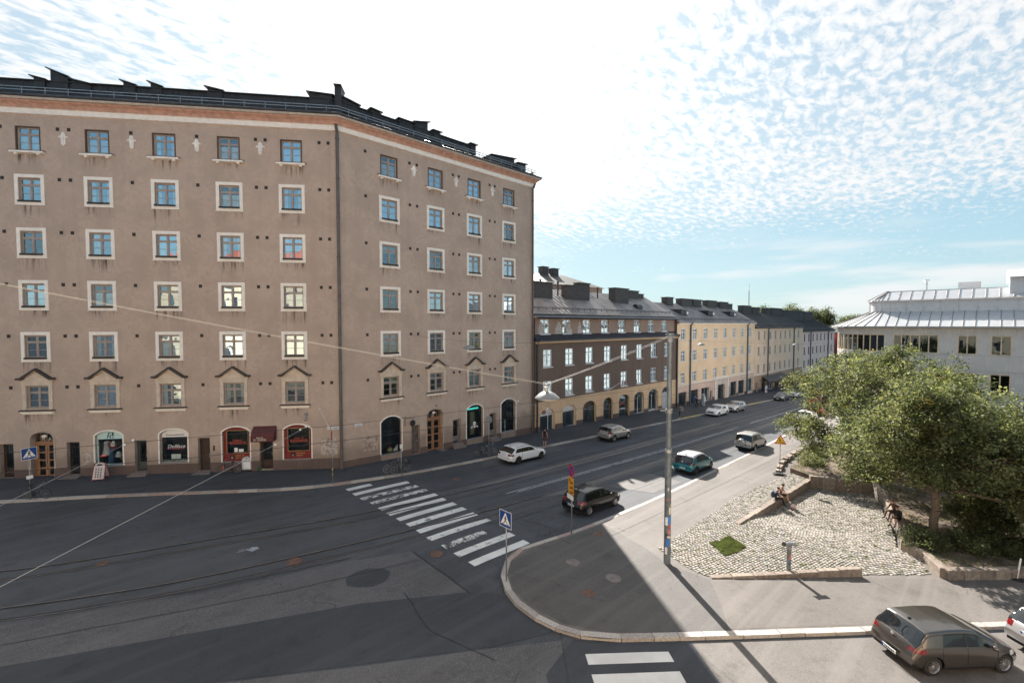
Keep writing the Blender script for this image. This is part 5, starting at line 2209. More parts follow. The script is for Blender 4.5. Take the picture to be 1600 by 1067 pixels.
def panel_roof(s0, s1, step, prof, lab):
    """panels between standing seams; prof = (outward, z) low edge and high edge"""
    rt = empty('roof')
    rt.parent = GR
    n = int((s1 - s0) / step)
    for i in range(n):
        a, b = s0 + (s1 - s0) * i / n, s0 + (s1 - s0) * (i + 1) / n
        e_ = MB()
        pts = []
        for s in (a + .015, b - .015):
            nn = gp_n(s)
            for o_, z in prof:
                p = gp_at(s) + nn * o_
                pts.append((p[0], p[1], z))
        e_.face([pts[0], pts[2], pts[3], pts[1]])
        e_.face([pts[0], pts[2], (pts[2][0], pts[2][1], pts[2][2] - .12), (pts[0][0], pts[0][1], pts[0][2] - .12)])
        put('roof_panel', e_.mesh('roof_panel', WROOF), rt)
        e_ = MB()
        nn = gp_n(b)
        p, q = gp_at(b) + nn * prof[0][0], gp_at(b) + nn * prof[1][0]
        d = np.array([-nn[1], nn[0]]) * .03
        e_.face([(p[0] - d[0], p[1] - d[1], prof[0][1] - .01), (p[0], p[1], prof[0][1] + .07), (q[0], q[1], prof[1][1] + .07), (q[0] - d[0], q[1] - d[1], prof[1][1] - .01)])
        e_.face([(p[0] + d[0], p[1] + d[1], prof[0][1] - .01), (p[0], p[1], prof[0][1] + .07), (q[0], q[1], prof[1][1] + .07), (q[0] + d[0], q[1] + d[1], prof[1][1] - .01)])
        put('roof_seam', e_.mesh('roof_seam', SEAMR), rt)


panel_roof(8, S_END - 18, .8, ((.55, 11.25), (-2.8, 12.75)), '')
mb = MB()
n = 80
for i in range(n):
    s0, s1 = S_END * i / n, S_END * (i + 1) / n
    q = []
    for s in (s0, s1):
        nn = gp_n(s)
        c = gp_at(s)
        q.append([c, c + nn * .62, c + nn * .62])
    mb.face([(*q[0][0], 11.08), (*q[1][0], 11.08), (*q[1][1], 11.1), (*q[0][1], 11.1)])
    mb.face([(*q[0][1], 11.1), (*q[1][1], 11.1), (*q[1][1], 11.24), (*q[0][1], 11.24)])
put('gutter', mb.mesh('gutter', M('grey_gutter', (0.33, 0.33, 0.34), 0.5)), GR)
# clerestory storey
mb = MB()
cl_s = [s for s in np.linspace(6, S_END - 18, 44)]
for a, b in zip(cl_s[:-1], cl_s[1:]):
    p, q = gp_at(a) - gp_n(a) * 2.8, gp_at(b) - gp_n(b) * 2.8
    mb.face([(*p, 12.6), (*q, 12.6), (*q, 13.95), (*p, 13.95)])
put('clerestory_wall', mb.mesh('clerestory_wall', M('white_sheet', (0.58, 0.60, 0.62), 0.5, 0.06)), GR)
mb = MB()
for s in np.linspace(6, S_END - 18, 40):
    nn = gp_n(s)
    p = gp_at(s) - nn * 2.78
    mb.box(p[0] - .02, p[0] + .02, p[1] - .02, p[1] + .02, 12.6, 13.95)
tag(put('clerestory_seams', mb.mesh('clerestory_seams', M('light_grey_sheet', (0.5, 0.5, 0.5))), GR), kind='stuff')
panel_roof(6, S_END - 18, .9, ((-2.6, 13.98), (-4.3, 15.0)), '')
mb = MB()
mb.box(4.25, 34, -20, 8.8, 14.9, 15.02)
mb.box(.9, 3.4, -20, 8, 10.9, 11.0)
put('flat_roof', mb.mesh('flat_roof', WROOF), GR)
mb = MB()
mb.box(3.2, 14, -20, -.4, 12.9, 15.9)
up = put('upper_storey', mb.mesh('upper_storey', M('white_sheet', (0.58, 0.60, 0.62))), GR)
for y in (-2.2, -4.4):
    e = MB()
    e.box(3.12, 3.2, y, y + 1.4, 13.2, 14.0)
    put('window', e.mesh('window', GGL), up)
e = MB()
e.prism([(2.8, 15.85), (9, 17.0), (14, 15.85)], -20, -.2)
put('upper_roof', e.mesh('upper_roof', WROOF), GR)
mb = MB()
for x, y in ((8, 5.8), (9, -0.5)):
    mb.tube((x, y, 15), (x, y, 16.1), .11, n=10)
    mb.lathe([(.12, 16.1), (.28, 16.3), (.28, 16.35)], 10, (x, y, 0))
put('vent_pipe', mb.mesh('vent_pipe', WROOF), GR)
mb = MB()
mb.box(8, 10, 1.6, 3.3, 15.0, 15.9)
put('vent_box', mb.mesh('vent_box', WROOF), GR)

# ================================================================ house behind the camera (mirrored in the windows)
OH = empty('apartment_building', (0, 0, 0), R(-38))
tag(OH, 'sunlit cream house opposite, seen only mirrored in window panes', 'building')
OHM = stucco('cream_render', (0.68, 0.54, 0.39), 0.1)
mb = MB()
ops = []
for k in range(14):
    x = -38 + k * 4.3
    for z in (3.5, 7.2, 10.9, 14.6, 17.6):
        ops.append((x - .75, x + .75, z - .9, z + .9, 0))
wall(mb, -42, 24, -2, 19.5, ops, .3)
# local y points away from the street here
mb.v = [(x, -2.2 - y, z) for x, y, z in mb.v]
put('wall', mb.mesh('wall', OHM), OH)
mb = MB()
mb.box(-42, 24, -12, -2.55, -2, 19.4)
put('wall', mb.mesh('wall', M('dark_glass_backing', (0.05, 0.06, 0.07), 0.1)), OH)
mb = MB()
mb.face([(-42.3, -1.7, 19.5), (24.3, -1.7, 19.5), (24.3, -7, 22.6), (-42.3, -7, 22.6)])
mb.face([(-42.3, -12.3, 19.5), (24.3, -12.3, 19.5), (24.3, -7, 22.6), (-42.3, -7, 22.6)])
put('roof', mb.mesh('roof', M('red_tin_roof', (0.30, 0.085, 0.06), 0.5)), OH)
for (a, b, c, d, r_) in ops:
    e = MB()
    ring(e, a, b, c, d, .09, 2.3, 2.4)
    e.v = [(x, -y, z) for x, y, z in e.v]
    put('window_frame', e.mesh('window_frame', WFRAME), OH)
# ================================================================ cobbled square, beds and trees
def sstep(a, b, x):
    t = min(1, max(0, (x - a) / (b - a)))
    return t * t * (3 - 2 * t)


def z_terr(u, v):
    k = min(1, max(0, (u - 20.4) / 5.5)) * min(1, max(0, (11.7 - v) / 6.5))
    return sw(u) + .025 + .30 * k


def z_inner(u, v):
    dep = (.30 + .22 * min(1, max(0, (u - 29) / 11))) * sstep(28.5, 32.5, u) * sstep(2.5, 7.5, v)
    return sw(u) + .03 - dep


def in_poly(x, y, P):
    c = False
    j = len(P) - 1
    for i in range(len(P)):
        if (P[i][1] > y) != (P[j][1] > y) and x < (P[j][0] - P[i][0]) * (y - P[i][1]) / (P[j][1] - P[i][1]) + P[i][0]:
            c = not c
        j = i
    return c


TERR = [(21.25, 11.75), (20.5, 9.7), (20.44, 8.9), (26.1, 4.35), (27.4, 4.9), (27.6, 10.35), (41.2, 10.05), (42.2, 11.4), (39.2, 11.75), (32.4, 12.2), (25.1, 11.9)]
INNER = [(26.15, 4.25), (28.9, 1.95), (30.6, 2.7), (31.3, 3.5), (34.5, 4.1), (38.0, 5.0), (42.8, 6.3), (40.9, 9.8), (27.65, 10.25), (27.45, 4.85)]
GRASSR = [(23.86, 10.28), (25.36, 9.75), (24.67, 8.70), (22.95, 9.05)]
SETT = [M('sett_pale', (0.31, 0.285, 0.255), 0.85, 0.2, 9.0, 0.3, 50), M('sett_pink', (0.265, 0.23, 0.20), 0.85, 0.2, 9.0, 0.3, 50), M('sett_grey', (0.19, 0.182, 0.172), 0.85, 0.2, 9.0, 0.3, 50)]
SAND = M('joint_soil', (0.055, 0.05, 0.034), 0.95, 0.3, 6.0)
plaza = empty('cobbled_square')
tag(plaza, 'small sunken square paved with pale granite setts', kind='structure')


def surf(poly, hf, name, mat, off=-.03, step=.8):
    bm = bmesh.new()
    xs = np.arange(min(p[0] for p in poly), max(p[0] for p in poly) + step, step)
    parts = [poly]
    for c in xs[1:-1]:
        nx = []
        for p in parts:
            for k in (True, False):
                q = clip(p, c, k)
                if len(q) > 2:
                    nx.append(q)
        parts = nx
    # second cut along v
    ys = np.arange(min(p[1] for p in poly), max(p[1] for p in poly) + step, step)
    for c in ys[1:-1]:
        nx = []
        for p in parts:
            sp_ = [(y, x) for x, y in p]
            for k in (True, False):
                q = clip(sp_, c, k)
                if len(q) > 2:
                    nx.append([(x, y) for y, x in q])
        parts = nx
    for p in parts:
        try:
            bm.faces.new([bm.verts.new((x, y, hf(x, y) + off)) for x, y in p])
        except ValueError:
            pass
    me = bpy.data.meshes.new(name)
    bm.to_mesh(me)
    bm.free()
    me.materials.append(mat)
    return put(name, me, plaza)


surf(TERR, z_terr, 'bedding', SAND, -.02)
surf(INNER, z_inner, 'bedding', SAND, -.02)


def setts(poly, hf, name, ang, lx, ly, seed, skip=None):
    e_ = MB()
    rr = random.Random(seed)
    ca_, sa_ = math.cos(ang), math.sin(ang)
    cx_, cy_ = np.mean([p[0] for p in poly]), np.mean([p[1] for p in poly])
    n = 140
    for j in range(-n, n):
        off = rr.random() * lx
        for i in range(-n, n):
            a, b = i * lx + off, j * ly
            x, y = cx_ + a * ca_ - b * sa_, cy_ + a * sa_ + b * ca_
            if not in_poly(x, y, poly):
                continue
            if skip and in_poly(x, y, skip):
                continue
            hx, hy = lx * .5 - rr.uniform(.008, .026), ly * .5 - rr.uniform(.010, .026)
            t = rr.uniform(-.03, .03)
            c2, s2 = math.cos(ang + t), math.sin(ang + t)
            z = hf(x, y) + rr.uniform(-.012, .012)
            b0 = len(e_.v)
            tl = rr.uniform(-.01, .01)
            for k, (px, py) in enumerate(((-hx, -hy), (hx, -hy), (hx, hy), (-hx, hy))):
                e_.v.append((x + px * c2 - py * s2, y + px * s2 + py * c2, z - .05))
            for k, (px, py) in enumerate(((-hx, -hy), (hx, -hy), (hx, hy), (-hx, hy))):
                e_.v.append((x + (px * c2 - py * s2) * .86, y + (px * s2 + py * c2) * .86, z + (tl if px > 0 else -tl)))
            m = rr.choice((0, 0, 0, 1, 2))
            for f in ((4, 5, 6, 7), (0, 1, 5, 4), (1, 2, 6, 5), (2, 3, 7, 6), (3, 0, 4, 7)):
                e_.f.append(tuple(b0 + q for q in f))
                e_.m.append(m)
    o = e_.build(name, SETT, plaza)
    tag(o, kind='stuff')
    return o


setts(TERR, z_terr, 'granite_setts', R(-12), .22, .14, 3, GRASSR)
setts(INNER, z_inner, 'granite_setts', R(-28), .22, .145, 4)


def blocks(name, pts, zt, hgt, w, mat, parent, ln=.9, top_f=None, seed=1):
    """wall of single stone blocks along a line; zt(u, v) is the top"""
    rr = random.Random(seed)
    for a, b in zip(pts[:-1], pts[1:]):
        L_ = math.dist(a, b)
        n = max(1, int(round(L_ / ln)))
        h = math.atan2(b[1] - a[1], b[0] - a[0])
        for i in range(n):
            k = (i + .5) / n
            c = (a[0] + (b[0] - a[0]) * k, a[1] + (b[1] - a[1]) * k)
            l2 = L_ / n * .5 - .012
            z1 = zt(*c) + rr.uniform(-.015, .02)
            e_ = MB()
            w2 = w * .5 * rr.uniform(.92, 1.05)
            bv = .025
            e_.slab([(-l2, -w2), (l2, -w2), (l2, w2), (-l2, w2)], -hgt, -bv)
            b0 = len(e_.v)
            q = [(-l2, -w2), (l2, -w2), (l2, w2), (-l2, w2)]
            e_.v += [(x, y, -bv) for x, y in q] + [(x * (1 - bv / l2), y * (1 - bv / w2), 0) for x, y in q]
            for f in ((4, 5, 6, 7), (0, 1, 5, 4), (1, 2, 6, 5), (2, 3, 7, 6), (3, 0, 4, 7)):
                e_.f.append(tuple(b0 + t for t in f))
                e_.m.append(0)
            put(name, e_.mesh(name, mat[rr.randrange(len(mat))]), parent, (c[0], c[1], z1), h)


WSTONE = [M('warm_wall_stone', (0.26, 0.215, 0.175), 0.85, 0.25, 6.0, 0.5, 30), M('brown_wall_stone', (0.205, 0.165, 0.135), 0.85, 0.25, 6.0, 0.5, 30)]
fw_ = empty('low_stone_wall')
tag(fw_, 'low front wall of granite blocks along the sett square', 'low wall')
blocks('stone', [(20.5, 8.78), (26.15, 4.22)], lambda u, v: z_terr(u, v + .1) + .03, .9, .3, WSTONE, fw_, 1.1, seed=3)
iw_ = empty('low_stone_wall')
tag(iw_, 'low inner wall below the raised strip where two people sit', 'low wall')
blocks('stone', [(27.6, 10.3), (41.0, 9.95)], lambda u, v: z_terr(u, v) + .03, 1.0, .34, WSTONE, iw_, 1.2, seed=4)
SOIL = M('bare_soil', (0.12, 0.088, 0.066), 0.95, 0.35, 1.2, 0.5, 12)
BED = [(42.2, 11.6), (41.2, 9.95), (42.9, 6.3), (38.0, 4.75), (34.6, 3.75), (31.3, 3.2), (30.7, 2.3), (29.1, 1.55), (32.1, -.95), (40, -7), (60, -20), (60, 8), (59, 12.6), (50, 12.4)]
tag(sheet('planting_bed', BED, .42, SOIL, hf=sw, thick=.5), 'bare brown soil of the tree bed', kind='structure')
bw_ = empty('low_stone_wall')
tag(bw_, 'rough stone edging round the tree bed', 'low wall')
blocks('stone', [(40.9, 9.9), (42.95, 6.15), (38.0, 4.65), (34.5, 3.65), (31.15, 3.15), (30.5, 2.25), (28.95, 1.5), (32.0, -1.0), (36.5, -4.5)], lambda u, v: sw(u) + .46, 1.1, .36, WSTONE, bw_, .8, seed=6)
blocks('stone', [(41.6, 12.3), (44.6, 12.9), (48.5, 13.2), (56, 13.2)], lambda u, v: sw(u) + .25 + .1 * math.sin(u * 7), .6, .4, WSTONE, bw_, .6, seed=8)

# grass square and tufts in the joints
GLEAF = [leaf_mat('grass_blade', (0.075, 0.095, 0.035), (0.14, 0.17, 0.05))]


def grass(name, pts, n, hgt, mat, parent=None, seed=1, hf=None):
    rr = np.random.RandomState(seed)
    e_ = MB()
    for i in range(n):
        x, y, z = pts(rr)
        a = rr.uniform(0, 6.28)
        h = hgt * rr.uniform(.5, 1.2)
        w = .012
        lean = rr.uniform(-.5, .5, 2) * h
        e_.face([(x - w * math.cos(a), y - w * math.sin(a), z), (x + w * math.cos(a), y + w * math.sin(a), z), (x + lean[0], y + lean[1], z + h)])
    o = e_.build(name, mat, parent)
    tag(o, kind='stuff')
    return o


def in_grassr(rr):
    while True:
        x, y = rr.uniform(22.9, 25.4), rr.uniform(8.6, 10.3)
        w_ = mnoise.noise(Vector((x * 3, y * 3, 1))) * .22
        if in_poly(x + w_, y + w_, GRASSR) and (mnoise.noise(Vector((x * 2, y * 2, 5))) > -.3 or rr.rand() < .3):
            return x, y, z_terr(x, y) - .02


g_ = grass('grass_patch', in_grassr, 9000, .11, GLEAF[0])
tag(g_, 'square patch of green grass set in the setts', 'grass')
tufts = []
rt_ = random.Random(11)
while len(tufts) < 700:
    x, y = rt_.uniform(20, 42), rt_.uniform(2, 12)
    if in_poly(x, y, TERR):
        tufts.append((x, y, z_terr(x, y) - .02))
    elif in_poly(x, y, INNER):
        tufts.append((x, y, z_inner(x, y) - .02))


def in_tuft(rr):
    t = tufts[rr.randint(len(tufts))]
    s_ = .05 + .12 * ((t[0] * 7.3) % 1) ** 2
    return t[0] + rr.normal(0, s_), t[1] + rr.normal(0, s_ * .5), t[2]


g_ = grass('joint_grass', in_tuft, 20000, .06, GLEAF[0], None, 5)
tag(g_, 'sparse grass tufts growing in the sett joints', 'grass')


def in_bed(rr):
    while True:
        x, y = rr.uniform(29, 56), rr.uniform(-8, 12.4)
        if in_poly(x, y, BED) and mnoise.noise(Vector((x * .6, y * .6, 3))) > -.05:
            return x, y, sw(x) + .41


g_ = grass('ground_cover', in_bed, 26000, .16, GLEAF[0], None, 8)
tag(g_, 'scattered weeds and grass on the soil of the tree bed', 'grass')


# ---------------------------------------------------------------- trees
BARK = M('grey_brown_bark', (0.13, 0.10, 0.075), 0.9, 0.3, 9.0, 0.6, 30)
LEAF = [leaf_mat('leaf_dark', (0.05, 0.062, 0.03), (0.10, 0.125, 0.04)), leaf_mat('leaf_mid', (0.095, 0.115, 0.052), (0.20, 0.23, 0.075)), leaf_mat('leaf_light', (0.17, 0.19, 0.09), (0.34, 0.36, 0.13)), leaf_mat('leaf_yellow', (0.24, 0.20, 0.05), (0.35, 0.26, 0.05))]


def leaves(centres, per, spread, size, seed, weights, flat=.75):
    rs_ = np.random.RandomState(seed)
    C_ = np.repeat(np.array(centres), per, axis=0)
    n = len(C_)
    P = C_ + rs_.normal(0, 1, (n, 3)) * np.array([spread, spread, spread * flat])
    # leaf normals lean upwards and outwards
    nrm = rs_.normal(0, 1, (n, 3)) + np.array([0, 0, .9])
    nrm /= np.linalg.norm(nrm, axis=1)[:, None]
    t = rs_.normal(0, 1, (n, 3))
    t -= (t * nrm).sum(1)[:, None] * nrm
    t /= np.linalg.norm(t, axis=1)[:, None]
    b = np.cross(nrm, t)
    s = size * rs_.uniform(.6, 1.3, n)[:, None]
    v = np.empty((n, 4, 3))
    v[:, 0] = P - t * s
    v[:, 1] = P + b * s * .52
    v[:, 2] = P + t * s
    v[:, 3] = P - b * s * .52
    me = bpy.data.meshes.new('foliage')
    me.vertices.add(n * 4)
    me.vertices.foreach_set('co', v.reshape(-1))
    me.loops.add(n * 4)
    me.loops.foreach_set('vertex_index', np.arange(n * 4, dtype=np.int32))
    me.polygons.add(n)
    me.polygons.foreach_set('loop_start', np.arange(0, n * 4, 4, dtype=np.int32))
    me.polygons.foreach_set('loop_total', np.full(n, 4, dtype=np.int32))
    mi = rs_.choice(len(weights), size=len(centres), p=np.array(weights) / sum(weights))
    idx = np.repeat(mi, per).astype(np.int32)
    odd = rs_.random(n) < .25
    idx[odd] = rs_.choice(len(weights), size=odd.sum(), p=np.array(weights) / sum(weights))
    for m in LEAF:
        me.materials.append(m)
    me.polygons.foreach_set('material_index', idx)
    me.update(calc_edges=True)
    me.validate()
    return me


def limb(e_, p, q, r0, r1, rr, k=4, wob=.08):
    p, q = Vector(p), Vector(q)
    L_ = (q - p).length
    pts = [p]
    for i in range(1, k):
        pts.append(p.lerp(q, i / k) + Vector((rr.uniform(-1, 1), rr.uniform(-1, 1), rr.uniform(-.5, .8))) * wob * L_)
    pts.append(q)
    for i in range(k):
        e_.tube(pts[i], pts[i + 1], r0 + (r1 - r0) * i / k, r0 + (r1 - r0) * (i + 1) / k, 7, caps=False)
    return pts


def tree(name, base, fork_z, blobs, lab, r0, per, spread, size, seed, cat='tree', weights=(3, 4, 2.4, .12), group=None, dens=1.0, hollow=.45, gap=-.22):
    root = empty(name, base)
    tag(root, lab, cat, group)
    rr = random.Random(seed)
    nrs = np.random.RandomState(seed)
    e_ = MB()
    fork = Vector((rr.uniform(-.2, .2), rr.uniform(-.2, .2), fork_z))
    e_.tube((0, 0, -.3), (0, 0, .15), r0 * 1.5, r0 * 1.1, 9)
    limb(e_, (0, 0, .1), fork, r0 * 1.1, r0 * .8, rr, 4, .03)
    centres = []
    for (bx, by, bz, rx, ry, rz, nc) in blobs:
        c = Vector((bx, by, bz))
        pts = limb(e_, fork + Vector((rr.uniform(-.1, .1), rr.uniform(-.1, .1), rr.uniform(-.6, 0))), c, r0 * .5, r0 * .16, rr)
        nb = 0
        for i in range(int(nc * dens)):
            d = nrs.normal(0, 1, 3)
            d /= np.linalg.norm(d)
            rad = (hollow + (1 - hollow) * nrs.random()) ** .8
            w = 1 + .32 * mnoise.noise(Vector((bx * 3 + d[0] * 2.2, by * 3 + d[1] * 2.2, bz + d[2] * 2.2 + seed)))
            p = np.array([bx + d[0] * rx * rad * w, by + d[1] * ry * rad * w, bz + d[2] * rz * rad * w])
            # ragged gaps
            if mnoise.noise(Vector((p[0] * .95 + seed, p[1] * .95, p[2] * 1.1))) < gap:
                continue
            centres.append(p)
            if i % 9 == 0:
                limb(e_, pts[rr.randrange(2, 5)], p, r0 * .14, .012, rr, 3, .1)
    put('trunk', e_.mesh('trunk', BARK, True), root)
    put('crown', leaves(centres, per, spread, size, seed, weights), root)
    return root


# the large tree over the bed: trunk stands beside the seated pair
tree('broadleaf_tree', (33.9, 2.25, sw(33.9) + .4), 2.7,
     [(.4, .2, 6.0, 2.8, 2.8, 2.4, 330), (2.2, -2.4, 5.2, 2.6, 2.6, 2.5, 300), (-.9, 1.7, 5.0, 2.0, 2.0, 2.0, 200), (3.2, .8, 6.4, 2.6, 2.6, 2.4, 260), (4.4, 3.0, 4.2, 2.0, 2.0, 2.0, 180), (1.4, 1.8, 3.8, 1.8, 1.8, 1.6, 130),
      (-.6, -2.2, 4.8, 2.1, 2.2, 2.0, 200), (1.6, -4.6, 4.4, 2.4, 2.4, 2.4, 260), (2.8, 4.4, 3.6, 1.4, 1.4, 1.3, 90), (-.4, .3, 7.4, 1.6, 1.6, 1.2, 110), (3.5, -1.5, 3.2, 2.0, 2.0, 1.7, 150), (-1.6, .2, 3.6, 1.1, 1.1, .8, 60), (.2, -4.0, 2.6, 1.6, 1.6, 1.4, 110), (5.2, .2, 7.6, 1.5, 1.5, 1.2, 70), (.6, 3.4, 3.4, 1.5, 1.5, 1.2, 90), (2.2, 3.2, 2.4, 1.4, 1.4, 1.2, 80)],
     'large leafy tree at the right with its trunk behind the low shrub', .2, 34, .19, .085, 3, dens=1.9, weights=(2.4, 4, 3.2, .18), hollow=.35, gap=-.08)
tree('broadleaf_tree', (46.2, 6.6, sw(46.2) + .4), 2.6,
     [(0, 0, 6.8, 3.2, 3.2, 3.0, 300), (-1.5, 3.4, 6.0, 2.5, 2.7, 2.0, 75), (3.0, 3.6, 6.4, 2.7, 2.7, 2.6, 220), (-2.8, 1.0, 4.4, 2.4, 2.6, 2.1, 120), (4.6, .4, 7.6, 2.9, 2.7, 2.6, 220), (2.2, -3.4, 7.0, 2.7, 2.9, 2.6, 220), (-1.6, 5.4, 3.2, 1.5, 1.6, 1.2, 50), (2.4, 6.2, 6.6, 1.5, 1.4, 1.1, 50), (6.0, 3.0, 8.6, 1.8, 1.8, 1.1, 60), (-3.6, 3.4, 3.2, 1.5, 1.5, 1.4, 70), (1.0, -1.0, 9.4, 1.3, 1.3, .9, 40)],
     'spreading tree leaning over the pavement behind the sett square', .2, 32, .23, .095, 9, dens=1.9, weights=(2.4, 4, 3.2, .25), hollow=.35, gap=-.06)
tree('broadleaf_tree', (38.2, -1.6, sw(38.2) + .4), 1.8,
     [(0, 0, 4.6, 2.8, 2.8, 2.6, 260), (2.6, 2, 5.2, 2.6, 2.6, 2.4, 190), (-1.6, -1.6, 3.4, 2.4, 2.4, 2.3, 220), (2.4, -3.0, 4.6, 2.8, 2.8, 2.6, 200), (-1.0, 1.4, 2.6, 1.9, 1.9, 1.9, 160), (-1.6, -3.6, 2.2, 2.0, 2.0, 2.0, 160)],
     'dense dark tree filling the right edge of the picture', .18, 32, .21, .09, 15, weights=(4, 4, 1.6, .15), dens=1.8, hollow=.35, gap=-.12)
# shrubs
def shrub(base, r, h, lab, seed, nc=90, weights=(5, 3, .6, .05), size=.06):
    root = empty('shrub', base)
    tag(root, lab, 'shrub', 'shrubs in the tree bed')
    nrs = np.random.RandomState(seed)
    cs = []
    for i in range(nc):
        d = nrs.normal(0, 1, 3)
        d /= np.linalg.norm(d)
        d[2] = abs(d[2])
        k = nrs.random() ** .4
        w = 1 + .35 * mnoise.noise(Vector((d[0] * 2 + seed, d[1] * 2, d[2] * 2)))
        cs.append((d[0] * r * k * w, d[1] * r * k * w, .08 + d[2] * h * k * w))
    put('foliage', leaves(cs, 26, .13, size, seed, weights), root)
    e_ = MB()
    rr = random.Random(seed)
    for i in range(10):
        c = cs[rr.randrange(len(cs))]
        e_.tube((rr.uniform(-.1, .1), rr.uniform(-.1, .1), -.1), c, .02, .008, 5)
    put('stems', e_.mesh('stems', BARK), root)


shrub((31.6, 2.45, sw(31.6) + .4), .95, .85, 'rounded green shrub at the tip of the bed before the tree trunk', 1)
shrub((32.6, .9, sw(32.6) + .4), 1.05, .75, 'low green shrub in the middle of the bed edge', 2)
shrub((33.6, -.5, sw(33.6) + .4), .9, .7, 'low green shrub near the right end of the bed edge', 3)
shrub((35.8, .2, sw(35.8) + .4), 1.3, 1.5, 'big dark shrub behind the low bed shrubs', 4, 190, size=.07)
shrub((35.6, -2.6, sw(35.6) + .4), 1.5, 1.7, 'big dark shrub at the right edge of the bed', 5, 210, size=.075)
shrub((40.0, 1.0, sw(40) + .4), 1.5, 1.6, 'dark shrub in the shade behind the large tree', 6, 150, size=.075)
shrub((45.0, 10.8, sw(45) + .3), 1.1, .9, 'sunlit shrub beside the roadworks sign strip', 7, 110, (2, 4, 2, .1))
shrub((48.5, 11.2, sw(48) + .3), 1.3, 1.1, 'leafy shrub at the pavement behind the first sunlit one', 8, 120, (2, 4, 2, .1))

# distant trees on the rise behind the roofs (tops between 13.5 and 16.5 m)
for i, (px, py, zt_, w_, lab) in enumerate(((179.4, 59.1, 18.6, 9, 'distant low tree crown left of the round one'), (187.4, 51.7, 19.2, 12, 'distant round tree above the pink house roof'), (192.5, 46.9, 17.9, 10, 'distant tall tree with a notched crown'), (196.4, 43.3, 17.9, 8, 'distant windswept tree beside the white roofed building'), (201.7, 38.1, 15.4, 12, 'distant tree crown peeping out left of the grey building'), (204.3, 35.8, 15.6, 10, 'distant tree crown touching the grey building roof'))):
    tree('distant_tree', (px, py, zt_ - 13), 5,
         [(0, 0, 9.2, w_ * .3, w_ * .3, 3.4, 90), (w_ * .2, w_ * .12, 8.2, w_ * .26, w_ * .26, 3.2, 70), (-w_ * .22, -w_ * .1, 8.0, w_ * .26, w_ * .26, 3.0, 70)],
         lab, .35, 20, .55, .26, 40 + i, weights=(5, 3, .6, .05), group='trees beyond the roofs')
# ================================================================ vehicles
TYRE = M('tyre_rubber', (0.018, 0.018, 0.019), 0.8, 0.2)
RIM = M('alloy_rim', (0.62, 0.62, 0.64), 0.3, 0.05, metal=0.85)
RIMDK = M('dark_alloy_rim', (0.12, 0.12, 0.125), 0.35, 0.05, metal=0.8)
PLASTIC = M('black_plastic', (0.016, 0.016, 0.017), 0.55, 0.15)
CARGLASS = M('car_window_glass', (0.008, 0.010, 0.012), 0.03, 0.05, spec=0.7, coat=.4)
TAIL = M('tail_light_red', (0.17, 0.006, 0.008), 0.15, 0.05, coat=1.0)
HEADL = M('head_light_clear', (0.6, 0.62, 0.65), 0.1, 0.05, coat=1.0)
NPLATE = M('number_plate_white', (0.72, 0.74, 0.76), 0.4, 0.03)
NBLUE = M('number_plate_blue', (0.03, 0.08, 0.35), 0.4)
SEAM = M('panel_gap', (0.008, 0.008, 0.009), 0.8)


def carpaint(name, col, metal=0.0, rough=.3):
    return M(name, col, rough, 0.02, 1.0, metal=metal, spec=.5, coat=.8)


def gsmooth(x, y, s):
    """smooth y(x) on an even grid with a gaussian of width s metres"""
    dx = x[1] - x[0]
    k = int(max(1, 3 * s / dx))
    w = np.exp(-.5 * (np.arange(-k, k + 1) * dx / s) ** 2)
    w /= w.sum()
    yp = np.concatenate([2 * y[0] - y[k:0:-1], y, 2 * y[-1] - y[-2:-k - 2:-1]])
    return np.convolve(yp, w, 'valid')


def wheel_meshes(r, w, spokes, rim_mat):
    e_ = MB()
    h = w / 2
    e_.lathe([(r * .66, -h), (r * .9, -h), (r * .985, -h * .8), (r, -h * .4), (r, h * .4), (r * .985, h * .8), (r * .9, h), (r * .66, h)], 28, axis='Y')
    ty = e_.mesh('tyre', TYRE, True)
    e_ = MB()
    e_.lathe([(r * .70, h * .92), (r * .66, h * .95), (r * .62, h * .6), (r * .6, 0)], 28, axis='Y')
    e_.lathe([(r * .16, h * .75), (r * .13, h * .85), (.001, h * .85)], 14, axis='Y')
    for i in range(spokes):
        a = 2 * math.pi * i / spokes
        c, s = math.cos(a), math.sin(a)
        wd = r * (.16 if spokes <= 6 else .085)
        p = []
        for rr_, ww, yy in ((r * .12, wd * .8, h * .8), (r * .66, wd, h * .86)):
            for q in (-ww / 2, ww / 2):
                p.append((c * rr_ - s * q, yy, s * rr_ + c * q))
        for dy in (0,):
            e_.face([p[0], p[1], p[3], p[2]])
        lo = [(x, y - .05, z) for x, y, z in p]
        e_.face([p[0], p[2], lo[2], lo[0]])
        e_.face([p[1], p[3], lo[3], lo[1]])
    rm = e_.mesh('rim', rim_mat)
    e_ = MB()
    e_.lathe([(r * .6, h * .15), (.001, h * .15)], 20, axis='Y')
    dk = e_.mesh('brake_disc', SEAM)
    return ty, rm, dk


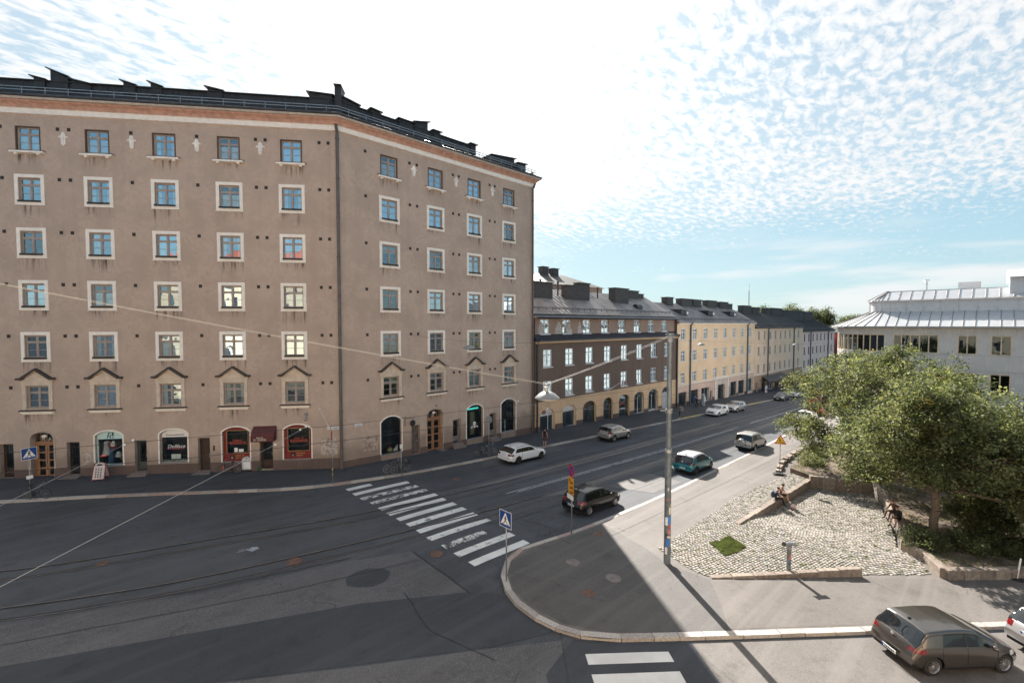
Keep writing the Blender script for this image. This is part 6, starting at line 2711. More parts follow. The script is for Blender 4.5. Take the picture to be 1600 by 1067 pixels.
def car(spec, loc, heading, label, group=None, name='parked_car'):
    """x: rear 0 to front L, y: left positive, z up. Body grid is cut into parts by position."""
    L_, W, H = spec['L'], spec['W'], spec['H']
    sx, r = spec['wheels'], spec['r']
    ch, sh = math.cos(heading), math.sin(heading)
    nx = spec.get('nx', 150)
    xe = np.linspace(0, L_, 801)
    top = gsmooth(xe, np.interp(xe, *zip(*spec['top'])), spec.get('soft', .05))
    belt = gsmooth(xe, np.interp(xe, *zip(*spec['belt'])), .12)
    wid = gsmooth(xe, np.interp(xe, *zip(*spec['wid'])), .07)
    bot = gsmooth(xe, np.interp(xe, *zip(*spec.get('bot', [(0, .34), (.35, .2), (L_ - .4, .18), (L_, .28)]))), .08)
    # stations: dense at both ends
    t = np.linspace(0, 1, nx)
    xs = L_ * (t - .075 * np.sin(2 * np.pi * t))
    tp, be, wi, bo = (np.interp(xs, xe, a) for a in (top, belt, wid, bot))
    be = np.minimum(be, tp - .02)
    hh = tp - be
    ns, ng, nr, nt_ = 22, 14, 7, 9
    secs = []
    for i in range(nx):
        w, b, z0, tz, h = wi[i], be[i], bo[i], tp[i], hh[i]
        pts = []
        for k in range(ns):
            q = k / (ns - 1)
            z = z0 + (b - z0) * q
            bulge = 1 - .075 * (1 - min(1, q / .42)) ** 2 - .045 * max(0, (q - .62) / .38) ** 2
            pts.append((w * bulge, z))
        yb = pts[-1][0]
        tum = spec.get('tumble', .27)
        rc = min(.11, h * .55)
        yr = yb - tum * max(0, h - rc) - (.02 if h > .2 else .0)
        zr = tz - rc - .035 * min(1, h / .4)
        for k in range(1, ng + 1):
            q = k / ng
            pts.append((yb + (yr - yb) * q, b + (zr - b) * q))
        ye = yr - rc * .9
        for k in range(1, nr + 1):
            a = math.pi / 2 * k / nr
            pts.append((ye + (yr - ye) * math.cos(a), zr + rc * math.sin(a)))
        z_e = pts[-1][1]
        for k in range(1, nt_ + 1):
            q = k / nt_
            y = ye * (1 - q)
            pts.append((y, z_e + (tz - z_e) * (1 - (1 - q) ** 2)))
        secs.append(pts)
    A_ = np.array(secs)                       # nx, m, 2
    m = A_.shape[1]
    full = np.concatenate([A_, A_[:, -2::-1] * np.array([-1, 1])], axis=1)
    mm = full.shape[1]
    G = np.zeros((nx, mm, 3))
    G[:, :, 0] = xs[:, None]
    # round the corners of nose and tail in plan
    G[:, :, 1] = full[:, :, 0]
    G[:, :, 2] = full[:, :, 1]
    cur = spec.get('nose', .22)
    yy = np.abs(G[:, :, 1]) / (W / 2)
    G[:, :, 0] += np.where(xs[:, None] < L_ * .35, 1, 0) * .10 * yy ** 2.6 * np.clip(1 - xs[:, None] / (L_ * .35), 0, 1) ** 1.5
    G[:, :, 0] -= np.where(xs[:, None] > L_ * .65, 1, 0) * cur * yy ** 2.6 * np.clip(1 - (L_ - xs[:, None]) / (L_ * .3), 0, 1) ** 1.3
    du = np.gradient(G, axis=0)
    dv = np.gradient(G, axis=1)
    NRM = np.cross(dv, du)
    ln = np.linalg.norm(NRM, axis=2, keepdims=True)
    NRM = NRM / np.maximum(ln, 1e-9)
    if NRM[nx // 2, mm // 2, 2] < 0:
        NRM = -NRM
    # face centres and classes
    Cn = (G[:-1, :-1] + G[1:, :-1] + G[1:, 1:] + G[:-1, 1:]) / 4
    X, Y, Z = Cn[..., 0], np.abs(Cn[..., 1]), Cn[..., 2]
    left = Cn[..., 1] > 0
    J = np.arange(mm - 1)
    jj = np.minimum(J, mm - 2 - J)
    side = (jj < ns - 1)[None, :] & np.ones_like(X, bool)
    gls = ((jj >= ns - 1) & (jj < ns - 1 + ng))[None, :] & np.ones_like(X, bool)
    upp = (jj >= ns - 1 + ng + 2)[None, :] & np.ones_like(X, bool)
    belt_c = np.interp(X, xs, be)
    top_c = np.interp(X, xs, tp)
    cls = np.full(X.shape, 'body', dtype=object)
    cls[side & (Z < np.interp(X, xs, bo) + spec.get('clad', .09))] = 'trim'
    # doors on both sides
    for d_i, (d0, d1) in enumerate(spec['doors']):
        dz = spec.get('sill', .36)
        for l_, nm in ((True, 'L'), (False, 'R')):
            cls[side & (left == l_) & (X > d0) & (X < d1) & (Z > dz)] = 'door%d%s' % (d_i, nm)
        for xx in (d0, d1):
            cls[side & (np.abs(X - xx) < .012) & (Z > dz)] = 'gap'
    sw_ = spec['side_glass']
    bz, tz_ = spec.get('gl_lo', .03), spec.get('gl_hi', .07)
    frac = (Z - belt_c) / np.maximum(top_c - belt_c, .01)
    gx0 = np.interp(frac, (0, 1), (sw_[0], sw_[1]))
    gx1 = np.interp(frac, (0, 1), (sw_[3], sw_[2]))
    reg = gls & (X > gx0) & (X < gx1) & (Z > belt_c + bz) & (Z < top_c - .17 + spec.get('gl_up', .03))
    for l_, nm in ((True, 'L'), (False, 'R')):
        cls[reg & (left == l_)] = 'sideglass' + nm
    for px, pw in spec.get('pillars', ()):
        cls[reg & (np.abs(X - px) < pw)] = 'trim'
    ws = spec['windshield']
    cls[upp & (X > ws[0]) & (X < ws[1])] = 'windshield'
    rw_ = spec['rear_glass']
    cls[upp & (X > rw_[0]) & (X < rw_[1])] = 'rearglass'
    if 'roof_mat' in spec:
        k_ = upp & (X >= rw_[1]) & (X <= ws[0]) | ((jj >= ns - 1 + ng - 1)[None, :] & (X >= rw_[1] - .3) & (X <= ws[0] + .3) & (cls == 'body'))
        cls[k_ & (cls == 'body')] = 'roof'
    tl = spec['tail']
    kk = (X < tl[0]) & (Z > tl[1]) & (Z < tl[2]) & (Y > W / 2 * tl[3]) & np.isin(cls.astype(str), ['body'])
    cls[kk & left] = 'tailL'
    cls[kk & ~left] = 'tailR'
    hl = spec['head']
    kk = (X > L_ - hl[0]) & (Z > hl[1]) & (Z < hl[2]) & (Y > W / 2 * hl[3]) & np.isin(cls.astype(str), ['body'])
    cls[kk & left] = 'headL'
    cls[kk & ~left] = 'headR'
    for (x0, x1, z0, z1, y1, nm) in spec.get('extra', ()):
        cls[(X > x0) & (X < x1) & (Z > z0) & (Z < z1) & (Y < y1) & np.isin(cls.astype(str), ['body', 'tailL', 'tailR'])] = nm
    for wx in sx:
        hole = side & ((X - wx) ** 2 + (Z - r) ** 2 < (r * 1.13) ** 2)
        cls[hole] = 'none'
        lip = side & ((X - wx) ** 2 + (Z - r) ** 2 < (r * 1.13 + spec.get('lip', .0)) ** 2) & ~hole
        cls[lip] = 'trim'
    root = empty(name, loc, heading)
    tag(root, label, 'car' if name == 'parked_car' else 'van', group)
    # tilt with the street
    ex = .5
    g1, g0 = gz(loc[0] + ch * ex), gz(loc[0] - ch * ex)
    root.rotation_euler = (0, -math.atan2(g1 - g0, 2 * ex), heading)
    paint_ = spec['paint']
    mats = {'body': ('body', paint_), 'trim': ('lower_trim', PLASTIC), 'gap': ('panel_gap', SEAM), 'sideglassL': ('side_window', CARGLASS), 'sideglassR': ('side_window', CARGLASS), 'windshield': ('windscreen', CARGLASS), 'rearglass': ('rear_window', CARGLASS), 'roof': ('roof', spec.get('roof_mat')), 'tailL': ('tail_light', TAIL), 'tailR': ('tail_light', TAIL), 'headL': ('headlight', HEADL), 'headR': ('headlight', HEADL), 'black': ('tailgate_panel', spec.get('black', CARGLASS)), 'grille': ('grille', PLASTIC)}
    idx = np.arange(nx * mm).reshape(nx, mm)
    F_ = np.stack([idx[:-1, :-1], idx[:-1, 1:], idx[1:, 1:], idx[1:, :-1]], -1)
    Vf, Nf = G.reshape(-1, 3), NRM.reshape(-1, 3)
    off = spec.get('xoff', -L_ / 2)
    body_o = None
    for c in sorted(set(cls.reshape(-1))):
        if c == 'none':
            continue
        nm, mt = mats.get(c, ('door', paint_))
        fs = F_[cls == c]
        used, inv = np.unique(fs.reshape(-1), return_inverse=True)
        me = bpy.data.meshes.new(nm)
        vv = Vf[used].copy()
        if c in ('sideglassL', 'sideglassR', 'windshield', 'rearglass'):
            vv -= Nf[used] * .004
        vv[:, 0] += off
        me.from_pydata(vv.tolist(), [], inv.reshape(-1, 4).tolist())
        me.materials.append(mt)
        me.polygons.foreach_set('use_smooth', [True] * len(fs))
        me.normals_split_custom_set_from_vertices(Nf[used].tolist())
        o = put(nm, me, root)
    # closed ends
    for end, i in ((0, 0), (1, nx - 1)):
        e_ = MB()
        ring_ = [tuple(G[i, k] + np.array([off, 0, 0])) for k in range(mm)]
        e_.face(ring_)
        put('bumper_face', e_.mesh('bumper_face', paint_ if not spec.get('dark_bumper') else PLASTIC), root)
    # underside and wheel housings
    e_ = MB()
    e_.box(off + .12, off + L_ - .25, -W / 2 * .82, W / 2 * .82, .2, .62)
    put('underbody', e_.mesh('underbody', SEAM), root)
    ty, rm, dk = wheel_meshes(r, spec.get('ww', .2), spec.get('spokes', 10), spec.get('rim', RIM))
    for wx in sx:
        for s_ in (1, -1):
            wo = empty('wheel', (off + wx, s_ * (W / 2 - .125), r))
            wo.parent = root
            if s_ < 0:
                wo.rotation_euler = (0, 0, math.pi)
            put('tyre', ty, wo)
            put('rim', rm, wo)
            put('brake_disc', dk, wo)
    # rear and front number plates
    xr = float(np.interp(spec.get('plate_z', .55), [z for z in tp[:40]], xs[:40])) if False else 0
    pz = spec.get('plate_z', .5)
    kx = int(np.argmax(tp >= pz + .06))
    e_ = MB()
    e_.box(-.02, .0, -.26, .26, -.055, .055, 0)
    e_.box(-.022, -.02, .2, .26, -.055, .055, 1)
    for q in range(6):
        e_.box(-.023, -.02, -.2 + q * .062, -.165 + q * .062, -.03, .03, 2)
    put('number_plate', e_.mesh('number_plate', [NPLATE, NBLUE, INK]), root, (off + xs[kx] - .004, 0, pz))
    e_ = MB()
    e_.box(0, .02, -.26, .26, -.055, .055)
    put('number_plate', e_.mesh('number_plate', NPLATE), root, (off + L_ + .002, 0, .42))
    # mirrors and handles
    xm = spec.get('mirror_x', sw_[3] - .22)
    bm_ = float(np.interp(xm, xs, be))
    for s_ in (1, -1):
        e_ = MB()
        e_.sphere((off + xm, s_ * (W / 2 + .08), bm_ + .06), .1, 10, 6, sc=(.9, 1.05, .8))
        e_.tube((off + xm, s_ * (W / 2 - .08), bm_ + .02), (off + xm, s_ * (W / 2 + .04), bm_ + .04), .025)
        put('side_mirror', e_.mesh('side_mirror', paint_, True), root)
        for d0, d1 in spec['doors']:
            e_ = MB()
            hx = d0 + .14
            e_.box(off + hx - .09, off + hx + .09, s_ * (W / 2 - .03) - .015, s_ * (W / 2 - .03) + .03 * (1 if s_ > 0 else 1), bm_ - .16, bm_ - .125)
            put('door_handle', e_.mesh('door_handle', spec.get('handle', paint_)), root)
    if spec.get('rails'):
        for s_ in (1, -1):
            a, b = rw_[1] + .15, ws[0] - .1
            pts = []
            for q in np.linspace(a, b, 7):
                i = int(np.argmin(abs(xs - q)))
                k = ns - 1 + ng + 4
                pts.append((off + q, s_ * abs(G[i, k, 1]), G[i, k, 2] + (.045 if a < q < b else 0)))
            e_ = MB()
            e_.path(pts, .018, 6)
            put('roof_rail', e_.mesh('roof_rail', spec['rails']), root)
    if spec.get('fin'):
        i = int(np.argmin(abs(xs - (rw_[1] + .18))))
        e_ = MB()
        e_.prism([(-.09, 0), (.07, 0), (-.05, .06), (-.09, .055)], -.02, .02)
        put('roof_antenna', e_.mesh('roof_antenna', PLASTIC), root, (off + xs[i], 0, tp[i] - .01))
    if spec.get('badge'):
        bx, bz_ = spec['badge']
        e_ = MB()
        e_.lathe([(.055, 0), (.05, -.015), (.001, -.015)], 16, (off + bx, 0, bz_), 'X')
        put('badge', e_.mesh('badge', RIM), root)
    if spec.get('spare'):
        e_ = MB()
        e_.lathe([(.36, 0), (.37, -.1), (.345, -.2), (.3, -.225), (.001, -.235)], 26, (off + .06, .08, .86), 'X')
        put('spare_wheel_cover', e_.mesh('spare_wheel_cover', paint_, True), root)
    if spec.get('wiper', True):
        i = int(np.argmin(abs(xs - rw_[0]))) + 2
        e_ = MB()
        e_.tube((off + xs[i] - .01, 0, tp[i] + .012), (off + xs[min(nx - 1, i + 6)] - .012, .3, tp[min(nx - 1, i + 6)] + .01), .009, n=4)
        put('rear_wiper', e_.mesh('rear_wiper', PLASTIC), root)
    return root


def hatch_spec(L_, W, H, wheels, r, paint_, **kw):
    """five door hatchback"""
    h = H
    s = dict(L=L_, W=W, H=H, wheels=wheels, r=r, paint=paint_,
             top=[(0, .62), (.03, .80), (.12, .96), (.20, 1.02), (.55, h - .075), (.75, h - .035), (1.5, h), (2.0, h - .005), (2.35, h - .045), (3.22, 1.02), (3.35, .99), (L_ - .35, .82), (L_ - .1, .70), (L_, .56)],
             belt=[(0, .58), (.1, .90), (.4, .96), (1.2, .945), (3.1, .90), (3.4, .88), (L_ - .4, .74), (L_, .52)],
             wid=[(0, W / 2 - .1), (.15, W / 2 - .03), (.7, W / 2), (L_ - .9, W / 2), (L_ - .25, W / 2 - .07), (L_, W / 2 - .2)],
             doors=[(1.05, 1.95), (1.95, 3.05)], side_glass=(1.06, 1.20, 2.25, 3.05), pillars=((1.95, .035),),
             windshield=(2.42, 3.22), rear_glass=(.17, .56), tail=(.45, .74, .93, .60), head=(.55, .62, .76, .5), fin=True)
    s.update(kw)
    return s


def park(spec, rear_u, side_v, rear_w, heading_deg, label, side=-1, lift=0.0):
    """put the car so that its rear wheel on the seen side touches (rear_u, side_v)"""
    h = R(heading_deg)
    off = -spec['L'] / 2
    lx, ly = off + rear_w, side * (spec['W'] / 2 - .1)
    u = rear_u - (math.cos(h) * lx - math.sin(h) * ly)
    v = side_v - (math.sin(h) * lx + math.cos(h) * ly)
    return car(spec, (u, v, gz(u) + .012 + lift), h, label, 'cars parked along the street')


# grey-bronze hatchback nearest the camera
GOLD = carpaint('bronze_grey_metallic', (0.125, 0.112, 0.102), 0.78, .28)
sp_ = hatch_spec(4.12, 1.80, 1.47, (.76, 3.36), .32, GOLD, nx=240, badge=(.085, .93), plate_z=.40, rails=None, lip=.012, extra=((-.1, .45, .30, .48, .55, 'grille'), (-.1, .3, .86, .90, .62, 'grille')), tail=(.46, .76, .90, .58))
park(sp_, 20.25, 1.28, .76, -38.0, 'bronze grey hatchback parked at the side street kerb in the lower right corner')
# pale car cut by the right edge
SILV = carpaint('silver_metallic', (0.46, 0.46, 0.47), 0.5, .32)
WHT = carpaint('white_car_paint', (0.74, 0.75, 0.76), 0.0, .3)
sp_ = hatch_spec(4.4, 1.78, 1.45, (.85, 3.5), .31, SILV, plate_z=.72)
park(sp_, 24.3, -2.08, .85, -38.0, 'silver car cut off by the right edge, parked ahead of the bronze one')
# black hatchback beside the no parking sign
BLK = M('black_car_paint', (0.006, 0.006, 0.007), .2, 0.02, 1.0, spec=.3, coat=.35)
sp_ = hatch_spec(4.28, 1.76, 1.47, (.82, 3.42), .315, BLK, badge=(.08, .9), plate_z=.62, spokes=10, tail=(.5, .76, .96, .56))
park(sp_, 22.15, 16.93, .82, -2, 'black hatchback parked behind the no parking sign')
# teal electric hatchback with pale roof
TEAL = carpaint('teal_car_paint', (0.010, 0.165, 0.19), 0.3, .3)
sp_ = hatch_spec(4.26, 1.81, 1.57, (.70, 3.47), .345, TEAL, roof_mat=carpaint('pale_silver_roof', (0.55, 0.56, 0.57), 0.3), rim=RIMDK, spokes=5,
                 top=[(0, .66), (.02, .86), (.1, 1.03), (.17, 1.08), (.42, 1.42), (.62, 1.53), (1.4, 1.57), (2.0, 1.56), (2.4, 1.50), (3.35, 1.07), (3.5, 1.03), (3.95, .88), (4.16, .75), (4.26, .6)],
                 windshield=(2.45, 3.4), side_glass=(.80, 1.05, 2.3, 3.2), rear_glass=(.14, .45), plate_z=.52, badge=(.04, .95), extra=((-.1, .5, .80, 1.07, .62, 'black'),), tail=(.4, .84, 1.0, .62), clad=.16)
park(sp_, 35.7, 16.58, .70, 0, 'teal hatchback with a silver roof parked half up the sunlit street')
# silver off-roader with the spare wheel on its tailgate
CRV = carpaint('champagne_silver', (0.40, 0.385, 0.365), 0.5, .33)
sp_ = dict(L=4.5, W=1.78, H=1.70, wheels=(.95, 3.57), r=.34, paint=CRV, top=[(0, .72), (.03, .98), (.08, 1.05), (.26, 1.58), (.4, 1.66), (1.0, 1.71), (2.2, 1.70), (2.6, 1.63), (3.3, 1.14), (3.45, 1.11), (4.2, 1.0), (4.4, .85), (4.5, .66)],
           belt=[(0, .66), (.08, .98), (.4, 1.02), (3.2, 1.0), (3.5, .98), (4.2, .88), (4.5, .6)], wid=[(0, .80), (.12, .87), (.6, .89), (3.7, .89), (4.25, .82), (4.5, .70)],
           doors=[(1.2, 2.1), (2.1, 3.15)], side_glass=(.42, .52, 2.5, 3.1), pillars=((2.1, .04), (1.2, .05)), windshield=(2.64, 3.3), rear_glass=(.10, .33), tail=(.30, 1.0, 1.5, .80), head=(.4, .72, .9, .5), spare=True, plate_z=.5, clad=.2, lip=.05, tumble=.2, rails=PLASTIC, bot=[(0, .42), (.35, .30), (4.1, .28), (4.5, .38)], spokes=5, gl_up=.04)
park(sp_, 48.1, 16.38, .95, -1, 'silver off-roader with a spare wheel on its tailgate')
# white estate car across the street
sp_ = dict(L=4.62, W=1.81, H=1.44, wheels=(.95, 3.76), r=.325, paint=WHT, top=[(0, .64), (.03, .84), (.12, .97), (.2, 1.02), (.62, 1.36), (.85, 1.41), (1.7, 1.44), (2.3, 1.42), (2.6, 1.37), (3.35, 1.02), (3.5, .98), (4.25, .80), (4.5, .70), (4.62, .56)],
           belt=[(0, .58), (.1, .90), (.4, .96), (3.2, .91), (3.5, .88), (4.2, .73), (4.62, .52)], wid=[(0, .81), (.15, .87), (.7, .905), (3.75, .905), (4.35, .83), (4.62, .70)],
           doors=[(1.35, 2.2), (2.2, 3.25)], side_glass=(.55, 1.0, 2.45, 3.15), pillars=((2.2, .03), (1.32, .025)), windshield=(2.66, 3.36), rear_glass=(.18, .62), tail=(.42, .74, .90, .55), head=(.5, .62, .76, .5), plate_z=.78, rails=PLASTIC, fin=True, badge=(.07, .95), rim=RIMDK)
park(sp_, 26.4, 27.68, .95, 0, 'white estate car parked by the far kerb before the walking man')
# silver crossover
sp_ = dict(L=4.33, W=1.79, H=1.61, wheels=(.80, 3.43), r=.335, paint=carpaint('grey_silver_paint', (0.36, 0.355, 0.345), 0.5, .33), top=[(0, .68), (.03, .92), (.12, 1.06), (.2, 1.12), (.52, 1.48), (.72, 1.55), (1.5, 1.61), (2.1, 1.59), (2.4, 1.53), (3.15, 1.10), (3.3, 1.06), (4.0, .92), (4.22, .78), (4.33, .6)],
           belt=[(0, .62), (.1, .98), (.4, 1.06), (1.2, 1.03), (3.1, .97), (3.4, .94), (4.0, .82), (4.33, .56)], wid=[(0, .80), (.15, .87), (.7, .895), (3.5, .895), (4.05, .83), (4.33, .70)],
           doors=[(1.1, 2.0), (2.0, 3.05)], side_glass=(.6, 1.0, 2.3, 2.95), pillars=((2.0, .03), (1.1, .025)), windshield=(2.46, 3.16), rear_glass=(.18, .5), tail=(.45, .86, 1.06, .58), head=(.5, .7, .86, .5), plate_z=.82, clad=.2, lip=.05, spokes=10, bot=[(0, .40), (.35, .28), (3.9, .26), (4.33, .34)])
park(sp_, 40.05, 27.42, .80, 0, 'grey silver crossover by the far kerb in front of the arcaded shops')
FRONT = dict(head=(.62, .62, .76, .52), extra=((4.1, 5, .50, .72, .45, 'grille'), (4.1, 5, .2, .36, .6, 'grille')), plate_z=.8)
sp_ = hatch_spec(4.62, 1.82, 1.48, (.95, 3.64), .325, WHT, **FRONT)
park(sp_, 68.3, 27.22, .95, 180, 'white car facing the camera beyond the yellow kerb', 1)
sp_ = hatch_spec(4.62, 1.82, 1.46, (.95, 3.64), .325, SILV, **FRONT)
park(sp_, 74.9, 27.2, .95, 180, 'pale silver car close behind the white one', 1)
sp_ = hatch_spec(4.6, 1.82, 1.47, (.95, 3.6), .325, carpaint('dark_grey_paint', (0.05, 0.052, 0.055), 0.4), **FRONT)
park(sp_, 96.2, 26.95, .95, 180, 'dark grey car far down the street', 1)
sp_ = hatch_spec(4.6, 1.82, 1.62, (.95, 3.6), .325, WHT, **FRONT)
park(sp_, 104.5, 26.9, .95, 180, 'farthest white car behind the dark grey one', 1)
sp_ = hatch_spec(4.5, 1.80, 1.46, (.95, 3.55), .32, WHT)
park(sp_, 72.3, 17.4, .95, 0, 'white parked car mostly hidden under the spreading tree')
# red van behind the tree
REDC = carpaint('red_van_paint', (0.42, 0.02, 0.022), 0.0, .35)
sp_ = dict(L=5.2, W=2.0, H=2.45, wheels=(1.0, 4.2), r=.34, paint=REDC, top=[(0, .8), (.02, 2.2), (.1, 2.4), (.4, 2.45), (3.6, 2.45), (3.9, 2.38), (4.5, 1.4), (4.7, 1.3), (5.1, 1.0), (5.2, .7)], belt=[(0, .75), (.1, 1.25), (4.3, 1.2), (4.7, 1.1), (5.2, .62)], wid=[(0, .95), (.1, 1.0), (4.5, 1.0), (5.2, .85)], doors=[(3.1, 4.2)], side_glass=(3.2, 3.2, 3.8, 4.2), windshield=(3.95, 4.5), rear_glass=(.0, .02), tail=(.1, .9, 1.4, .85), head=(.4, .8, 1.0, .5), tumble=.06, wiper=False)
h = 0
car(sp_, (82.0, 18.9, gz(82.0) + .012), 0, 'red delivery van half hidden by the spreading tree', None, 'delivery_van')
# ================================================================ street furniture
SIGNBLUE = M('sign_blue', (0.012, 0.06, 0.26), 0.4, 0.05)
SIGNRED = M('sign_red', (0.55, 0.02, 0.02), 0.4, 0.05)
SIGNYEL = M('sign_yellow', (0.75, 0.50, 0.02), 0.4, 0.05)
SIGNORA = M('sign_orange', (0.62, 0.27, 0.01), 0.45, 0.08)
SIGNWHT = M('sign_white', (0.8, 0.8, 0.8), 0.4, 0.03)
SIGNBACK = M('sign_back_grey', (0.22, 0.23, 0.24), 0.6, 0.1)


def post(root, h, r=.03, z0=-.1):
    e_ = MB()
    e_.tube((0, 0, z0), (0, 0, h), r, n=10)
    put('post', e_.mesh('post', GREYSTEEL, True), root)


def walker(e_, s, y, ox=0, oz=0):
    """walking figure made of flat strokes, s = height"""
    def st(x0, z0, x1, z1, w):
        d = Vector((x1 - x0, z1 - z0)).normalized() * 1
        n = Vector((-d.y, d.x)) * w / 2
        e_.face([(ox + (x0 + n.x) * s, y, oz + (z0 + n.y) * s), (ox + (x1 + n.x) * s, y, oz + (z1 + n.y) * s), (ox + (x1 - n.x) * s, y, oz + (z1 - n.y) * s), (ox + (x0 - n.x) * s, y, oz + (z0 - n.y) * s)])
    e_.face([(ox + .08 * s * math.cos(a), y, oz + (.9 + .08 * math.sin(a)) * s) for a in np.linspace(0, 5.6, 9)])
    st(0, .82, -.02, .42, .17)
    st(-.02, .46, .17, .22, .1)
    st(.17, .24, .2, .02, .09)
    st(-.02, .46, -.14, .22, .1)
    st(-.14, .24, -.28, .05, .09)
    st(.0, .76, .2, .55, .07)
    st(.0, .76, -.2, .56, .07)


def crossing_sign(u, v, z, h, s, normal, lab, extra_box=False):
    """blue square plate with white triangle and walker; local -y faces the reader"""
    root = empty('crossing_sign', (u, v, z), R(normal) + math.pi / 2)
    tag(root, lab, 'road sign', 'crossing signs')
    post(root, h)
    e_ = MB()
    q = s / 2
    zc_ = h - q + .02
    e_.box(-q, q, -.055, -.035, zc_ - q, zc_ + q, 0)
    e_.face([(-q, -.0565, zc_ - q), (q, -.0565, zc_ - q), (q, -.0565, zc_ + q), (-q, -.0565, zc_ + q)], 1)
    k = q * .94
    e_.face([(-k, -.058, zc_ - k), (k, -.058, zc_ - k), (k, -.058, zc_ + k), (-k, -.058, zc_ + k)], 2)
    e_.face([(-k * .86, -.060, zc_ - k * .68), (k * .86, -.060, zc_ - k * .68), (0, -.060, zc_ + k * .86)], 1)
    put('sign_plate', e_.mesh('sign_plate', [SIGNBACK, SIGNWHT, SIGNBLUE]), root)
    e_ = MB()
    walker(e_, s * .52, -.062, 0, zc_ - k * .62)
    for t in (-.5, -.3, .3, .5):
        e_.face([(t * q - .02, -.062, zc_ - k * .64), (t * q + .03, -.062, zc_ - k * .64), (t * q + .02, -.062, zc_ - k * .5), (t * q - .01, -.062, zc_ - k * .5)])
    put('pictogram', e_.mesh('pictogram', INK), root)
    if extra_box:
        e_ = MB()
        e_.box(-.16, .12, -.12, -.02, 1.35, 1.55)
        put('small_box', e_.mesh('small_box', SIGNWHT), root)
    return root


crossing_sign(13.19, 14.56, sw(13.2), 3.15, .74, 182, 'crossing sign on a post at the rounded near kerb')
crossing_sign(-3.0, 41.75, sw(-3.0), 3.3, .74, 292, 'crossing sign at the left edge beside a locked bicycle', True)


def no_parking(root, zc_, r, y=-.04):
    e_ = MB()
    e_.lathe([(r, y), (r, y + .012)], 28, (0, 0, zc_), 'Y', 0, True)
    put('sign_plate', e_.mesh('sign_plate', SIGNRED), root)
    e_ = MB()
    e_.lathe([(r * .8, y - .004), (.001, y - .004)], 28, (0, 0, zc_), 'Y')
    put('blue_field', e_.mesh('blue_field', SIGNBLUE), root)
    e_ = MB()
    a = R(45)
    w = r * .14
    dx, dz = math.cos(a) * r * .84, math.sin(a) * r * .84
    e_.face([(-dx - w * .7, y - .008, zc_ + dz - w * .7), (-dx + w * .7, y - .008, zc_ + dz + w * .7), (dx + w * .7, y - .008, zc_ - dz + w * .7), (dx - w * .7, y - .008, zc_ - dz - w * .7)])
    put('slash', e_.mesh('slash', SIGNRED), root)


root = empty('parking_sign', (19.19, 15.83, sw(19.2)), R(160) + math.pi / 2)
tag(root, 'round no parking sign above yellow plates beside the black hatchback', 'road sign')
post(root, 3.5, .035)
no_parking(root, 3.5, .34, -.06)
for i, (z0, z1) in enumerate(((2.72, 3.12), (2.45, 2.70), (2.2, 2.43))):
    e = MB()
    e.box(-.28, .28, -.06, -.045, z0, z1, 0)
    if i == 0:
        e.prism([(-.2, z0 + .12), (-.12, z0 + .12), (-.12, z0 + .26), (-.16, z0 + .33), (-.2, z0 + .26)], -.063, -.06, 1)
    for q in range(6):
        e.box(-.05 + q * .05, -.015 + q * .05, -.063, -.06, z0 + .07, z0 + .17, 1)
    put('yellow_plate', e.mesh('yellow_plate', [SIGNORA, INK]), root)
e = MB()
e.box(-.42, -.03, -.05, -.035, 1.88, 2.14, 0)
e.box(.03, .34, -.12, -.1, 1.95, 2.18, 0)
put('white_plate', e.mesh('white_plate', [SIGNWHT]), root)
# no parking sign seen edge-on in front of the corner pipe
root = empty('parking_sign', (12.43, 32.11, sw(12.4)), R(150) + math.pi / 2)
tag(root, 'thin sign post with a no parking disc seen nearly edge-on near the building corner', 'road sign')
post(root, 3.75, .03)
no_parking(root, 3.42, .32, -.05)
e = MB()
e.tube((0, 0, .6), (0, 0, .72), .034, n=10)
e.tube((0, 0, .95), (0, 0, 1.1), .033, n=10)
put('sticker', e.mesh('sticker', SIGNYEL), root)
root = empty('road_sign', (25.86, 30.85, sw(25.9)), R(120))
tag(root, 'grey back of a round sign on a post beside parked bicycles', 'road sign')
post(root, 3.5, .03)
e = MB()
e.lathe([(.32, -.05), (.32, -.035)], 24, (0, 0, 3.25), 'Y', 0, True)
e.box(-.2, .2, -.03, -.02, 3.2, 3.24)
put('sign_plate', e.mesh('sign_plate', SIGNBACK), root)
root = empty('sign_post', (17.16, 30.87, sw(17.2)), 0)
tag(root, 'bare steel post with a small meter head beside two bicycles', 'post')
post(root, 2.25, .03)
e = MB()
e.box(-.07, .07, -.06, .06, 2.0, 2.3)
put('meter_head', e.mesh('meter_head', SIGNWHT), root)
# roadworks warning triangle
root = empty('roadworks_sign', (40.81, 11.97, sw(40.8)), R(205) + math.pi / 2)
tag(root, 'yellow roadworks warning triangle on a post with rubber foot', 'road sign')
post(root, 3.0, .025, .1)
e = MB()
s_ = .44
e.prism([(-s_, 2.55), (s_, 2.55), (0, 2.55 + s_ * 1.73)], -.05, -.035, 0)
e.face([(-s_ * .74, -.053, 2.63), (s_ * .74, -.053, 2.63), (0, -.053, 2.63 + s_ * 1.28)], 1)
put('sign_plate', e.mesh('sign_plate', [SIGNRED, SIGNYEL]), root)
e = MB()
walker(e, .38, -.056, -.04, 2.65)
e.prism([(.08, 2.65), (.24, 2.65), (.16, 2.76)], -.056, -.0555)
put('pictogram', e.mesh('pictogram', INK), root)
e = MB()
e.box(-.45, .45, -.25, .25, 0, .11)
e.box(-.3, .3, -.17, .17, .11, .16)
put('rubber_foot', e.mesh('rubber_foot', TYRE), root)

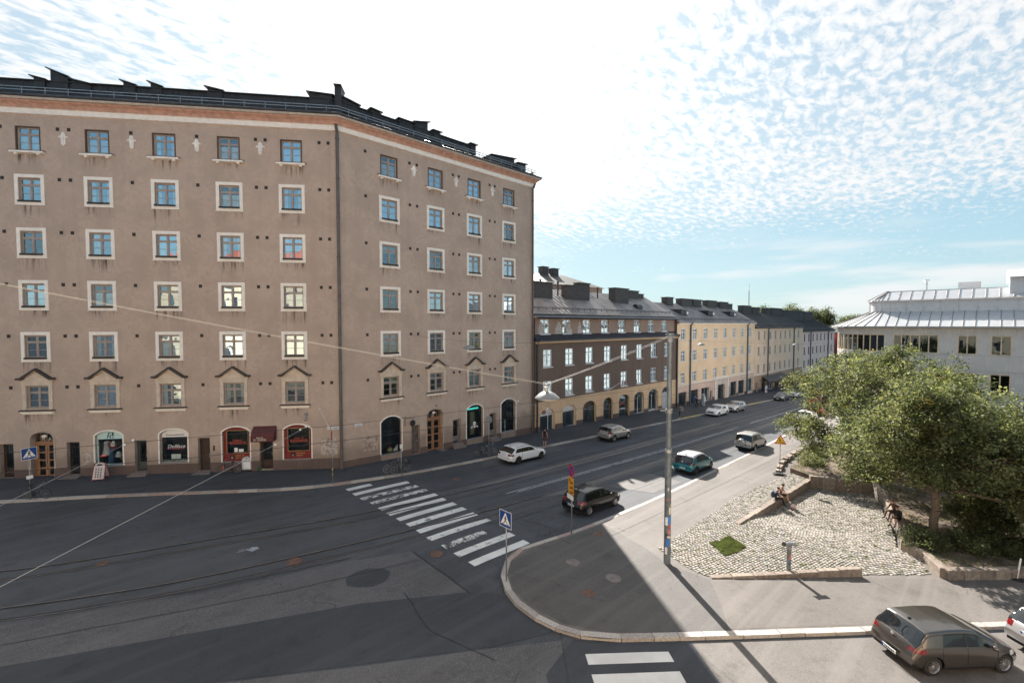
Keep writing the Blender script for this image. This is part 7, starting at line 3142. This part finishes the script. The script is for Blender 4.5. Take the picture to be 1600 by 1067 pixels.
# tall steel pole with collars and stickers
root = empty('steel_pole', (20.2, 10.72, sw(20.2)))
tag(root, 'tall galvanised tram pole plastered with stickers', 'pole')
POLE = M('pole_steel', (0.19, 0.215, 0.235), 0.5, 0.18, 4.0, metal=0.5)
e = MB()
e.tube((0, 0, -.2), (0, 0, 5.5), .165, .15, 18)
put('lower_tube', e.mesh('lower_tube', POLE, False), root)
e = MB()
e.tube((0, 0, 5.5), (0, 0, 11.05), .125, .105, 18)
put('upper_tube', e.mesh('upper_tube', POLE, False), root)
e = MB()
e.tube((0, 0, 5.42), (0, 0, 5.56), .178, .15, 18)
e.tube((0, 0, 7.3), (0, 0, 7.5), .16, .16, 18)
e.tube((0, 0, 10.7), (0, 0, 10.95), .15, .15, 18)
e.tube((0, 0, 7.4), (-.35, .25, 7.42), .03)
put('collar', e.mesh('collar', GREYSTEEL), root)
e = MB()
for a in range(4):
    t = R(45 + 90 * a)
    c = (.13 * math.cos(t), .13 * math.sin(t), 11.0)
    pr = [(c[0] + .11 * math.cos(q), c[1] + .05 * math.sin(q) * 0, c[2] + .11 * math.sin(q)) for q in np.linspace(0, 6.283, 13)]
    e.path(pr, .018, 5)
put('wire_eye', e.mesh('wire_eye', GREYSTEEL), root)
e = MB()
e.box(.12, .26, -.08, .08, .35, .72)
put('junction_box', e.mesh('junction_box', POLE), root)
stk = [(0.9, 1.25, 212, 30, (0.05, 0.2, 0.55)), (1.95, 2.35, 224, 40, (0.06, 0.25, 0.65)), (1.9, 2.3, 188, 24, (0.75, 0.76, 0.78)), (1.75, 2.0, 255, 26, (0.55, 0.13, 0.08)), (1.5, 1.7, 240, 22, (0.6, 0.2, 0.2)), (2.45, 2.8, 250, 22, (0.68, 0.66, 0.6)), (2.85, 2.95, 258, 14, (0.6, 0.5, 0.1)), (1.25, 1.5, 195, 22, (0.05, 0.05, 0.06)), (0.5, 0.85, 190, 20, (0.7, 0.7, 0.72)), (3.6, 3.75, 215, 14, (0.6, 0.62, 0.64)), (3.1, 3.2, 205, 12, (0.65, 0.1, 0.1)), (1.3, 1.4, 235, 35, (0.6, 0.6, 0.58)), (2.1, 2.25, 222, 16, (0.8, 0.8, 0.8))]
for i, (z0, z1, ang, wd, c_) in enumerate(stk):
    e = MB()
    rr_ = .169 + .0015 * (i % 3) - z0 * .002
    for q in range(6):
        a0, a1 = R(ang - wd + 2 * wd * q / 6), R(ang - wd + 2 * wd * (q + 1) / 6)
        e.face([(rr_ * math.cos(a0), rr_ * math.sin(a0), z0), (rr_ * math.cos(a1), rr_ * math.sin(a1), z0), (rr_ * math.cos(a1), rr_ * math.sin(a1), z1), (rr_ * math.cos(a0), rr_ * math.sin(a0), z1)])
    put('sticker', e.mesh('sticker', M('sticker_%d' % i, c_, 0.5, 0.3, 20.0)), root)

# stubby post with a two-armed head on the setts
root = empty('steel_post', (23.75, 6.5, z_terr(23.75, 6.5)), R(-35))
tag(root, 'stubby sticker covered post with a two-armed head on the setts', 'post')
e = MB()
e.tube((0, 0, -.1), (0, 0, 1.05), .095, .095, 14)
put('tube', e.mesh('tube', POLE), root)
e = MB()
e.tube((-.24, 0, 1.22), (.3, 0, 1.2), .075, .085, 12)
e.tube((0, 0, 1.0), (0, 0, 1.16), .11, .12, 12)
put('head', e.mesh('head', GREYSTEEL), root)
e = MB()
e.tube((-.30, 0, 1.24), (-.235, 0, 1.22), .1, .09, 12)
put('lens', e.mesh('lens', BLACK), root)
for i, (z0, z1, a0, c_) in enumerate(((.55, .75, 230, (.6, .15, .1)), (.35, .5, 255, (.1, .15, .4)), (.7, .85, 285, (.7, .7, .65)), (.25, .4, 215, (.08, .08, .1)))):
    e = MB()
    for q in range(4):
        b0, b1 = R(a0 - 24 + 12 * q + 35), R(a0 - 12 + 12 * q + 35)
        e.face([(.097 * math.cos(b0), .097 * math.sin(b0), z0), (.097 * math.cos(b1), .097 * math.sin(b1), z0), (.097 * math.cos(b1), .097 * math.sin(b1), z1), (.097 * math.cos(b0), .097 * math.sin(b0), z1)])
    put('sticker', e.mesh('sticker', M('post_sticker_%d' % i, c_, 0.5, 0.3, 20.0)), root)
root = empty('white_post', (31.5, -.8, sw(31.5)))
tag(root, 'short white post in front of the stone edging at the right edge', 'post')
e = MB()
e.tube((0, 0, 0), (.12, -.1, 1.0), .035, n=8)
put('post', e.mesh('post', SIGNWHT), root)
e = MB()
e.lathe([(.3, 0), (.28, .06), (.05, .08)], 14)
put('foot', e.mesh('foot', TYRE), root)

# A-board before the dress shop, oval advertising board, waste column
root = empty('sandwich_board', (.35, 43.75, sw(.3)), RZA + R(10))
tag(root, 'red framed sandwich board leaning on the pavement by the dress shop', 'sandwich board')
for s_ in (-1, 1):
    e = MB()
    w = .36

    def P_(x, k):
        return (x, s_ * (-.42 + .40 * k), 1.25 * k)
    for a, b in (((-w, 0), (-w * .92, 1)), ((w, 0), (w * .92, 1))):
        e.tube(P_(*a), P_(*b), .022, n=5)
    e.tube(P_(-w, .12), P_(w, .12), .02, n=5)
    fr_ = put('frame', e.mesh('frame', M('red_board_frame', (0.28, 0.04, 0.035), 0.5)), root)
    e = MB()
    pts = [P_(-w * .9, .14), P_(w * .9, .14), P_(w * .86, .85), P_(w * .6, .97), P_(0, 1.02), P_(-w * .6, .97), P_(-w * .86, .85)]
    e.face([(x, y - s_ * .012, z) for x, y, z in pts])
    e.face([(x, y + s_ * .012, z) for x, y, z in pts])
    put('board', e.mesh('board', M('board_face', (0.60, 0.52, 0.50), 0.6)), root)
    e = MB()
    for r_ in range(6):
        for c_ in range(3):
            k0 = .22 + r_ * .09
            x = -.22 + c_ * .15
            p = [P_(x, k0), P_(x + .09, k0), P_(x + .09, k0 + .05), P_(x, k0 + .05)]
            e.face([(a, b - s_ * -.016 if s_ < 0 else b - .016, c) for a, b, c in p])
    p = [P_(-.14, .84), P_(.14, .84), P_(.14, .94), P_(-.14, .94)]
    e.face([(a, b + .016 if s_ < 0 else b - .016, c) for a, b, c in p])
    put('print', e.mesh('print', INK), root)
root = empty('advertising_board', (8.6, 39.2, sw(8.6)), RZA)
tag(root, 'white round-topped advertising board beside the orange bicycle', 'advertising board')
e = MB()
pl_ = [(-.33, .12), (.33, .12)] + [(.33 * math.cos(a), .75 + .38 * math.sin(a)) for a in np.linspace(0, math.pi, 10)]
e.prism(pl_, -.03, .03)
put('board', e.mesh('board', M('pale_grey_board', (0.55, 0.58, 0.60), 0.5)), root)
e = MB()
e.prism([(-.22, .2), (.25, .2), (.24, .68), (-.2, .7)], -.037, -.031)
put('poster', e.mesh('poster', PWHITE), root)
glyphs(root, -.22, .22, -.038, .76, .08, 6, M('brown_print', (0.3, 0.2, 0.15)))
glyphs(root, -.1, .1, -.038, .98, .06, 4, INK)
e = MB()
e.box(-.35, .35, -.2, .2, 0, .1)
put('foot', e.mesh('foot', TYRE), root)
e = MB()
for x, m_ in ((.0, 0), (.16, 0), (.3, 1)):
    e.lathe([(.05, 0), (.05, .14), (.02, .2), (.018, .26)], 8, (x, 0, 0), 'X' if m_ else 'Z', m_)
tag(e.build('bottles', [M('green_glass_bottle', (0.02, 0.16, 0.05), 0.2), M('lime_bottle', (0.4, 0.5, 0.15), 0.3)], None, (9.25, 38.6, sw(9.2) + .05)), 'green bottles lying at the foot of the advertising board', 'bottles')
root = empty('waste_column', (73.4, 33.0, sw(73.4)))
tag(root, 'grey blue column standing on the pavement at the apricot house', 'column')
e = MB()
e.lathe([(.3, 0), (.3, 1.75), (.22, 1.95), (.001, 2.0)], 14)
put('body', e.mesh('body', M('grey_blue_paint', (0.30, 0.36, 0.40), 0.5)), root)
e = MB()
e.box(-.2, .2, -.32, -.29, .7, 1.5)
put('panel', e.mesh('panel', SIGNWHT), root)
root = empty('advertising_board', (104.6, 33.6, sw(104.6)), 0)
tag(root, 'small white and red pavement board far down the street', 'advertising board')
e = MB()
e.box(-.4, .4, -.1, .1, 0, 1.4, 0)
e.box(-.25, .25, -.11, -.1, .3, .8, 1)
put('board', e.mesh('board', [SIGNWHT, SIGNRED]), root)


# ---------------------------------------------------------------- overhead wires and lamps
WIRE = M('steel_wire', (0.5, 0.5, 0.5), 0.4, 0.1, metal=0.5)
CONT = M('contact_wire', (0.05, 0.05, 0.052), 0.5, 0.1, metal=0.3)
WIREW = M('pale_span_wire', (0.45, 0.45, 0.44), 0.5, 0.05)


def sag(p, q, s, n=14):
    p, q = Vector(p), Vector(q)
    return [tuple(p.lerp(q, i / n) - Vector((0, 0, s * 4 * (i / n) * (1 - i / n)))) for i in range(n + 1)]


PT = (20.2, 10.72, 10.86)
LM = (9.92, 9.14, 9.66)
root = empty('hanging_street_lamp', (9.92, 9.14, 9.3))
tag(root, 'large grey disc lamp hanging on the span wire near the middle', 'street lamp', 'street lamps on span wires')
SHADE = M('lamp_aluminium', (0.24, 0.245, 0.25), 0.4, 0.1, metal=0.6)
e = MB()
e.lathe([(.05, .16), (.12, .15), (.24, .09), (.34, .0), (.37, -.03), (.375, -.045), (.33, -.05)], 28)
put('shade', e.mesh('shade', SHADE, True), root)
e = MB()
e.lathe([(.33, -.045), (.34, -.06), (.2, -.1), (.001, -.11)], 24)
put('diffuser', e.mesh('diffuser', M('opal_glass', (0.5, 0.5, 0.48), 0.3), True), root)
e = MB()
e.tube((-.05, 0, .13), (-.05, 0, .3), .05, n=8)
e.tube((0, 0, .15), (.07, .02, .38), .014, n=5)
e.tube((0, 0, .15), (-.07, -.02, .38), .014, n=5)
e.box(-.1, .1, -.015, .015, .34, .39)
put('hanger', e.mesh('hanger', GREYSTEEL), root)
e = MB()
for dx in (0, .05):
    e.path(sag((9.92, 9.14, 9.66 + dx * .6), (20.2, 10.72, 10.86 + dx * 1.5), .06), .0055, 5)
    e.path(sag((-2.35, 13.17, 12.48 + dx * .3), (9.92, 9.14, 9.66 + dx * .6), .05), .0045, 5)
tag(e.build('span_wire', WIREW), 'pale double span wire carrying the disc lamp from the tall pole', 'wire')


def small_lamp(u, v, z, lab, wall_z):
    root = empty('hanging_street_lamp', (u, v, z))
    tag(root, lab, 'street lamp', 'street lamps on span wires')
    e_ = MB()
    e_.lathe([(.05, .2), (.2, .16), (.42, .02), (.47, -.04), (.4, -.05)], 20)
    put('shade', e_.mesh('shade', SIGNBACK, True), root)
    e_ = MB()
    e_.lathe([(.4, -.04), (.2, -.1), (.001, -.11)], 16)
    put('diffuser', e_.mesh('diffuser', M('opal_glass', (0.5, 0.5, 0.48))), root)
    e_ = MB()
    e_.tube((0, 0, .2), (0, 0, .45), .02)
    put('hanger', e_.mesh('hanger', GREYSTEEL), root)
    e_ = MB()
    e_.path(sag((u, v, z + .45), (u, FV - .02, wall_z), .05, 6), .007, 4)
    e_.path(sag((u, v, z + .45), (u, 13.0, wall_z), .1, 6), .007, 4)
    put('span_wire', e_.mesh('span_wire', CONT), root).matrix_parent_inverse = Matrix.Translation((-u, -v, -z))
    return root


small_lamp(19.96, 26.0, 9.75, 'dark lamp hanging in front of the corner house, over the tram rails', 10.6)
small_lamp(54.9, 25.0, 8.95, 'dark lamp hanging before the apricot house', 9.4)
small_lamp(88.6, 24.0, 7.95, 'farthest hanging lamp before the peach house', 8.4)
# tram contact wires and their cross wires
for k, (pts, lab) in enumerate((
        ([(-32, 49, 5.9), (-18, 39.5, 5.8), (-3.2, 30.05, 5.75), (4.2, 27.7, 5.7), (10.6, 25.7, 5.65), (22, 24.5, 5.5), (40, 24.4, 4.9), (80, 24.4, 3.5), (160, 24.3, .8)], 'dark tram contact wire over the track nearer the shops'),
        ([(-32, 43, 5.9), (-18, 34.5, 5.8), (-2.8, 26.1, 5.75), (3, 23.65, 5.7), (9.2, 22.25, 5.65), (20, 20.8, 5.5), (40, 20.6, 4.9), (80, 20.6, 3.5), (160, 20.6, .8)], 'dark tram contact wire over the track nearer the sunny kerb'))):
    e = MB()
    e.path(pts, .012, 5)
    tag(e.build('contact_wire', CONT), lab, 'wire', 'tram contact wires')


def cross_wire(pts, r, mat, lab, ins=()):
    e_ = MB()
    e_.path(pts, r, 5)
    root_ = e_.build('cross_wire', mat)
    tag(root_, lab, 'wire', 'cross wires of the tram line')
    for p in ins:
        e_ = MB()
        e_.sphere(p, .06, 8, 5)
        put('insulator', e_.mesh('insulator', SIGNWHT), root_)


cross_wire([(1.45, 29.09, 5.72), (-2.27, 22.02, 5.55), (-3.49, 20.01, 5.45), (-9, 9, 5.2)], .008, WIREW, 'pale cross wire sloping down to the lower left from over the doorway', ((1.45, 29.09, 5.72), (1.1, 28.4, 5.7)))
cross_wire([(1.45, 29.09, 5.72), (4.3, 42.2, 6.4)], .008, WIREW, 'thin pale wire tying the left cross wire to the house wall', ())
cross_wire([(8.76, 26.39, 5.72), (6.45, 23.76, 5.64), (-1.66, 15.57, 5.40), (-7, 10.4, 5.2)], .008, WIREW, 'pale cross wire sloping down to the lower left from over the red restaurant', ((8.76, 26.39, 5.72), (6.45, 23.76, 5.64), (8.3, 25.9, 5.7)))
cross_wire([(20.2, 10.72, 7.42), (22.5, 20.7, 5.75), (23.4, 24.5, 5.7), (25.8, 35.1, 6.0)], .008, WIRE, 'thin cross wire from the collar of the tall pole to the house front', ((22.5, 20.7, 5.75), (23.4, 24.5, 5.7)))


# ================================================================ bicycles
def bicycle(u, v, heading, frame_mat, lab, lean=8, basket=False, fork_mat=None, tyre_mat=None):
    root = empty('bicycle', (u, v, sw(u)), heading)
    root.rotation_euler = (R(lean), 0, heading)
    tag(root, lab, 'bicycle', 'bicycles left on the pavement')
    r = .34
    for x in (-.53, .53):
        w = empty('wheel', (x, 0, r))
        w.parent = root
        e_ = MB()
        e_.lathe([(r - .035, -.018), (r, -.012), (r, .012), (r - .035, .018)], 28, axis='Y')
        put('tyre', e_.mesh('tyre', TYRE, True), w)
        e_ = MB()
        e_.lathe([(r - .055, -.012), (r - .036, -.012), (r - .036, .012), (r - .055, .012)], 28, axis='Y')
        for i in range(14):
            a = 2 * math.pi * i / 14
            e_.tube((0, .015 * (-1) ** i, 0), ((r - .05) * math.cos(a), 0, (r - .05) * math.sin(a)), .0035, n=3, caps=False)
        e_.tube((0, -.05, 0), (0, .05, 0), .02, n=8)
        put('rim', e_.mesh('rim', GREYSTEEL), w)
    e_ = MB()
    bb, st, hd, hb = (-.08, 0, .3), (-.23, 0, .78), (.36, 0, .86), (.39, 0, .70)
    for a, b, q in ((bb, st, .018), (st, hd, .018), (bb, hb, .022), (hd, hb, .02), (bb, (-.53, 0, r), .012), (st, (-.53, 0, r), .010)):
        e_.tube(a, b, q, n=7)
    put('frame', e_.mesh('frame', frame_mat), root)
    e_ = MB()
    e_.tube(hb, (.53, .05, r), .014, n=6)
    e_.tube(hb, (.53, -.05, r), .014, n=6)
    put('fork', e_.mesh('fork', fork_mat or frame_mat), root)
    e_ = MB()
    e_.path([(.30, -.28, 1.0), (.40, -.18, 1.02), (.35, 0, .98), (.40, .18, 1.02), (.30, .28, 1.0)], .014, 6)
    e_.tube(hd, (.35, 0, .98), .016)
    put('handlebar', e_.mesh('handlebar', GREYSTEEL), root)
    e_ = MB()
    e_.sphere((-.27, 0, .93), .13, 10, 6, sc=(1.1, .6, .35))
    e_.tube(st, (-.26, 0, .92), .014)
    put('saddle', e_.mesh('saddle', TYRE, True), root)
    e_ = MB()
    e_.lathe([(.09, -.01), (.09, .01)], 18, (bb[0], -.06, bb[2]), 'Y', 0, True)
    e_.tube((bb[0], -.08, bb[2]), (bb[0] + .12, -.1, bb[2] - .12), .01)
    e_.tube((bb[0], .08, bb[2]), (bb[0] - .12, .1, bb[2] + .12), .01)
    put('crankset', e_.mesh('crankset', BLACK), root)
    for a, y0_, z_ in ((.08, -.17, -.14), (-.18, .08, .12)):
        e_ = MB()
        e_.box(bb[0] + a, bb[0] + a + .1, y0_, y0_ + .09, bb[2] + z_, bb[2] + z_ + .02)
        put('pedal', e_.mesh('pedal', BLACK), root)
    if basket:
        e_ = MB()
        for z in (.78, .88, 1.0):
            e_.path([(.5, -.18, z), (.78, -.18, z), (.78, .18, z), (.5, .18, z), (.5, -.18, z)], .008, 4)
        for x, y in ((.5, -.18), (.64, -.18), (.78, -.18), (.78, 0), (.78, .18), (.64, .18), (.5, .18)):
            e_.tube((x, y, .78), (x, y, 1.0), .006, n=4)
        e_.box(.5, .78, -.18, .18, .77, .785)
        put('basket', e_.mesh('basket', BLACK), root)
    return root


BKF = M('black_bike_frame', (0.02, 0.02, 0.022), 0.35, 0.1)
bicycle(-2.7, 41.65, R(-36), BKF, 'dark bicycle locked to the crossing sign post at the left')
bicycle(7.55, 39.35, R(-38 + 180), BKF, 'bicycle with an orange fork leaning below the red restaurant window', -9, False, M('orange_fork', (0.7, 0.13, 0.02), 0.4))
bicycle(17.3, 31.15, R(-14), BKF, 'black city bicycle with a front basket by the bare post', 6, True)
bicycle(16.95, 31.6, R(-20), M('grey_bike_frame', (0.10, 0.10, 0.11), 0.4), 'second bicycle standing behind the basket bicycle', -6)
bicycle(25.35, 31.1, R(-40), BKF, 'dark bicycle leaning at the round sign post', 8)
bicycle(26.2, 31.3, R(-60), M('blue_grey_bike_frame', (0.12, 0.16, 0.2), 0.4), 'blue grey bicycle between the round sign post and the white estate car', -6)


# ================================================================ people
SKIN = M('skin', (0.46, 0.27, 0.19), 0.6, 0.08)


def person(loc, heading, pose, cols, lab, hair=(0.03, 0.02, 0.015), extra=None):
    """one continuous skinned body; bones name the joints, colours follow the nearest bone"""
    J = dict(pose)
    bones = [('pelvis', 'waist', 'top'), ('waist', 'chest', 'top'), ('chest', 'neck', 'top'), ('neck', 'head', 'skin'), ('head', 'crown', 'skin')]
    for s_ in 'LR':
        bones += [('pelvis', 'hip' + s_, 'leg'), ('hip' + s_, 'knee' + s_, 'leg'), ('knee' + s_, 'ankle' + s_, 'shin'), ('ankle' + s_, 'toe' + s_, 'shoe'),
                  ('chest', 'sho' + s_, 'top'), ('sho' + s_, 'elb' + s_, 'sleeve'), ('elb' + s_, 'wri' + s_, 'fore'), ('wri' + s_, 'hand' + s_, 'skin')]
        w, hnd, e_ = Vector(J['wri' + s_]), Vector(J['hand' + s_]), Vector(J['elb' + s_])
        d = (hnd - w).normalized()
        sd_ = d.cross(Vector((0, 0, 1)))
        sd_ = sd_.normalized() if sd_.length > .1 else Vector((1, 0, 0))
        for fi, off_ in enumerate((-.03, -.01, .01, .03)):
            J['fin%s%d' % (s_, fi)] = tuple(hnd + d * (.075 - .012 * abs(fi - 1.4)) + sd_ * off_ + Vector((0, 0, -.015)))
            bones.append(('hand' + s_, 'fin%s%d' % (s_, fi), 'skin'))
        J['thumb' + s_] = tuple(w.lerp(hnd, .55) + sd_ * (.06 if s_ == 'L' else -.06) + d * .03)
        bones.append(('wri' + s_, 'thumb' + s_, 'skin'))
    rad = dict(pelvis=.125, waist=.115, chest=.135, neck=.055, head=.088, crown=.075, hip=.09, knee=.06, ankle=.042, toe=.035, sho=.062, elb=.043, wri=.03, hand=.03, thumb=.010)
    names = list(J)
    me = bpy.data.meshes.new('body')
    me.from_pydata([J[n] for n in names], [(names.index(a), names.index(b)) for a, b, c in bones], [])
    o = bpy.data.objects.new('body', me)
    COL.objects.link(o)
    md = o.modifiers.new('skin', 'SKIN')
    md.use_smooth_shade = True
    if not me.skin_vertices:
        me.attributes.new('skin', 'FLOAT', 'POINT')
    for i, n in enumerate(names):
        k = n.rstrip('LR') if not n.startswith('fin') else 'fin'
        rr = .0095 if k == 'fin' else rad.get(k, .05)
        me.skin_vertices[0].data[i].radius = (rr, rr * (.8 if k in ('pelvis', 'waist', 'chest') else 1))
        me.skin_vertices[0].data[i].use_root = (n == 'pelvis')
    sb = o.modifiers.new('sub', 'SUBSURF')
    sb.levels = sb.render_levels = 1
    dg = bpy.context.evaluated_depsgraph_get()
    m2 = bpy.data.meshes.new_from_object(o.evaluated_get(dg))
    bpy.data.objects.remove(o)
    m2.name = 'body'
    mats = ['skin', 'top', 'leg', 'shin', 'shoe', 'sleeve', 'fore']
    m2.materials.clear()
    for k in mats:
        m2.materials.append(SKIN if cols.get(k) is None else cols[k])
    segs = [(Vector(J[a]), Vector(J[b]), mats.index(c)) for a, b, c in bones]
    for p in m2.polygons:
        c = p.center
        best = None
        for a, b, mi in segs:
            d = b - a
            t = max(0, min(1, (c - a).dot(d) / max(1e-6, d.dot(d))))
            q = (a + d * t - c).length
            if best is None or q < best[0]:
                best = (q, mi)
        p.material_index = best[1]
        p.use_smooth = True
    root = empty('person', loc, heading)
    tag(root, lab, 'person', 'people in the street')
    put('body', m2, root)
    hd, cr = Vector(J['head']), Vector(J['crown'])
    e_ = MB()
    c = hd.lerp(cr, .75)
    e_.sphere((c.x, c.y - .022, c.z + .02), .1, 12, 8, sc=(.92, 1.0, .82))
    put('hair', e_.mesh('hair', M('hair_%02d' % int(hair[0] * 100), hair, 0.7), True), root)
    e_ = MB()
    f_ = Vector((0, 1, 0))
    for sx in (-.03, .03):
        e_.sphere((hd.x + sx, hd.y + .082, hd.z + .035), .011, 6, 4)
    put('eyes', e_.mesh('eyes', INK), root)
    e_ = MB()
    e_.prism([(-.014, -.012), (.014, -.012), (0, .035)], 0, .03)
    put('nose', e_.mesh('nose', SKIN), root, (hd.x, hd.y + .08, hd.z - .0))
    if extra:
        extra(root)
    return root


STAND = dict(pelvis=(0, 0, .95), waist=(0, .01, 1.1), chest=(0, 0, 1.33), neck=(0, .01, 1.5), head=(0, .03, 1.6), crown=(0, .02, 1.7),
             hipL=(-.1, 0, .9), kneeL=(-.11, .08, .5), ankleL=(-.11, .0, .09), toeL=(-.12, .14, .04), hipR=(.1, 0, .9), kneeR=(.11, .0, .5), ankleR=(.11, -.12, .1), toeR=(.12, .02, .04),
             shoL=(-.19, 0, 1.42), elbL=(-.25, -.03, 1.15), wriL=(-.25, .1, .93), handL=(-.25, .13, .86), shoR=(.19, 0, 1.42), elbR=(.25, -.05, 1.15), wriR=(.25, .08, .93), handR=(.25, .11, .86))
SIT = dict(pelvis=(0, 0, .12), waist=(0, .03, .27), chest=(0, .1, .5), neck=(0, .15, .66), head=(0, .2, .75), crown=(0, .2, .85),
           hipL=(-.1, .03, .1), kneeL=(-.13, .42, .16), ankleL=(-.12, .5, -.26), toeL=(-.13, .64, -.31), hipR=(.1, .03, .1), kneeR=(.12, .42, .17), ankleR=(.13, .56, -.25), toeR=(.14, .70, -.31),
           shoL=(-.18, .1, .58), elbL=(-.24, .2, .34), wriL=(-.12, .38, .28), handL=(-.07, .43, .27), shoR=(.18, .1, .58), elbR=(.24, .2, .34), wriR=(.14, .40, .30), handR=(.08, .45, .29))
CL = lambda n, c: M('cloth_' + n, c, 0.85, 0.1, 8.0)
BLKC, NAVY, BRN, GRYC, WHC, BLUC, JEAN = CL('black', (.015, .015, .017)), CL('navy', (.03, .04, .07)), CL('brown', (.13, .06, .04)), CL('grey', (.22, .21, .2)), CL('white', (.7, .7, .68)), CL('blue', (.03, .12, .4)), CL('jean', (.05, .07, .11))
person((32.5, 30.25, sw(32.5)), R(-60), STAND, dict(top=BLKC, leg=CL('maroon', (.12, .04, .04)), shin=None, shoe=BLKC, sleeve=None, fore=None), 'man in a black vest and shorts walking past the white estate car')


def parcel(root_):
    e_ = MB()
    e_.box(-.28, .28, .16, .42, 1.02, 1.52)
    put('carried_box', e_.mesh('carried_box', M('brown_cardboard', (0.36, 0.27, 0.2), 0.85)), root_)


CARRY = dict(STAND)
CARRY.update(elbL=(-.25, .1, 1.16), wriL=(-.27, .3, 1.1), handL=(-.26, .37, 1.1), elbR=(.25, .1, 1.16), wriR=(.27, .3, 1.1), handR=(.26, .37, 1.1))
person((59.0, 29.75, sw(59)), R(-130), CARRY, dict(top=GRYC, leg=BLKC, shin=BLKC, shoe=WHC, sleeve=GRYC, fore=GRYC), 'person in black trousers and white shoes carrying a box at the kerb', extra=parcel)
person((70.3, 32.65, sw(70.3)), R(150), STAND, dict(top=BLKC, leg=BLKC, shin=BLKC, shoe=BLKC, sleeve=BLKC, fore=BLKC), 'person all in black walking by the apricot house')
person((71.8, 33.6, sw(71.8)), R(150), STAND, dict(top=BLUC, leg=JEAN, shin=JEAN, shoe=BLKC, sleeve=BLUC, fore=BLUC), 'person in a bright blue jacket by the apricot house')
zt1 = z_terr(34.3, 10.1) + .03


def pack(root_):
    e_ = MB()
    e_.sphere((0, -.14, .36), .22, 10, 8, sc=(.85, .6, 1.05))
    put('backpack', e_.mesh('backpack', NAVY, True), root_)


person((33.8, 10.15, zt1), R(200), SIT, dict(top=NAVY, leg=BLKC, shin=BLKC, shoe=BLKC, sleeve=NAVY, fore=None), 'person with a dark backpack sitting on the inner wall', extra=pack)
person((34.75, 10.15, zt1), R(190), SIT, dict(top=CL('rust', (.2, .09, .06)), leg=BLKC, shin=None, shoe=WHC, sleeve=None, fore=None), 'bare armed person sitting to the right of the backpack wearer')
e = MB()
e.sphere((34.45, 9.25, z_inner(34.45, 9.25) + .14), .2, 10, 7, sc=(1.1, .8, .8))
tag(e.build('shopping_bag', M('pink_bag', (0.6, 0.42, 0.40), 0.6, 0.15), None, smooth=True), 'pale pink bag on the setts before the seated pair', 'bag')
zb1 = sw(35.4) + .46
person((35.9, 4.15, zb1), R(50), SIT, dict(top=BRN, leg=BRN, shin=BRN, shoe=BLKC, sleeve=BRN, fore=BRN), 'person in brown clothes sitting at the back on the tree bed edging', hair=(.14, .06, .03))
person((34.9, 3.85, zb1), R(65), SIT, dict(top=BLKC, leg=BLKC, shin=None, shoe=BLKC, sleeve=BLKC, fore=BLKC), 'person in black sitting at the front on the tree bed edging')
